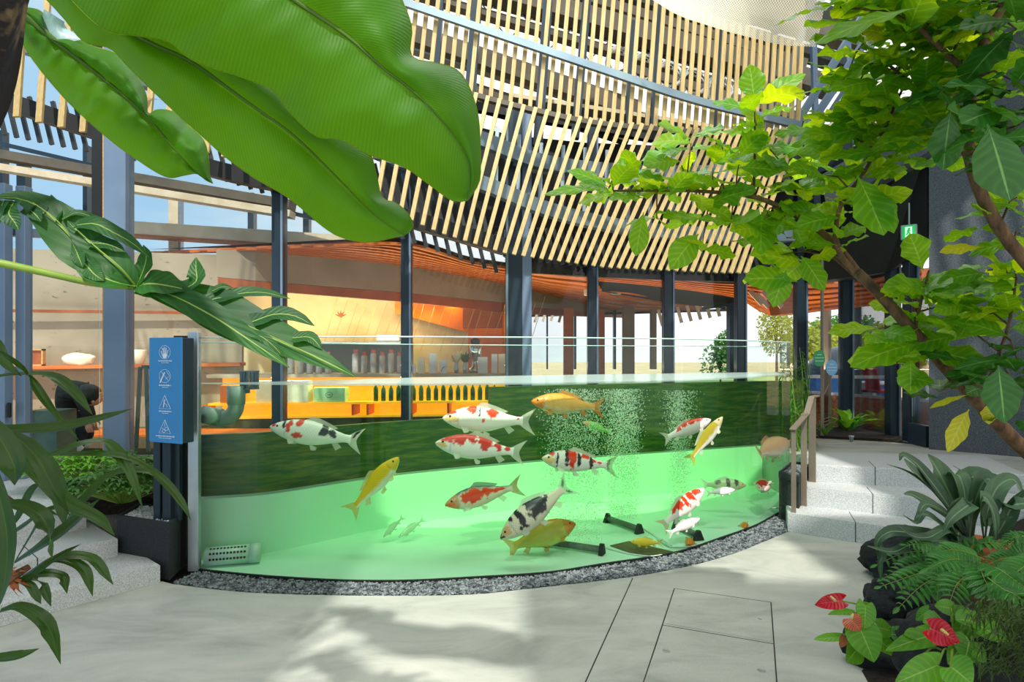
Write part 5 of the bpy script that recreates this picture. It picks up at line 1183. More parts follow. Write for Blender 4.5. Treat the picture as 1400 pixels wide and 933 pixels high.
# things on the counter top, seen above the water
for k in range(13):
    px = 395 + k * 12.2; 
    if 455 < px < 470: continue
    x = XD(px, 9.2, 0).x
    c = Vector((x, bp(x) + .15, 1.251)); hh = .32 + .04 * (k % 2)
    o = empty('tumbler', c, 'clear tall bottle with a pink stopper in the row on the bar top', 'bottle', 'clear bottles with pink stoppers on the bar top')
    mb = MB(); mb.lathe([(.045, 0), (.048, .02), (.048, hh * .8), (.03, hh * .88)], c, 12); mb.build('glass_body', M['frost'], o, sm=True)
    mb = MB(); mb.lathe([(.032, hh * .88), (.036, hh), (.012, hh * 1.02)], c, 10); mb.build('stopper', M['coralp'], o)
for i, (px, w_, h_, m, lab) in enumerate([(565, 7, 12, 'white', 'small white menu card at the left of the bar top cards'), (576, 9, 22, 'labelw', 'tall cream menu card on the bar top'), (592, 10, 27, 'white', 'tallest white menu card on the bar top'), (606, 10, 18, 'white', 'white menu card with a dark curl print on the bar top'),
        (660, 13, 22, 'white', 'white paper bag standing on the bar top'), (676, 8, 26, 'white', 'narrow white paper bag on the bar top'), (686, 9, 26, 'labelw', 'white carton beside the big dark column on the bar top')]):
    x = XD(px, 9.3, 0).x; D = bp(x) + .1; x0 = XD(px - w_ / 2, D, 0).x; x1 = XD(px + w_ / 2, D, 0).x; hh = h_ / F * D
    mb = MB(); mb.box(((x0 + x1) / 2, D, 1.251 + hh / 2), (x1 - x0, .03 if i < 4 else .12, hh), bev=.002); o = tag(mb.build('menu_card' if i < 4 else 'paper_bag', M[m]), lab, 'card' if i < 4 else 'bag')
    if i == 3:
        m2 = MB(); c = Vector(((x0 + x1) / 2, D - .018, 1.251 + hh * .3)); m2.tube([c + Vector((-.03, 0, -.04)), c + Vector((-.01, 0, .02)), c + Vector((.03, 0, .04))], .004, 5); m2.build('print', M['black'], o)
x = XD(648, 9.5, 0).x; c = Vector((x, bp(x) + .3, 1.251))
o = empty('coffee_machine', c, 'shiny round steel coffee grinder on the bar top near the big column', 'coffee machine')
mb = MB(); mb.lathe([(.1, 0), (.1, .06), (.05, .1), (.05, .22), (.09, .27), (.09, .42), (.06, .46)], c, 16); mb.build('grinder_body', M['steelshiny'], o, sm=True)
mb = MB(); mb.lathe([(.07, .46), (.075, .52), (.02, .55)], c, 14); mb.build('hopper_lid', M['black'], o)
for k, (px, lab) in enumerate(((622, 'bunch of pale flowers in a small glass vase on the bar top'), (634, 'dark leafy twigs in a small vase on the bar top'))):
    x = XD(px, 9.4, 0).x; c = Vector((x, bp(x) + .15, 1.251)); o = empty('flower_vase', c, lab, 'vase')
    mb = MB(); mb.lathe([(.03, 0), (.04, .06), (.025, .14), (.035, .17)], c, 12); mb.build('vase', M['silver'], o, sm=True)
    R = random.Random(k); mb = MB()
    for i in range(26):
        a = R.uniform(0, 6.28); d = Vector((cos(a) * .1, sin(a) * .1, R.uniform(.05, .2))); p = c + Vector((0, 0, .15)); blade(mb, [p, p + d * .6, p + d], w_ov(.02), n=3, m=1)
    mb.build('flowers', M['whiteflower'] if k == 0 else M['shrub'], o)
cb = empty('back_counter', P(490, 520, 11.6), 'grey back counter with a pale machine behind the bar', 'counter')
mb = MB(); a, b = XD(410, 11.6, 0), XD(560, 11.6, 0); mb.box(((a.x + b.x) / 2, 11.8, 1.1), (b.x - a.x, .5, 1.28), bev=.01); mb.build('cabinet', M['greygrey'], cb)
mb = MB(); mb.box(((a.x + b.x) / 2, 11.78, 1.76), (b.x - a.x, .56, .04)); mb.build('worktop', M['steelshiny'], cb)
mb = MB(); c = P(532, 470, 11.7); mb.box((c.x, 11.75, 1.84), (.42, .35, .12), bev=.01); tag(mb.build('coffee_brewer', M['white']), 'low white machine on the grey back counter', 'machine')
# downlights under the beam
for px, py, D in ((352, 397, 12.0), (400, 397, 12.0), (450, 398, 12.05), (500, 398, 12.1), (545, 399, 12.15), (585, 400, 12.2), (618, 401, 12.55), (668, 404, 12.9)):
    o = empty('downlight', P(px, py, D), 'recessed warm downlight in the brown soffit over the bar', 'light', 'downlights over the bar')
    mb = MB(); mb.lathe([(.06, 0), (.06, .02)], P(px, py, D) + Vector((0, 0, -.02)), 14); mb.build('lens', M['lampglow'], o)
    l = bpy.data.lights.new('downlight_lamp', 'SPOT'); l.energy = 55; l.color = (1, .72, .32); l.spot_size = radians(95); l.spot_blend = .8; l.shadow_soft_size = .08
    lo = bpy.data.objects.new('downlight_lamp', l); C.objects.link(lo); lo.location = P(px, py, D) + Vector((0, 0, -.06)); lo.rotation_euler = (radians(14), 0, 0)
# exit signs
def exit_sign(px, py, D, w, h, lab, rz=0):
    c = P(px, py, D); o = empty('exit_sign', c, lab, 'exit sign'); Rm = Matrix.Rotation(rz, 3, 'Z')
    mb = MB(); mb.box(c, (w * 1.25, .08, h * 1.15), Rm, .004); mb.build('housing', M['greygrey'], o)
    mb = MB(); mb.box(c + Rm @ Vector((0, -.043, 0)), (w, .006, h), Rm); pn = mb.build('panel', M['exitgreen'], o)
    mb = MB(); mb.box(c + Rm @ Vector((0, -.048, 0)), (w * .55, .003, h * .78), Rm); pf = mb.build('doorway_symbol', M['exitwhite'], pn)
    mb = MB(); k = h * .1
    def q(x, z): return c + Rm @ Vector((x * w * .5, -.0515, z * h * .5))
    mb.tube([q(.05, .3), q(-.02, -.02)], k * .9, 6); mb.tube([q(-.02, -.02), q(.22, -.25), q(.2, -.55)], k * .6, 6); mb.tube([q(-.02, -.02), q(-.15, -.3), q(-.38, -.42)], k * .6, 6)
    mb.tube([q(.05, .25), q(.3, .15)], k * .5, 6); mb.tube([q(.05, .25), q(-.22, .1)], k * .5, 6); mb.ball(q(.1, .48), k * .9, 8, 6); mb.build('running_figure', M['exitgreen'], pn)
    mb = MB(); mb.tube([c + Vector((0, 0, h * .55)), c + Vector((0, 0, h * .55 + .25))], .008, 6); mb.build('hanger', M['greygrey'], o)
exit_sign(842, 397, 11.0, .13, .13, 'small green running figure exit sign hanging among the orange planks')
exit_sign(1243, 318, 6.9, .12, .14, 'green running figure exit sign over the door beside the dark grey wall', radians(-40))
mb = MB(); c = P(802, 400, 9.8); mb.box(c, (.08, .05, .1), bev=.005); tag(mb.build('wall_lamp', M['labelw']), 'small cream box lamp under the planks beside the fifth mullion', 'lamp')
# left: person stooping over a box, A-board, shelf things
Dp = 7.15
o = empty('person', XD(112, Dp, .455), 'person with black hair in a black jacket and navy trousers stooping over a box', 'person')
def skinfig(name, V, E, Rd, m, parent, lv=2):
    me = bpy.data.meshes.new(name); me.from_pydata([tuple(v) for v in V], E, []); ob = bpy.data.objects.new(name, me); C.objects.link(ob)
    sk = ob.modifiers.new('Skin', 'SKIN'); sk.use_smooth_shade = True
    lay = me.skin_vertices[0].data if me.skin_vertices else None
    if lay is None:
        bpy.context.view_layer.objects.active = ob; lay = me.skin_vertices[0].data
    for i, r in enumerate(Rd): lay[i].radius = (r if isinstance(r, tuple) else (r, r)); lay[i].use_root = (i == 0)
    sb = ob.modifiers.new('Sub', 'SUBSURF'); sb.levels = lv; sb.render_levels = lv
    me.materials.append(m); ob.parent = parent; ob.location = -Vector(parent.location); return ob
def q(px, py, dd=0): return P(px, py, Dp + dd)
# jacket: pelvis, back hump, neck; arms reaching down
pel = q(98, 566, .1)
zf = .46
V = [pel, q(93, 548, .08), q(96, 534, .03), q(108, 530, -.06), q(118, 533, -.1), q(104, 533, -.24), q(112, 553, -.3), q(120, 572, -.34), q(110, 534, .16), q(120, 552, .1), q(127, 570, 0)]
E = [(0, 1), (1, 2), (2, 3), (3, 4), (3, 5), (5, 6), (6, 7), (3, 8), (8, 9), (9, 10)]
body = skinfig('body', V, E, [.15, .15, .15, .135, .06, .07, .055, .04, .07, .055, .04], M['cloth_black'], o)
V = [pel + Vector((0, 0, -.03)), q(93, 580, -.05), q(112, 588, -.28), q(108, 604, -.12), XD(111, Dp - .2, zf + .05)]
V2 = [q(100, 572, .1), q(120, 590, -.05), q(116, 606, .15), XD(120, Dp + .1, zf + .05)]
skinfig('trousers', V + V2, [(0, 1), (1, 2), (2, 3), (3, 4), (0, 5), (5, 6), (6, 7), (7, 8)], [.15, .11, .085, .07, .055, .11, .085, .07, .055], M['cloth_navy'], o)
hc = q(124, 539, -.14)
mb = MB(); mb.ball(hc + Vector((.04, .01, -.05)), .088, 20, 14, (.85, 1, 1.15), R=Matrix.Rotation(.9, 3, 'Y'))
mb.ball(hc + Vector((.07, -.07, -.08)), .02, 8, 6); mb.ball(hc + Vector((-.01, -.1, -.02)), .02, 8, 6, (.6, .5, 1)); mb.build('head', M['skin'], o, sm=True)
mb = MB(); mb.ball(hc + Vector((0, -.02, .0)), .122, 20, 14, (1, 1.02, .95), nz=.08, seed=3, R=Matrix.Rotation(.5, 3, 'Y')); mb.build('hair', M['hair'], o, sm=True)
def hand(c, d, s=1):
    mb = MB(); c = Vector(c); d = Vector(d).normalized(); a = d.cross(Vector((0, 1, 0))).normalized()
    mb.ball(c, .04 * s, 12, 8, (.9, .45, 1.1))
    for k in range(4):
        b = c + a * (k - 1.5) * .018 + d * .03; mb.tube([b, b + d * .035, b + d * .055 + Vector((0, .02, -.01)), b + d * .06 + Vector((0, .035, -.02))], [.0095, .009, .008, .006], 7)
    b = c + a * .035; mb.tube([b, b + a * .03 + d * .02, b + a * .035 + d * .045], [.011, .01, .007], 7); mb.build('hand', M['skin'], o, sm=True)
hand(q(121, 578, -.36), (.1, -.1, -1)); hand(q(128, 576, -.02), (.1, 0, -1))
for x_, y_ in ((109, -.22), (119, .08)):
    mb = MB(); c = XD(x_, Dp + y_, zf + .045); mb.ball(c + Vector((-.03, -.03, 0)), .055, 14, 8, (1.7, .8, .8)); mb.build('shoe', M['shoe'], o, sm=True)
o = empty('planter_trough', XD(68, 6.75, .455), 'light wooden box with dark green front standing behind the window', 'box')
mb = MB(); c = P(68, 590, 6.7); hh = P(0, 560, 6.7).z - .46
mb.box((XD(74, 6.7, 0).x, 6.7, .46 + hh / 2), (36 / F * 6.7, .3, hh), bev=.005); mb.build('front_panel', M['sage'], o)
mb = MB(); mb.box((XD(51, 6.66, 0).x, 6.68, .46 + hh / 2), (8 / F * 6.7, .32, hh + .01), bev=.004); mb.build('side_frame', M['woodlight'], o)
o = empty('a_board', XD(196, 7.0, .455), 'sage green folding A-board with a white poster beside the blue sign', 'sign board')
zt_ = P(0, 502, 7.0).z
for x0, x1, dd in ((192, 186, .25), (200, 203, -.05)):
    mb = MB(); mb.bar(XD(x0, 7.0 + dd * .2, zt_), XD(x1, 7.0 + dd, .458), .035, .03, up=(0, 1, 0)); mb.build('leg', M['sage'], o)
for x0, x1, dd in ((214, 220, .25),):
    mb = MB(); mb.bar(XD(x0, 7.0 + dd * .2, zt_), XD(x1, 7.0 + dd, .458), .035, .03, up=(0, 1, 0)); mb.build('leg', M['sage'], o)
mb = MB(); a = XD(194, 7.0, zt_); b = XD(217, 7.05, zt_); mb.bar(a, b, .04, .04); mb.build('hinge_rail', M['sage'], o)
mb = MB(); mb.grid([[XD(198, 7.0, zt_ - .03), XD(216, 7.0, zt_ - .03)], [XD(200, 6.97, .72), XD(219, 6.97, .72)]]); mb.build('poster', M['poster'], o, solid=.012)
# shelf things
def on_shelf(px): return P(px, 500, interp(px, [-80, 332], [8.72, 9.38]) - .02)
c = P(178, 482, 9.0); zsh = P(178, 501, 9.0).z
def shz(px): D = interp(px, [-80, 332], [8.75, 9.4]); return P(px, interp(px, [-80, 332], [505, 498]), D).z + .026, D
z, D = shz(178); mb = MB(); w_ = 24 / F * D; h_ = 22 / F * D; x = XD(49, D, 0).x
o = empty('wooden_frame', (XD(50, D, 0).x, D, z), 'square wooden frame with a dark inside standing at the left of the shelf', 'frame'); z1, D1 = shz(49); zc = z1 + .12; x = XD(50, D1 - .1, 0).x
for a, b in (((-.1, 0), (.02, .24)), ((.1, 0), (.02, .24)), ((0, .11), (.22, .02)), ((0, -.11), (.22, .02))):
    mb = MB(); mb.box((x + a[0], D1 - .1, zc + a[1]), (b[0], .06, b[1])); mb.build('frame_side', M['woodlight'], o)
mb = MB(); mb.box((x, D1 - .09, zc), (.18, .02, .2)); mb.build('panel', M['wood_brown'], o)
z, D = shz(110); c = Vector((XD(112, D, 0).x, D - .08, z + .085)); mb = MB(); mb.ball(c, .1, 18, 12, (2.3, 1.2, .95), nz=.25, seed=4); tag(mb.build('cloth_bundle', M['labelw'], sm=True), 'soft cream cloth bundle lying on the wooden shelf', 'cloth')
z, D = shz(178); x = XD(178, D, 0).x; mb = MB(); mb.box((x, D - .08, z + .09), (.16, .12, .18), bev=.01); tag(mb.build('small_box', M['woodlight']), 'small brown box on the shelf behind the wide mullion', 'box')
z, D = shz(196); x = XD(196, D, 0).x; mb = MB(); mb.lathe([(.04, 0), (.09, .1), (.1, .2), (.095, .21)], (x, D - .1, z), 18); tag(mb.build('white_bowl', M['labelw'], sm=True), 'white rounded vase on the shelf left of the blue sign', 'vase')
# amber strip of the lit shelf; the rest are unseen fill lights added indoors
def area(name, loc, e, col, sx_, sy_, rot):
    l = bpy.data.lights.new(name, 'AREA'); l.energy = e; l.color = col; l.shape = 'RECTANGLE'; l.size = sx_; l.size_y = sy_
    o = bpy.data.objects.new(name, l); C.objects.link(o); o.location = loc; o.rotation_euler = rot; return o
xm = (XL + XR) / 2
area('shelf_strip', (xm, bp(xm) + .1, 1.19), 40, (1, .8, .4), 4.6, .06, (radians(-20), 0, math.atan2(.6, XR - XL)))
area('bar_fill_up', P(480, 470, 11.2), 120, (1, .75, .4), 4, .3, (radians(180), 0, 0))
area('bar_fill_down', P(450, 380, 11.5), 130, (1, .8, .5), 2.8, .6, (radians(35), 0, 0))
area('interior_fill_left', P(150, 500, 8.0), 30, (1, .9, .75), 4, .4, (radians(120), 0, 0))
area('interior_fill_right', P(950, 505, 9.8), 110, (1, .85, .65), 5, .4, (radians(180), 0, 0))
area('interior_fill_mid', P(640, 500, 8.6), 60, (1, .85, .65), 3, .4, (radians(180), 0, 0))
# ================================================================== PLANTS
# ---- shrubs on the left landing
mb = MB(); mb.prism([(-3.45, 4.75), (-2.55, 4.95), (-2.5, 6.1), (-3.9, 6.1)], .3, .42); struct('floor_soil_bed', mb, M['soil'])
def rosette_bush(c, r, n, ls, m, seed, lab):
    R = random.Random(seed); o = empty('shrub', Vector(c), lab, 'shrub'); mb = MB(); st_ = MB(); c = Vector(c)
    for i in range(n):
        a = R.uniform(0, 6.28); k = sqrt(R.random()); top = c + Vector((r[0] * k * cos(a), r[1] * k * sin(a), r[2] * (1 - .5 * k * k) * R.uniform(.75, 1.05)))
        st_.tube([c + (top - c) * .1, c.lerp(top, .6) + Vector((0, 0, .02)), top], .003, 4)
        for q_ in range(7):
            b = 2 * pi * q_ / 7 + R.uniform(-.2, .2); d = Vector((cos(b), sin(b), R.uniform(-.1, .35))).normalized() * ls * R.uniform(.7, 1.1)
            blade(mb, [top, top + d * .5 + Vector((0, 0, .008)), top + d + Vector((0, 0, -.2 * ls))], w_ov(ls * .17), n=3, m=1)
    mb.build('foliage', m, o); st_.build('stems', M['stem'], o)
rosette_bush(G(168, 690, .42), (.42, .30, .30), 130, .085, M['shrub'], 1, 'low dark green shrub with finger like leaves behind the black planter')
rosette_bush(G(112, 664, .42), (.50, .30, .26), 120, .08, M['shrub_lime'], 2, 'low bright lime green shrub below the stooping person')
rosette_bush(G(205, 668, .42), (.36, .3, .26), 90, .08, M['shrub'], 5, 'low dark green shrub between the wide mullion and the sign posts')
rosette_bush(G(150, 652, .42), (.5, .25, .22), 90, .08, M['shrub'], 6, 'low green shrub at the foot of the wide mullion')

# ---- banana plant: three leaves hang into the picture
ban = empty('banana_plant', (-1.75, .35, 0), 'banana plant with three huge backlit green leaves hanging over the scene', 'banana plant')
def rs(pts, n):
    pts = [Vector((a, b, 0)) for a, b in pts]; pts = catmull(pts, 300); d = [0]
    for a, b in zip(pts, pts[1:]): d.append(d[-1] + (b - a).length)
    o = []
    for i in range(n + 1):
        t = d[-1] * i / n; k = int(np.searchsorted(d, t)); k = min(max(k, 1), len(d) - 1); f = (t - d[k - 1]) / max(1e-9, d[k] - d[k - 1]); o.append(pts[k - 1].lerp(pts[k], f))
    return o
def traced_leaf(mid, e1, e2, D0, D1, arch, dip, seed):
    n = 90; m = 12; a = rs(mid, n); b = rs(e1, n); c = rs(e2, n); mb = MB(); rows = []; uvs = []
    for i in range(n + 1):
        t = i / n; D = D0 + (D1 - D0) * t; row = []
        for j in range(-m, m + 1):
            s = abs(j) / m; e = b[i] if j < 0 else c[i]; p = a[i].lerp(e, s)
            q_ = D + arch * s * s - dip * sin(pi * min(1, s)) * sin(pi * t) ** .5 * (1 if j < 0 else .6)
            q_ += .012 * mnoise.noise(Vector((t * 26, s * 1.5 + (7 if j < 0 else 0), seed))) + .03 * s * mnoise.noise(Vector((t * 7, 3 * (j < 0), seed + 4)))
            row.append(P(p.x, p.y, q_)); uvs.append((t, .5 + .5 * j / m))
        rows.append(row)
    mb.grid(rows, uvs); lf = mb.build('leaf', M['banana'], ban, sm=True)
    for k_ in (0, -1):
        m3 = MB(); m3.tube([r__[k_] for r__ in rows], .0011, 5); m3.build('backlit_rim', M['banana_backlit'], lf, sm=True)
    pts = [P(a[i].x, a[i].y, D0 + (D1 - D0) * i / n - .004) for i in range(n + 1)]
    m2 = MB(); m2.tube(pts, [max(.0012, .0095 * (1 - i / n) ** .8) for i in range(n + 1)], 10); m2.build('midrib', M['banana_rib'], lf, sm=True)
    return pts[0]
r1 = traced_leaf([(20, -240), (200, -140), (300, -75), (402, 0), (474, 49), (524, 93), (564, 124), (599, 159), (628, 197), (642, 228), (640, 274)],
            [(20, -240), (220, -230), (420, -160), (510, -80), (550, 0), (563, 38), (563, 77), (602, 87), (628, 98), (651, 145), (657, 217), (655, 250), (640, 274)],
            [(20, -240), (10, -120), (98, 0), (148, 43), (188, 49), (232, 58), (260, 81), (339, 109), (373, 124), (393, 150), (434, 187), (466, 191), (503, 211), (553, 229), (582, 249), (622, 276), (640, 274)], 1.25, 1.5, .10, .05, 1.)
r2 = traced_leaf([(-60, -150), (60, -50), (188, 49), (260, 84), (333, 136), (400, 184), (460, 242), (510, 292), (552, 322)],
            [(-60, -150), (60, -110), (200, -20), (330, 70), (420, 150), (503, 205), (515, 240), (524, 272), (541, 277), (562, 298), (564, 313), (552, 322)],
            [(-60, -150), (0, -60), (64, 0), (87, 25), (116, 58), (150, 66), (174, 90), (203, 119), (252, 165), (278, 188), (307, 214), (347, 243), (393, 270), (460, 322), (503, 331), (552, 322)], 1.45, 1.75, .06, .04, 2.)
r3 = traced_leaf([(20, 8), (50, 34), (78, 58), (130, 98), (200, 159), (240, 205), (269, 237), (291, 251)],
            [(20, 8), (58, 17), (64, 53), (95, 49), (124, 62), (160, 74), (184, 100), (200, 130), (203, 156), (214, 150), (237, 153), (260, 174), (278, 191), (285, 214), (287, 240), (291, 251)],
            [(20, 8), (25, 40), (35, 67), (87, 133), (139, 182), (185, 217), (231, 243), (252, 240), (270, 238), (282, 247), (291, 251)], 1.75, 1.95, .05, .04, 3.)
mb = MB(); blade(mb, [P(60, 12, 1.78), P(75, 40, 1.80), P(112, 54, 1.82)], [.0, .035, .03, .0], nrm=(0, -1, .4), n=8, m=2, fold=-.3); mb.build('folded_leaf_edge', M['skysheen'], ban, sm=True)
crown = Vector((-1.6, .45, 3.3))
for r_, w_ in ((r1, .014), (r2, .013), (r3, .012)):
    mb = MB(); mb.tube(catmull([crown, crown.lerp(r_, .5) + Vector((0, 0, .15)), r_], 14), [w_ * 1.8 - w_ * .8 * i / 14 for i in range(15)], 10); mb.build('leaf_stalk', M['banana_rib'], ban, sm=True)
mb = MB(); mb.tube(catmull([(-1.8, .4, 0), (-1.78, .4, 1.2), (-1.7, .42, 2.4), crown], 20), [.12 - .07 * i / 20 for i in range(21)], 16); mb.build('trunk', M['bark'], ban, sm=True)
mb = MB(); blade(mb, [Vector((-1.35, .8, 3.2)), P(30, -90, .98), P(22, -20, .92), P(12, 60, .88), P(-8, 130, .86), P(-20, 190, .86)], [.03, .035, .05, .052, .045, .02], nrm=(0, -1, .2), n=30, m=4, fold=.5, wave=.25, wf=3)
mb.build('dry_sheath', M['bark_dark'], ban, sm=True, solid=.004)
mb = MB(); mb.prism([(-2.3, -.1), (-1.2, -.1), (-1.2, .9), (-2.3, .9)], 0.0, .02); struct('floor_bed_banana', mb, M['soil'])

# ---- papaya leaf
pap = empty('papaya_plant', (-1.95, 1.35, 0), 'papaya plant with a deeply lobed leaf on a long green stalk from the left', 'papaya plant')
DL = 1.65
mb = MB(); j0 = P(186, 393, 1.62)
mb.tube(catmull([(-1.9, 1.35, 1.75), P(-60, 350, 1.5), P(0, 360, 1.52), P(70, 375, 1.56), P(130, 388, 1.6), j0], 30), [.012 - .004 * i / 30 for i in range(31)], 12); mb.build('leaf_stalk', M['stem'], pap, sm=True)
mb = MB(); mb.tube([(-1.95, 1.35, 0), (-1.93, 1.35, 1.0), (-1.88, 1.35, 1.9), (-1.85, 1.3, 2.4)], [.08, .07, .055, .04], 14); mb.build('trunk', M['bark'], pap, sm=True)
def LP(pts, dd): return [P(x, y, D + dd) for x, y, D in pts]
def lobe(mb, pts, W, subs=(), nrm=(-.1, -.75, .65), mw=None, n=16, seed=0):
    """a lobe with pointed side lobes; pts: (px, py, D)"""
    W *= 1.5; w_ = [W * v for v in (.25, .62, .85, 1.0, .95, .78, .55, .3, 0.02)]
    blade(mb, [P(*p) for p in pts], w_, nrm=nrm, n=n, m=4, fold=.22, wave=.12, wf=3, seed=seed)
    for sp_, sw in subs: blade(mb, [P(*p) for p in sp_], [1.4 * sw * v for v in (.9, 1, .9, .75, .5, .03)], nrm=nrm, n=10, m=3, fold=.18, wave=.1, wf=2, seed=seed + 1)
c0 = (186, 392, 1.62)
mb = MB()
# lobes going right
lobe(mb, [c0, (225, 398, 1.63), (280, 418, 1.62), (335, 445, 1.60), (390, 470, 1.58), (440, 492, 1.56), (487, 516, 1.54)], .042,
     [([(240, 400, 1.63), (268, 385, 1.63), (268, 368, 1.64), (268, 352, 1.65)], .022), ([(280, 412, 1.62), (325, 402, 1.64), (360, 400, 1.66), (397, 409, 1.68)], .017),
      ([(345, 440, 1.6), (375, 430, 1.62), (402, 432, 1.62), (430, 446, 1.62)], .02), ([(250, 402, 1.62), (268, 420, 1.61), (276, 436, 1.6)], .014),
      ([(400, 462, 1.58), (425, 462, 1.58), (440, 478, 1.57)], .014), ([(290, 398, 1.63), (305, 392, 1.64), (318, 394, 1.65)], .01)], seed=1)
lobe(mb, [c0, (230, 402, 1.60), (290, 432, 1.57), (330, 458, 1.55), (370, 485, 1.53), (396, 503, 1.52)], .024, [([(340, 455, 1.56), (360, 462, 1.55), (382, 482, 1.55), (392, 500, 1.55)], .010)], seed=2)
lobe(mb, [c0, (205, 388, 1.6), (235, 392, 1.6), (262, 398, 1.61)], .030, [([(190, 394, 1.6), (208, 400, 1.6), (223, 409, 1.6)], .018)], seed=3)
mb.build('leaf_half', M['papaya'], pap, sm=True)
mb = MB()
lobe(mb, [c0, (150, 372, 1.64), (110, 338, 1.66), (75, 300, 1.66), (45, 278, 1.65), (10, 270, 1.62), (-25, 280, 1.6)], .040,
     [([(72, 305, 1.66), (76, 290, 1.67), (72, 276, 1.68), (70, 266, 1.68)], .016), ([(60, 292, 1.65), (40, 285, 1.64), (50, 295, 1.63), (56, 303, 1.62)], .018), ([(20, 275, 1.62), (12, 292, 1.6), (20, 304, 1.6), (26, 316, 1.6)], .020),
      ([(85, 300, 1.66), (105, 291, 1.67), (125, 296, 1.68), (146, 303, 1.69)], .010), ([(5, 275, 1.61), (-5, 300, 1.6), (-10, 325, 1.58)], .018)], seed=4)
lobe(mb, [c0, (165, 368, 1.6), (130, 338, 1.6), (105, 315, 1.61), (92, 302, 1.62)], .028,
     [([(105, 308, 1.61), (130, 306, 1.6), (155, 318, 1.6), (180, 332, 1.6), (204, 352, 1.61)], .018), ([(125, 332, 1.6), (150, 335, 1.6), (172, 345, 1.6)], .016)], seed=5)
lobe(mb, [c0, (155, 385, 1.58), (128, 372, 1.57), (108, 350, 1.57), (98, 330, 1.57)], .022, [([(120, 365, 1.57), (130, 376, 1.56), (142, 384, 1.56)], .016), ([(105, 345, 1.57), (110, 358, 1.56), (113, 366, 1.56)], .012)], seed=6)
lobe(mb, [c0, (195, 372, 1.62), (200, 352, 1.63), (196, 335, 1.64)], .018, [], seed=7)
mb.build('leaf_half', M['papaya'], pap, sm=True)
mb = MB()
for pts in ([c0, (225, 397, 1.612), (280, 417, 1.602), (335, 444, 1.582), (390, 469, 1.562), (470, 508, 1.53)], [c0, (150, 371, 1.622), (110, 337, 1.642), (75, 299, 1.642), (45, 277, 1.632)], [c0, (165, 367, 1.585), (130, 337, 1.585), (105, 314, 1.59)]):
    mb.tube(catmull([P(*p) for p in pts], 20), [.0035 - .0026 * i / 20 for i in range(21)], 6)
mb.build('leaf_rib', M['stem'], pap, sm=True)

# ---- strap leaved plants in the left foreground
sp_ = empty('strap_leaved_plant', P(-30, 800, 1.3), 'dark green strap leaved plant filling the lower left corner', 'foliage plant')
def strap(o, pts, W, nrm=(0, -.5, .85), m='strap', fold=.25, prof=(.35, .6, .85, 1, .95, .7, .02), name='leaf'):
    mb = MB(); blade(mb, [P(*p) for p in pts], [W * v for v in prof], nrm=nrm, n=24, m=3, fold=fold); mb.build(name, M[m], o, sm=True)
for pts, W in [
    ([(-20, 470, 1.1), (30, 505, 1.2), (70, 560, 1.25), (110, 605, 1.3)], .012),
    ([(-30, 520, 1.15), (20, 513, 1.2), (70, 515, 1.25), (100, 535, 1.25), (127, 568, 1.25)], .016),
    ([(-40, 585, 1.0), (20, 588, 1.0), (80, 586, 1.02), (130, 575, 1.05), (182, 559, 1.1)], .019),
    ([(-30, 590, 1.1), (20, 598, 1.1), (50, 625, 1.1), (75, 670, 1.12), (95, 705, 1.15)], .018),
    ([(10, 610, 1.15), (60, 625, 1.2), (110, 608, 1.25), (145, 606, 1.3), (175, 640, 1.3), (195, 695, 1.32)], .016),
    ([(30, 625, 1.2), (90, 622, 1.25), (170, 625, 1.3), (220, 655, 1.35), (250, 690, 1.36), (261, 712, 1.36)], .014),
    ([(-20, 600, 1.2), (40, 640, 1.2), (95, 690, 1.2), (135, 710, 1.2), (157, 733, 1.2)], .019),
    ([(40, 760, 1.3), (80, 730, 1.3), (110, 690, 1.3), (150, 650, 1.35), (200, 645, 1.38), (240, 665, 1.4)], .014),
    ([(40, 600, 1.3), (70, 640, 1.3), (85, 690, 1.3), (88, 720, 1.3)], .02),
    ([(20, 770, 1.2), (60, 745, 1.2), (95, 720, 1.22), (137, 682, 1.24)], .022),
    ([(-20, 700, 1.0), (20, 690, 1.0), (55, 705, 1.0), (70, 740, 1.02), (72, 765, 1.04)], .017),
    ([(10, 800, 1.2), (40, 790, 1.2), (75, 765, 1.22), (111, 744, 1.24)], .012),
    ([(40, 785, 1.25), (85, 762, 1.25), (125, 765, 1.28), (155, 800, 1.3)], .016),
    ([(30, 790, 1.25), (80, 765, 1.25), (115, 780, 1.27), (127, 816, 1.28)], .015),
    ([(20, 795, 1.25), (60, 785, 1.25), (85, 790, 1.27), (92, 812, 1.28)], .015),
    ([(10, 800, 1.2), (45, 790, 1.2), (60, 805, 1.22), (70, 830, 1.22)], .012),
    ([(10, 790, 1.2), (40, 800, 1.2), (50, 815, 1.2), (56, 826, 1.2)], .010),
    ([(0, 836, 1.1), (25, 830, 1.1), (55, 845, 1.1), (72, 870, 1.12), (83, 909, 1.14)], .017),
    ([(-30, 900, 1.0), (0, 900, 1.0), (30, 896, 1.0), (54, 887, 1.02)], .012),
    ([(10, 780, 1.15), (10, 740, 1.15), (40, 715, 1.15), (60, 700, 1.15), (80, 705, 1.15)], .012),
    ([(-10, 640, .9), (0, 680, .9), (10, 740, .9), (5, 800, .9), (-10, 850, .9)], .02),
    ([(-30, 560, .95), (0, 600, .95), (20, 640, .95), (20, 664, .95)], .024),
    ([(-20, 745, 1.1), (20, 715, 1.1), (50, 665, 1.12), (70, 672, 1.14)], .012),
    ([(20, 770, 1.3), (50, 720, 1.3), (60, 700, 1.3), (120, 690, 1.32), (115, 696, 1.3)], .010),
    ([(-60, 460, 1.2), (-10, 465, 1.2), (10, 500, 1.2), (30, 515, 1.2)], .012)]:
    strap(sp_, pts, W * .8)
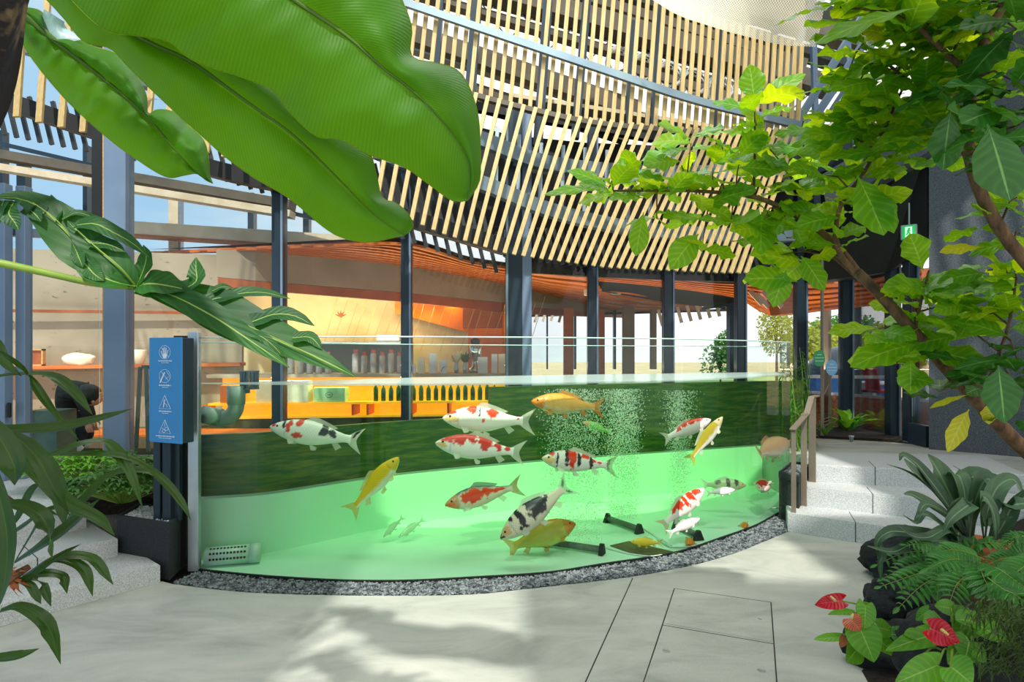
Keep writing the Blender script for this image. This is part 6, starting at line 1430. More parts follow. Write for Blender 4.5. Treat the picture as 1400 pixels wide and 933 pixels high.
for pts in ([(-40, 830, 1.15), (0, 800, 1.18), (40, 775, 1.22)], [(-40, 700, 1.1), (0, 680, 1.15), (28, 695, 1.2)]):
    mb = MB(); mb.tube([P(*p) for p in pts], [.014, .012, .006], 8); mb.build('stem', M['bark'], sp_)
mb = MB()
for k in range(10):
    R = random.Random(k); p = P(20, 790, 1.2); a = R.uniform(0, 6.28); blade(mb, [p, p + Vector((cos(a) * .02, -.01, sin(a) * .02)), p + Vector((cos(a) * .035, 0, sin(a) * .03 - .01))], w_ov(.006), n=3, m=1)
mb.build('dry_bracts', M['terracotta'], sp_)
mb = MB(); mb.tube([P(-40, 830, 1.15), (-1.35, 1.15, .6), (-1.5, 1.1, 0)], [.02, .025, .03], 8); mb.build('stem', M['bark'], sp_)

# ---- broad leaved tree at the right
tree = empty('broad_leaved_tree', (2.6, 2.3, 0), 'tree with bright green wavy leaves spreading in from the right', 'tree')
def branch(pts, r0, r1, par=tree, n=24, m='bark'):
    mb = MB(); q_ = catmull([P(*p) if not isinstance(p, Vector) else p for p in pts], n); mb.tube(q_, [r0 + (r1 - r0) * i / n for i in range(n + 1)], 10); return mb.build('branch', M[m], par, sm=True)
root_ = Vector((2.45, 2.2, .2))
b1 = branch([root_, P(1440, 650, 2.3), (1400, 615, 2.25), (1340, 553, 2.2), (1250, 455, 2.2), (1205, 405, 2.22), (1172, 372, 2.25)], .032, .017)
b2 = branch([(1172, 372, 2.25), (1140, 332, 2.3), (1100, 302, 2.35), (1040, 272, 2.4), (965, 262, 2.45), (838, 261, 2.5)], .015, .004)
b3 = branch([(1172, 375, 2.25), (1150, 350, 2.25), (1143, 320, 2.2), (1150, 280, 2.15), (1185, 230, 2.1), (1230, 130, 2.0), (1240, 110, 2.0)], .011, .003)
b4 = branch([(1180, 385, 2.24), (1145, 355, 2.35), (1110, 330, 2.5), (1098, 270, 2.5)], .010, .004)
b5 = branch([(1030, 268, 2.42), (1032, 210, 2.42), (1032, 145, 2.42)], .006, .003)
b6 = branch([Vector((2.4, 2.1, .3)), P(1500, 520, 1.9), (1420, 380, 1.85), (1370, 318, 1.85), (1335, 250, 1.85), (1323, 190, 1.85), (1332, 110, 1.8), (1350, 45, 1.75), (1385, -20, 1.7), (1420, -120, 1.7)], .024, .011, m='bark')
b7 = branch([(1340, 250, 1.85), (1290, 160, 1.9), (1240, 110, 1.95), (1180, 60, 2.0)], .010, .003)
b8 = branch([(1332, 110, 1.8), (1280, 60, 1.8), (1230, 20, 1.8), (1150, 10, 1.85)], .009, .003)
b9 = branch([(1250, 455, 2.2), (1262, 400, 2.15), (1270, 370, 2.1)], .006, .003)
b10 = branch([(1340, 553, 2.2), (1360, 500, 2.1), (1380, 440, 2.0), (1390, 380, 2.0)], .008, .003)
TR = random.Random(21)
def leaf_at(mb, p, d, L, W, nrm, seed, wave=.16, fold=.12, droop=.25):
    p = Vector(p); d = Vector(d).normalized()
    mid = p + d * L * .55 + Vector((0, 0, -droop * L * .12)); tip = p + d * L + Vector((0, 0, -droop * L * .5))
    prof = [0.05, .06, .3, .55, .78, .95, 1, .92, .66, .02]
    if TR.random() < .5: prof = [0.05, .08, .42, .7, .9, 1, .95, .78, .5, .02]
    blade(mb, [p, p + d * L * .2, mid, tip], [W * v for v in prof], nrm=nrm, n=12, m=3, fold=fold, wave=wave, wf=3.2, seed=seed, curl=.1)
def whorl(mb, px, py, D, k, L, tilt=0, upd=(0, 0, 1), spread=1., droop=.3, tw=None):
    c = P(px, py, D); up = Vector(upd).normalized(); a0 = TR.uniform(0, 6.28)
    e1 = up.orthogonal().normalized(); e2 = up.cross(e1)
    for i in range(k):
        a = a0 + i * 2.399; el = TR.uniform(-.15, .6) - tilt
        d = (e1 * cos(a) + e2 * sin(a)) * spread * cos(el) + up * sin(el)
        Lk = L * TR.uniform(.75, 1.15); n_ = Vector((TR.uniform(-.6, .6), -.6 + TR.uniform(-.7, .4), .8))
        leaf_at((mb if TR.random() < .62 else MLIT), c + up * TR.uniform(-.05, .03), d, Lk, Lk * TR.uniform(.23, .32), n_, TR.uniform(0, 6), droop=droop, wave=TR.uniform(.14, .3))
MLIT = MB()
# (branch, clusters)
CL = [
 (b5, 'fig', [(1032, 142, 2.42, 6, .2), (1034, 172, 2.42, 4, .17), (1032, 205, 2.42, 4, .16)]),
 (b2, 'fig', [(838, 258, 2.5, 7, .21), (880, 262, 2.48, 4, .16), (945, 196, 2.46, 7, .19), (932, 226, 2.45, 4, .16), (915, 262, 2.46, 5, .17), (960, 285, 2.44, 5, .19), (898, 300, 2.46, 3, .16), (985, 250, 2.42, 6, .16), (1000, 300, 2.42, 5, .17), (1010, 225, 2.42, 5, .17), (975, 230, 2.5, 5, .16), (870, 240, 2.5, 3, .15), (1045, 300, 2.38, 5, .17), (960, 335, 2.44, 2, .15)]),
 (b4, 'fig', [(1098, 268, 2.5, 6, .19), (1070, 230, 2.48, 6, .18), (1110, 215, 2.5, 6, .18), (1062, 290, 2.45, 5, .17), (1075, 325, 2.4, 6, .18), (1100, 345, 2.35, 5, .2), (1050, 262, 2.46, 5, .16), (1090, 300, 2.42, 5, .17), (1120, 300, 2.4, 5, .17), (1060, 350, 2.36, 4, .2), (1045, 195, 2.5, 4, .17)]),
 (b3, 'fig', [(1238, 108, 2.0, 7, .19), (1180, 225, 2.1, 6, .17), (1150, 280, 2.15, 6, .16), (1200, 180, 2.06, 7, .18), (1165, 190, 2.15, 6, .18), (1180, 270, 2.1, 5, .18), (1145, 330, 2.2, 4, .14), (1215, 150, 2.0, 5, .18), (1130, 240, 2.2, 6, .17), (1150, 160, 2.2, 5, .18), (1120, 175, 2.3, 4, .18)]),
 (b7, 'fig', [(1180, 60, 2.0, 7, .2), (1205, 95, 1.98, 7, .19), (1240, 80, 1.95, 7, .18), (1265, 125, 1.92, 7, .17), (1230, 150, 1.95, 6, .17), (1280, 170, 1.9, 7, .17), (1300, 205, 1.9, 5, .16), (1260, 195, 1.95, 6, .17), (1225, 205, 2.0, 5, .18), (1170, 120, 2.1, 6, .19), (1190, 150, 2.1, 6, .18), (1160, 100, 2.15, 4, .18)]),
 (b8, 'fig', [(1150, 10, 1.85, 5, .2), (1200, 5, 1.85, 7, .19), (1240, 30, 1.8, 8, .18), (1285, 50, 1.8, 8, .17), (1300, 0, 1.8, 8, .18), (1320, 80, 1.85, 7, .17), (1260, 0, 1.85, 7, .18), (1220, 50, 1.9, 7, .18), (1330, 30, 1.9, 7, .18)]),
 (b6, 'fig_dark', [(1352, 165, 1.5, 4, .17), (1385, 110, 1.55, 6, .18), (1390, 40, 1.6, 7, .18), (1360, 20, 1.7, 6, .16), (1395, 170, 1.6, 6, .17), (1300, 130, 1.75, 4, .15), (1310, 165, 1.7, 4, .15), (1380, 215, 1.7, 5, .16), (1330, 195, 1.7, 3, .17)]),
 (b6, 'fig', [(1370, 80, 1.9, 7, .18), (1350, 130, 1.95, 6, .17), (1390, 270, 1.9, 6, .16), (1375, 240, 1.9, 5, .16), (1340, 290, 1.9, 3, .14), (1395, 320, 1.9, 5, .16), (1320, 20, 1.9, 7, .17)]),
 (b9, 'fig', [(1268, 385, 2.1, 5, .14), (1240, 410, 2.2, 5, .17), (1275, 405, 2.15, 6, .16), (1250, 440, 2.2, 5, .17), (1200, 450, 2.25, 4, .17), (1220, 480, 2.2, 4, .17), (1300, 430, 2.15, 5, .16), (1225, 500, 2.2, 3, .14)]),
 (b10, 'fig', [(1388, 380, 2.0, 6, .17), (1360, 400, 2.05, 6, .16), (1340, 430, 2.1, 6, .16), (1380, 440, 2.0, 6, .16), (1350, 370, 2.05, 5, .16), (1310, 455, 2.15, 5, .16), (1320, 400, 2.1, 5, .15), (1300, 400, 2.15, 3, .16)]),
 (b10, 'fig_dark', [(1365, 505, 1.95, 5, .16), (1390, 490, 1.9, 5, .15), (1345, 520, 2.05, 4, .14), (1310, 500, 2.1, 4, .15), (1395, 560, 1.9, 4, .14), (1285, 535, 2.15, 3, .14)]),
]
for br, mt, lst in CL:
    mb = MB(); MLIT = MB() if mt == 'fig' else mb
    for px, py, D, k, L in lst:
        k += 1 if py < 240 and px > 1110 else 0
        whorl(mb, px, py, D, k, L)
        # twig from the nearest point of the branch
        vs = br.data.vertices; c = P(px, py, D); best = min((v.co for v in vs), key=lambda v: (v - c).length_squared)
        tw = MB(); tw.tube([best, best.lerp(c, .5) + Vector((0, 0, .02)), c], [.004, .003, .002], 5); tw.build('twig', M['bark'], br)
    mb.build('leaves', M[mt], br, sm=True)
    if mt == 'fig': MLIT.build('sunlit_tint_leaves', M['fig_lit'], br, sm=True)
mb = MB()       # single leaves that stand out
leaf_at(mb, P(1042, 290, 2.4), P(1040, 330, 2.35) - P(1042, 290, 2.4), .17, .06, (0, -1, .2), 1)
leaf_at(mb, P(955, 320, 2.4), P(880, 400, 2.35) - P(955, 320, 2.4), .17, .055, (0, -1, .3), 2)
leaf_at(mb, P(880, 290, 2.45), P(868, 350, 2.4) - P(880, 290, 2.45), .17, .04, (0, -1, .2), 3)
leaf_at(mb, P(1255, 10, 1.6), P(1115, 45, 1.7) - P(1255, 10, 1.6), .24, .05, (0, -.7, .7), 4)
leaf_at(mb, P(1255, 470, 2.18), P(1160, 490, 2.15) - P(1255, 470, 2.18), .26, .055, (0, -.7, .7), 5)
leaf_at(mb, P(1245, 490, 2.18), P(1245, 520, 2.15) - P(1245, 490, 2.18), .12, .05, (0, -1, .2), 6)
leaf_at(mb, P(1260, 480, 2.18), P(1330, 488, 2.1) - P(1260, 480, 2.18), .2, .06, (0, -.8, .6), 7)
leaf_at(mb, P(1172, 240, 1.95), P(1205, 305, 1.9) - P(1172, 240, 1.95), .19, .062, (-.1, -.95, .2), 21)
leaf_at(mb, P(1192, 255, 1.95), P(1226, 318, 1.9) - P(1192, 255, 1.95), .15, .045, (.1, -.95, .2), 22)
leaf_at(mb, P(1090, 385, 2.3), P(1012, 372, 2.3) - P(1090, 385, 2.3), .2, .055, (0, -.9, .4), 23)
leaf_at(mb, P(1095, 350, 2.3), P(1125, 388, 2.28) - P(1095, 350, 2.3), .14, .05, (0, -.9, .4), 24)
leaf_at(mb, P(1075, 370, 2.3), P(1058, 412, 2.3) - P(1075, 370, 2.3), .13, .045, (0, -.9, .4), 25)
leaf_at(mb, P(1032, 140, 2.42), P(1025, 85, 2.42) - P(1032, 140, 2.42), .17, .05, (-.4, -.9, .1), 26)
leaf_at(mb, P(1035, 142, 2.42), P(1105, 88, 2.42) - P(1035, 142, 2.42), .24, .04, (-.3, -.9, .3), 27)
leaf_at(mb, P(832, 256, 2.5), P(775, 225, 2.5) - P(832, 256, 2.5), .19, .04, (0, -.8, .6), 28)
leaf_at(mb, P(836, 256, 2.5), P(868, 200, 2.5) - P(836, 256, 2.5), .19, .04, (-.4, -.9, .2), 29)
leaf_at(mb, P(832, 258, 2.5), P(732, 255, 2.5) - P(832, 258, 2.5), .26, .035, (0, -.7, .7), 30)
leaf_at(mb, P(1262, 370, 2.1), P(1250, 385, 2.1) - P(1268, 440, 2.1), .15, .055, (0, -1, .1), 31)
mb.build('leaves', M['fig'], b9, sm=True)
mb = MB()
leaf_at(mb, P(1325, 560, 2.0), P(1296, 610, 2.0) - P(1325, 560, 2.0), .14, .032, (0, -1, .3), 8)
leaf_at(mb, P(1325, 540, 2.0), P(1270, 552, 2.0) - P(1325, 540, 2.0), .13, .014, (0, -.4, 1), 9)
leaf_at(mb, P(1345, 338, 1.9), P(1280, 338, 1.9) - P(1345, 338, 1.9), .135, .024, (0, -.7, .7), 10)
leaf_at(mb, P(1210, 55, 1.85), P(1195, 45, 1.85) - P(1210, 55, 1.85), .09, .035, (0, -1, .3), 11)
leaf_at(mb, P(1352, 552, 2.0), P(1352, 570, 2.0) - P(1352, 552, 2.0), .06, .028, (0, -1, .3), 12)
mb.build('yellow_leaves', M['fig_yellow'], b10, sm=True)
mb = MB()
leaf_at(mb, P(1350, 170, 1.35), P(1375, 225, 1.32) - P(1350, 150, 1.35), .16, .062, (-.1, -.9, .5), 13, wave=.08)
leaf_at(mb, P(1375, 150, 1.45), P(1310, 160, 1.42) - P(1375, 150, 1.45), .13, .042, (0, -.8, .6), 14, wave=.1)
leaf_at(mb, P(1300, 150, 1.6), P(1290, 215, 1.6) - P(1300, 150, 1.6), .14, .045, (0, -.9, .4), 15)
leaf_at(mb, P(1365, 500, 1.7), P(1372, 560, 1.68) - P(1365, 500, 1.7), .14, .05, (-.2, -.9, .4), 16)
mb.build('leaves', M['fig_dark'], b6, sm=True)

# ================================================================== PLANTED BED, LOWER RIGHT
mb = MB(); n = 22; rows = []
def bedz(u, v):     # u away from the path, v into depth
    return .02 + .42 * smooth(min(1, max(0, u * 1.5))) + .05 * mnoise.noise(Vector((u * 5, v * 5, 1)))
EDGE = [G(1160, 945), G(1165, 900), G(1160, 880), G(1190, 845), G(1215, 800), G(1232, 765), G(1275, 752), XD(1330, 4.9, 0)]
EDGE[0] = Vector((EDGE[0].x + .0, 1.2, 0)); EDGE = catmull([EDGE[0], G(1158, 930)] + EDGE[1:], 20)
for i, e in enumerate(EDGE):
    rows.append([Vector((e.x + .02 + u * 3.0, e.y + u * .7, bedz(u, i / 5) if k else -.02)) for k, u in enumerate([j / n for j in range(n + 1)])])
mb.grid(rows); tag(mb.build('planting_bed', M['soil'], sm=True), 'dark raised soil bed filling the lower right corner', 'planting bed', kind='structure')
def rock(c, r, sc, seed, lab):
    mb = MB(); mb.ball(c, r, 40, 26, sc, nz=.35, seed=seed); o = mb.build('rock', M['rock'], sm=True); tag(o, lab, 'rock', 'black lava rocks edging the bed'); return o
rock(G(1250, 800) + Vector((0, .1, .12)), .22, (1.1, 1, .95), 1, 'tall black lava rock under the fern fronds')
rock(G(1215, 840) + Vector((.06, 0, .08)), .17, (1.0, 1, .8), 2, 'rounded black lava rock behind the two left anthurium flowers')
rock(G(1195, 905) + Vector((.06, 0, .06)), .16, (1.2, 1, .7), 3, 'black lava rock at the path edge, lowest left of the bed')
rock(G(1260, 912) + Vector((.02, .0, .09)), .17, (1.5, 1, .65), 4, 'broad black lava rock at the bottom edge under the big red flower')
rock(P(1330, 900, 2.3), .2, (1.3, 1, .8), 5, 'black lava rock half hidden under the anthurium leaves')
# ferns
FR = random.Random(9)
def frond(o, pts, ll, nl=12, droop=.3):
    c = catmull([P(*p) for p in pts], nl * 2); mb = MB(); N0 = len(c) - 1
    for i in range(3, N0 + 1):
        t = i / N0; T = (c[min(i + 1, N0)] - c[i - 1]).normalized(); side = T.cross(Vector((0, -.45, .9))).normalized()
        s = 1 if i % 2 else -1; L = ll * sin(pi * min(1, .18 + .8 * t)) ** .7
        for s in (-1, 1):
            if i % 2 == 0: continue
            d = (side * s * .92 + T * .42 + Vector((0, 0, -.12))).normalized() * L * FR.uniform(.9, 1.1)
            p = c[i]; blade(mb, [p, p + d * .5 + Vector((0, 0, .004)), p + d + Vector((0, 0, -droop * L * .3))], [.0, .16 * L, L * .21, L * .18, L * .1, .001], nrm=(0, -.45, .9), n=5, m=1, fold=.1)
    d = (c[-1] - c[-3]).normalized() * ll * .6; blade(mb, [c[-1], c[-1] + d * .5, c[-1] + d], w_ov(ll * .12), nrm=(0, -.45, .9), n=4, m=1)
    lf = mb.build('frond', M['fern'], o, sm=True); m2 = MB(); m2.tube(c, [.003 - .002 * i / N0 for i in range(N0 + 1)], 5); m2.build('stalk', M['stem'], lf)
f1 = empty('fern', P(1300, 790, 2.9), 'fern with pinnate fronds arching left over the tall black rock', 'fern', 'sword ferns in the bed')
for pts, ll in [([(1300, 775, 2.9), (1270, 780, 2.85), (1240, 790, 2.8), (1205, 802, 2.75)], .075), ([(1310, 780, 2.85), (1280, 790, 2.8), (1255, 805, 2.75), (1230, 830, 2.7)], .085),
                ([(1320, 770, 2.8), (1300, 775, 2.75), (1285, 790, 2.7), (1282, 812, 2.65)], .075), ([(1300, 765, 3.0), (1270, 755, 3.0), (1235, 757, 3.0), (1200, 772, 3.0)], .07),
                ([(1290, 770, 3.0), (1265, 768, 2.95), (1240, 775, 2.9), (1210, 790, 2.9)], .07), ([(1310, 765, 2.95), (1330, 748, 2.95), (1350, 742, 2.9), (1372, 745, 2.9)], .07), ([(1300, 770, 2.9), (1285, 755, 2.9), (1265, 745, 2.9), (1240, 745, 2.9)], .065)]: frond(f1, pts, ll)
f2 = empty('fern', P(1340, 780, 2.6), 'fern with broad fronds spreading over the middle of the bed', 'fern', 'sword ferns in the bed')
for pts, ll in [([(1345, 775, 2.6), (1325, 785, 2.55), (1308, 800, 2.5), (1298, 825, 2.45)], .085), ([(1340, 770, 2.6), (1345, 790, 2.5), (1355, 810, 2.45), (1362, 826, 2.4)], .085),
                ([(1330, 770, 2.7), (1310, 765, 2.65), (1290, 768, 2.6), (1270, 778, 2.6)], .08), ([(1350, 775, 2.6), (1368, 780, 2.5), (1385, 792, 2.45), (1410, 810, 2.4)], .09),
                ([(1345, 765, 2.7), (1320, 755, 2.7), (1300, 752, 2.7), (1280, 756, 2.7)], .07), ([(1350, 790, 2.4), (1370, 805, 2.35), (1390, 815, 2.3), (1420, 840, 2.3)], .08)]: frond(f2, pts, ll)
f3 = empty('fern', P(1400, 760, 2.7), 'fern at the right hand edge of the bed beside the pot', 'fern', 'sword ferns in the bed')
for pts, ll in [([(1420, 775, 2.7), (1395, 765, 2.7), (1370, 765, 2.7), (1350, 772, 2.7)], .075), ([(1430, 750, 2.7), (1400, 745, 2.7), (1390, 735, 2.7), (1380, 738, 2.7)], .06), ([(1430, 760, 2.6), (1400, 775, 2.55), (1385, 785, 2.5), (1365, 785, 2.5)], .08),
                ([(1410, 730, 2.9), (1395, 735, 2.9), (1380, 745, 2.9), (1365, 762, 2.9)], .06)]: frond(f3, pts, ll)
f4 = empty('fern', P(1240, 900, 2.3), 'small dark fern low between the rocks and the anthuriums', 'fern', 'sword ferns in the bed')
for pts, ll in [([(1210, 870, 2.4), (1230, 868, 2.38), (1255, 870, 2.36), (1285, 872, 2.34)], .06), ([(1350, 850, 2.5), (1375, 848, 2.5), (1400, 850, 2.5)], .05), ([(1340, 840, 2.5), (1370, 835, 2.5), (1400, 838, 2.5)], .05)]: frond(f4, pts, ll)
# staghorn fern in a terracotta pot
pot = empty('terracotta_pot', P(1340, 760, 3.3), 'round terracotta pot half hidden under the staghorn fern', 'pot')
c = P(1338, 748, 3.3); mb = MB(); mb.lathe([(.09, -.26), (.125, -.02), (.135, 0), (.14, .03), (.12, .035), (.115, 0), (.02, -.01)], c, 26); mb.build('pot_body', M['terracotta'], pot, sm=True)
mb = MB(); mb.lathe([(.112, -.02), (.1, .01), (.02, .02)], c, 20); mb.build('potting_soil', M['soil'], pot)
stg = empty('staghorn_fern', P(1335, 745, 3.3), 'staghorn fern with long grey green arching straps in the terracotta pot', 'fern')
prof = (.3, .5, .8, 1, 1, .8, .5, .1)
def sg_(pts, W, nrm=(0, -.7, .7), fold=.35): strap(stg, pts, W, nrm, 'stag', fold, prof, 'frond')
s0 = (1325, 742, 3.3)
for pts, W in [
    ([s0, (1300, 700, 3.25), (1270, 665, 3.2), (1245, 640, 3.15), (1236, 628, 3.15)], .05), ([s0, (1295, 690, 3.2), (1270, 655, 3.2), (1250, 632, 3.2), (1233, 622, 3.2), (1230, 630, 3.2)], .035),
    ([s0, (1300, 680, 3.3), (1280, 640, 3.35), (1268, 622, 3.35)], .07), ([s0, (1310, 690, 3.35), (1300, 655, 3.35), (1310, 650, 3.3), (1318, 690, 3.2), (1300, 700, 3.2)], .05),
    ([s0, (1325, 690, 3.3), (1325, 655, 3.3), (1345, 655, 3.25), (1350, 690, 3.2), (1345, 720, 3.2)], .06), ([s0, (1335, 680, 3.2), (1350, 655, 3.2), (1360, 670, 3.15), (1352, 720, 3.1)], .05),
    ([s0, (1300, 715, 3.2), (1270, 690, 3.1), (1245, 676, 3.1), (1236, 676, 3.1)], .04), ([(1345, 745, 3.2), (1350, 700, 3.1), (1365, 665, 3.1), (1385, 656, 3.1), (1400, 680, 3.1)], .045),
    ([s0, (1290, 700, 3.1), (1265, 690, 3.05), (1255, 705, 3.0), (1250, 712, 3.0)], .025), ([s0, (1300, 730, 3.1), (1310, 700, 3.0), (1325, 690, 3.0), (1300, 710, 2.95), (1290, 728, 2.95)], .045),
    ([s0, (1290, 735, 3.1), (1250, 730, 3.0), (1215, 728, 2.95), (1200, 740, 2.95), (1200, 765, 2.95)], .035), ([s0, (1280, 740, 3.0), (1245, 745, 2.95), (1220, 755, 2.9), (1186, 747, 2.9)], .03),
    ([s0, (1290, 725, 3.0), (1270, 735, 2.95), (1245, 732, 2.9), (1228, 718, 2.9)], .025), ([s0, (1290, 720, 3.05), (1262, 703, 3.0), (1253, 715, 3.0), (1235, 705, 3.0)], .02),
    ([(1350, 748, 3.2), (1370, 700, 3.1), (1390, 690, 3.0), (1420, 690, 3.0)], .05), ([(1350, 750, 3.2), (1370, 720, 3.1), (1385, 690, 3.05), (1400, 670, 3.0)], .04),
    ([s0, (1310, 730, 3.15), (1312, 750, 3.05), (1316, 735, 3.0)], .05), ([(1203, 740, 2.95), (1206, 760, 2.93), (1200, 775, 2.92)], .018), ([(1205, 750, 2.94), (1203, 775, 2.92), (1204, 795, 2.9)], .012),
    ([s0, (1290, 690, 3.25), (1262, 660, 3.2), (1240, 645, 3.2), (1212, 635, 3.2)], .012), ([(1345, 745, 3.2), (1340, 700, 3.05), (1345, 680, 3.0), (1358, 700, 3.0), (1362, 740, 3.0)], .035)]:
    sg_(pts, W)
# anthuriums
def heart(mb, base, tip, W, nrm, seed=0, wave=.1):
    b = Vector(base); t = Vector(tip); n_ = 16; m_ = 6; T = (t - b).normalized(); S = T.cross(Vector(nrm)).normalized(); Nn = S.cross(T); L = (t - b).length; rows = []; uvs = []
    for i in range(n_ + 1):
        u = i / n_; hw = W * (sin(pi * min(1, (u * .86 + .14)) ** .8) ** .8) if u < 1 else 0; row = []
        for j in range(-m_, m_ + 1):
            s = j / m_; lobe_ = -.22 * L * (abs(s) ** 1.3) * (1 - u) ** 2.2 * 1.6 * (1 - .5 * abs(s) ** 4)
            p = b + T * (u * L + lobe_) + S * s * hw + Nn * (.18 * abs(s) * hw - .12 * L * u * u + wave * W * .5 * sin(7 * u + seed + (2 if s > 0 else 0)) * s * s)
            row.append(p); uvs.append((u, .5 + .5 * s))
        rows.append(row)
    mb.grid(rows, uvs)
def anthurium(o, leaves, flowers, root):
    for a, b, W, nr in leaves:
        mb = MB(); A = P(*a); B = P(*b); heart(mb, A, B, W, nr, seed=a[0]); lf = mb.build('leaf', M['anth'], o, sm=True)
        m2 = MB(); m2.tube(catmull([root, root.lerp(A, .6) + Vector((0, 0, .05)), A], 8), .0035, 6); m2.build('leaf_stalk', M['stem'], o)
    for a, b, W, nr, old, sp in flowers:
        fl = None; mb = MB(); A = P(*a); B = P(*b); heart(mb, A, B, W, nr, seed=a[1], wave=.35); fl = mb.build('flower', M['spathe_old'] if old else M['spathe'], o, sm=True)
        m2 = MB(); m2.tube([P(*sp[0]), P(*sp[0]).lerp(P(*sp[1]), .5), P(*sp[1])], [.006, .005, .003], 10); m2.build('spadix', M['spadix'], fl, sm=True)
        m3 = MB(); m3.tube(catmull([root, root.lerp(A, .6) + Vector((.02, 0, .05)), A], 8), .003, 6); m3.build('flower_stalk', M['stem'], o)
an1 = empty('anthurium', G(1195, 880) + Vector((0, .1, .02)), 'anthurium with one red and one coral flower leaning over the path', 'anthurium', 'anthuriums in the bed')
rt = P(1200, 885, 2.55)
up_ = (0, -.6, .8)
anthurium(an1, [((1183, 828, 2.4), (1184, 860, 2.35), .04, (0, -1, .2)), ((1150, 872, 2.42), (1113, 872, 2.42), .022, (0, -.4, .9)), ((1185, 838, 2.45), (1178, 826, 2.4), .035, (0, -1, 0)),
               ((1175, 858, 2.38), (1196, 905, 2.3), .062, (-.2, -.9, .4)), ((1200, 858, 2.4), (1224, 864, 2.4), .035, (0, -.8, .6)), ((1170, 890, 2.4), (1160, 905, 2.35), .04, (0, -.9, .4)),
               ((1166, 838, 2.45), (1134, 836, 2.4), .022, (0, -.3, 1)), ((1180, 835, 2.5), (1172, 826, 2.5), .03, (0, -1, .2)), ((1195, 872, 2.4), (1235, 898, 2.35), .04, (0, -.6, .7))],
          [((1151, 822, 2.4), (1117, 826, 2.36), .030, (.1, -.85, .5), 0, ((1142, 822, 2.38), (1136, 816, 2.36))), ((1162, 846, 2.38), (1176, 862, 2.34), .036, (-.2, -1, .1), 1, ((1164, 846, 2.36), (1166, 840, 2.35)))], rt)
mb = MB(); heart(mb, P(1154, 872, 2.4), P(1150, 886, 2.38), .018, (0, -1, .1)); mb.build('withered_flower', M['terracotta'], an1, sm=True)
an2 = empty('anthurium', G(1300, 900) + Vector((0, .1, .1)), 'anthurium with one large glossy red flower and heart shaped leaves', 'anthurium', 'anthuriums in the bed')
rt = P(1305, 905, 2.25)
anthurium(an2, [((1325, 848, 2.2), (1385, 880, 2.1), .062, (.2, -.6, .8)), ((1330, 850, 2.2), (1310, 845, 2.15), .04, up_), ((1282, 848, 2.25), (1265, 850, 2.2), .035, (0, -.7, .7)),
               ((1300, 832, 2.3), (1280, 828, 2.28), .03, (0, -.9, .5)), ((1285, 865, 2.2), (1218, 885, 2.1), .036, (0, -.7, .7)), ((1325, 878, 2.1), (1320, 905, 2.05), .05, (-.2, -.9, .4)),
               ((1282, 910, 2.0), (1228, 933, 1.95), .045, (0, -.8, .6)), ((1300, 912, 1.95), (1330, 935, 1.9), .06, (0, -.9, .5)), ((1335, 900, 2.05), (1345, 888, 2.05), .026, (0, -1, .1)),
               ((1300, 842, 2.3), (1325, 832, 2.28), .03, (0, -.8, .6)), ((1260, 872, 2.2), (1240, 866, 2.15), .03, up_), ((1310, 890, 2.1), (1300, 908, 2.05), .045, (0, -1, .3)), ((1255, 905, 2.1), (1262, 915, 2.05), .02, (0, -1, .3)),
               ((1340, 850, 2.25), (1300, 870, 2.2), .04, (0, -.8, .6)), ((1270, 835, 2.3), (1252, 848, 2.3), .022, up_)],
          [((1272, 860, 2.05), (1313, 878, 2.0), .042, (.1, -.95, .35), 0, ((1288, 862, 2.03), (1296, 868, 1.98)))], rt)
mb = MB(); mb.ball(P(1265, 896, 2.1), .008, 8, 6); mb.build('seed_berry', M['fig_yellow'], an2)
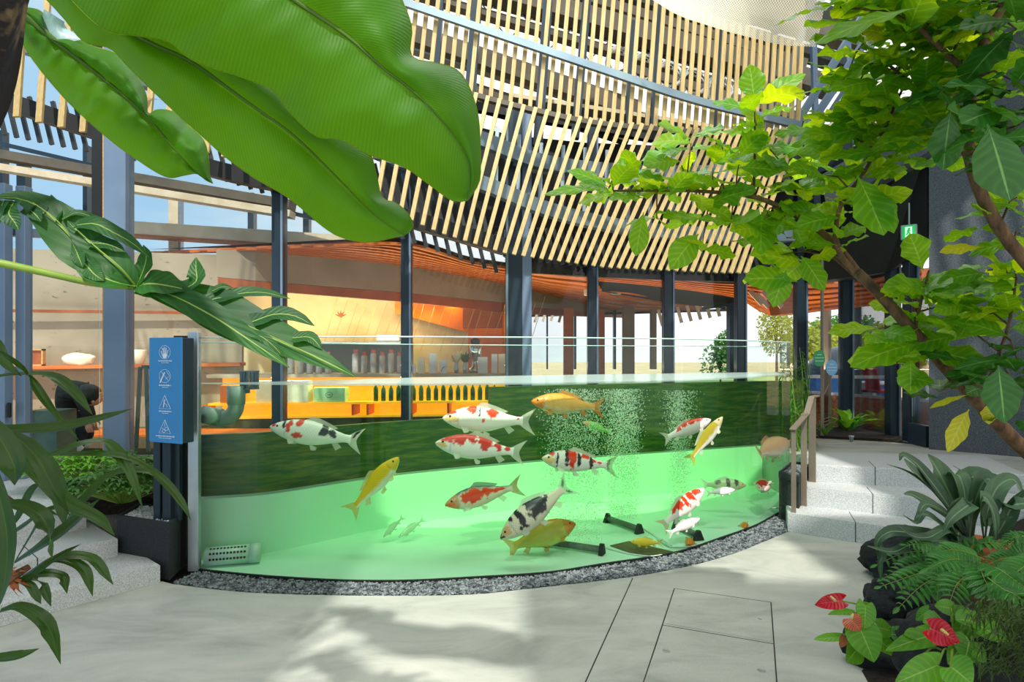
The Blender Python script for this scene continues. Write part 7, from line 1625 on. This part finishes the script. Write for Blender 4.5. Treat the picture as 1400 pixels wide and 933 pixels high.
# extra low foliage filling the dark bed
cov = MB(); R = random.Random(77)
for i in range(420):
    px = R.uniform(1330, 1420); py = R.uniform(840, 940); D = R.uniform(1.9, 2.3); p = P(px, py, D); a = R.uniform(-2.6, -.4)
    d = Vector((cos(a), -.3, abs(sin(a)) * .7)).normalized() * R.uniform(.08, .16)
    blade(cov, [p, p + d * .5 + Vector((0, 0, .02)), p + d * .95 + Vector((0, 0, -.04))], w_ov(.0028), n=5, m=1)
tag(cov.build('mondo_grass', M['grass'], sm=True), 'thin arching mondo grass at the lower right corner', 'grass', kind='stuff')
def hosta(c, n, L, W, lab, m='shrub', seed=1, mat_='leaf'):
    R = random.Random(seed); o = empty('leafy_plant', c, lab, 'plant'); c = Vector(c)
    for i in range(n):
        a = 2 * pi * i / n + R.uniform(-.2, .2); el = R.uniform(.5, 1.2); d = Vector((cos(a) * cos(el), sin(a) * cos(el), sin(el))); l = L * R.uniform(.8, 1.15)
        mb = MB(); blade(mb, [c, c + d * l * .55, c + d * l + Vector((cos(a), sin(a), -.4)) * l * .2], [W * v for v in (.35, .5, .8, 1, .9, .6, .05)], nrm=(0, 0, 1), n=12, m=3, fold=.3, wave=.2, wf=4); mb.build('leaf', M[m], o, sm=True)
hosta(G(1160, 588, .53), 12, .36, .055, 'rosette of bright green upright leaves in the soil bed by the window', 'shrub_lime', 4)
hosta(G(1128, 596, .53), 8, .25, .03, 'small dark rosette plant at the left end of the soil bed', 'shrub', 6)
mb = MB()
for s_ in (-1, 1):
    for k in range(5):
        p = G(1165, 592, .53) + Vector((0, .1, 0)); a = (.25 + .12 * k) ; d = Vector((s_ * cos(a), .1 * k - .2, sin(a))).normalized() * .5
        blade(mb, [p, p + d * .5 + Vector((0, 0, .06)), p + d + Vector((0, 0, -.12))], [.004, .02, .022, .015, .001], n=10, m=2, fold=.2)
tag(mb.build('birds_nest_fern', M['fern'], sm=True), 'dark fern arching low on both sides of the bright rosette by the window', 'fern')
mb = MB(); mb.lathe([(.02, 0), (.022, .05), (.03, .055), (.03, .07)], G(1164, 604, .5), 12); tag(mb.build('ground_light', M['silver'], sm=True), 'tiny silver ground light at the edge of the soil bed', 'light')
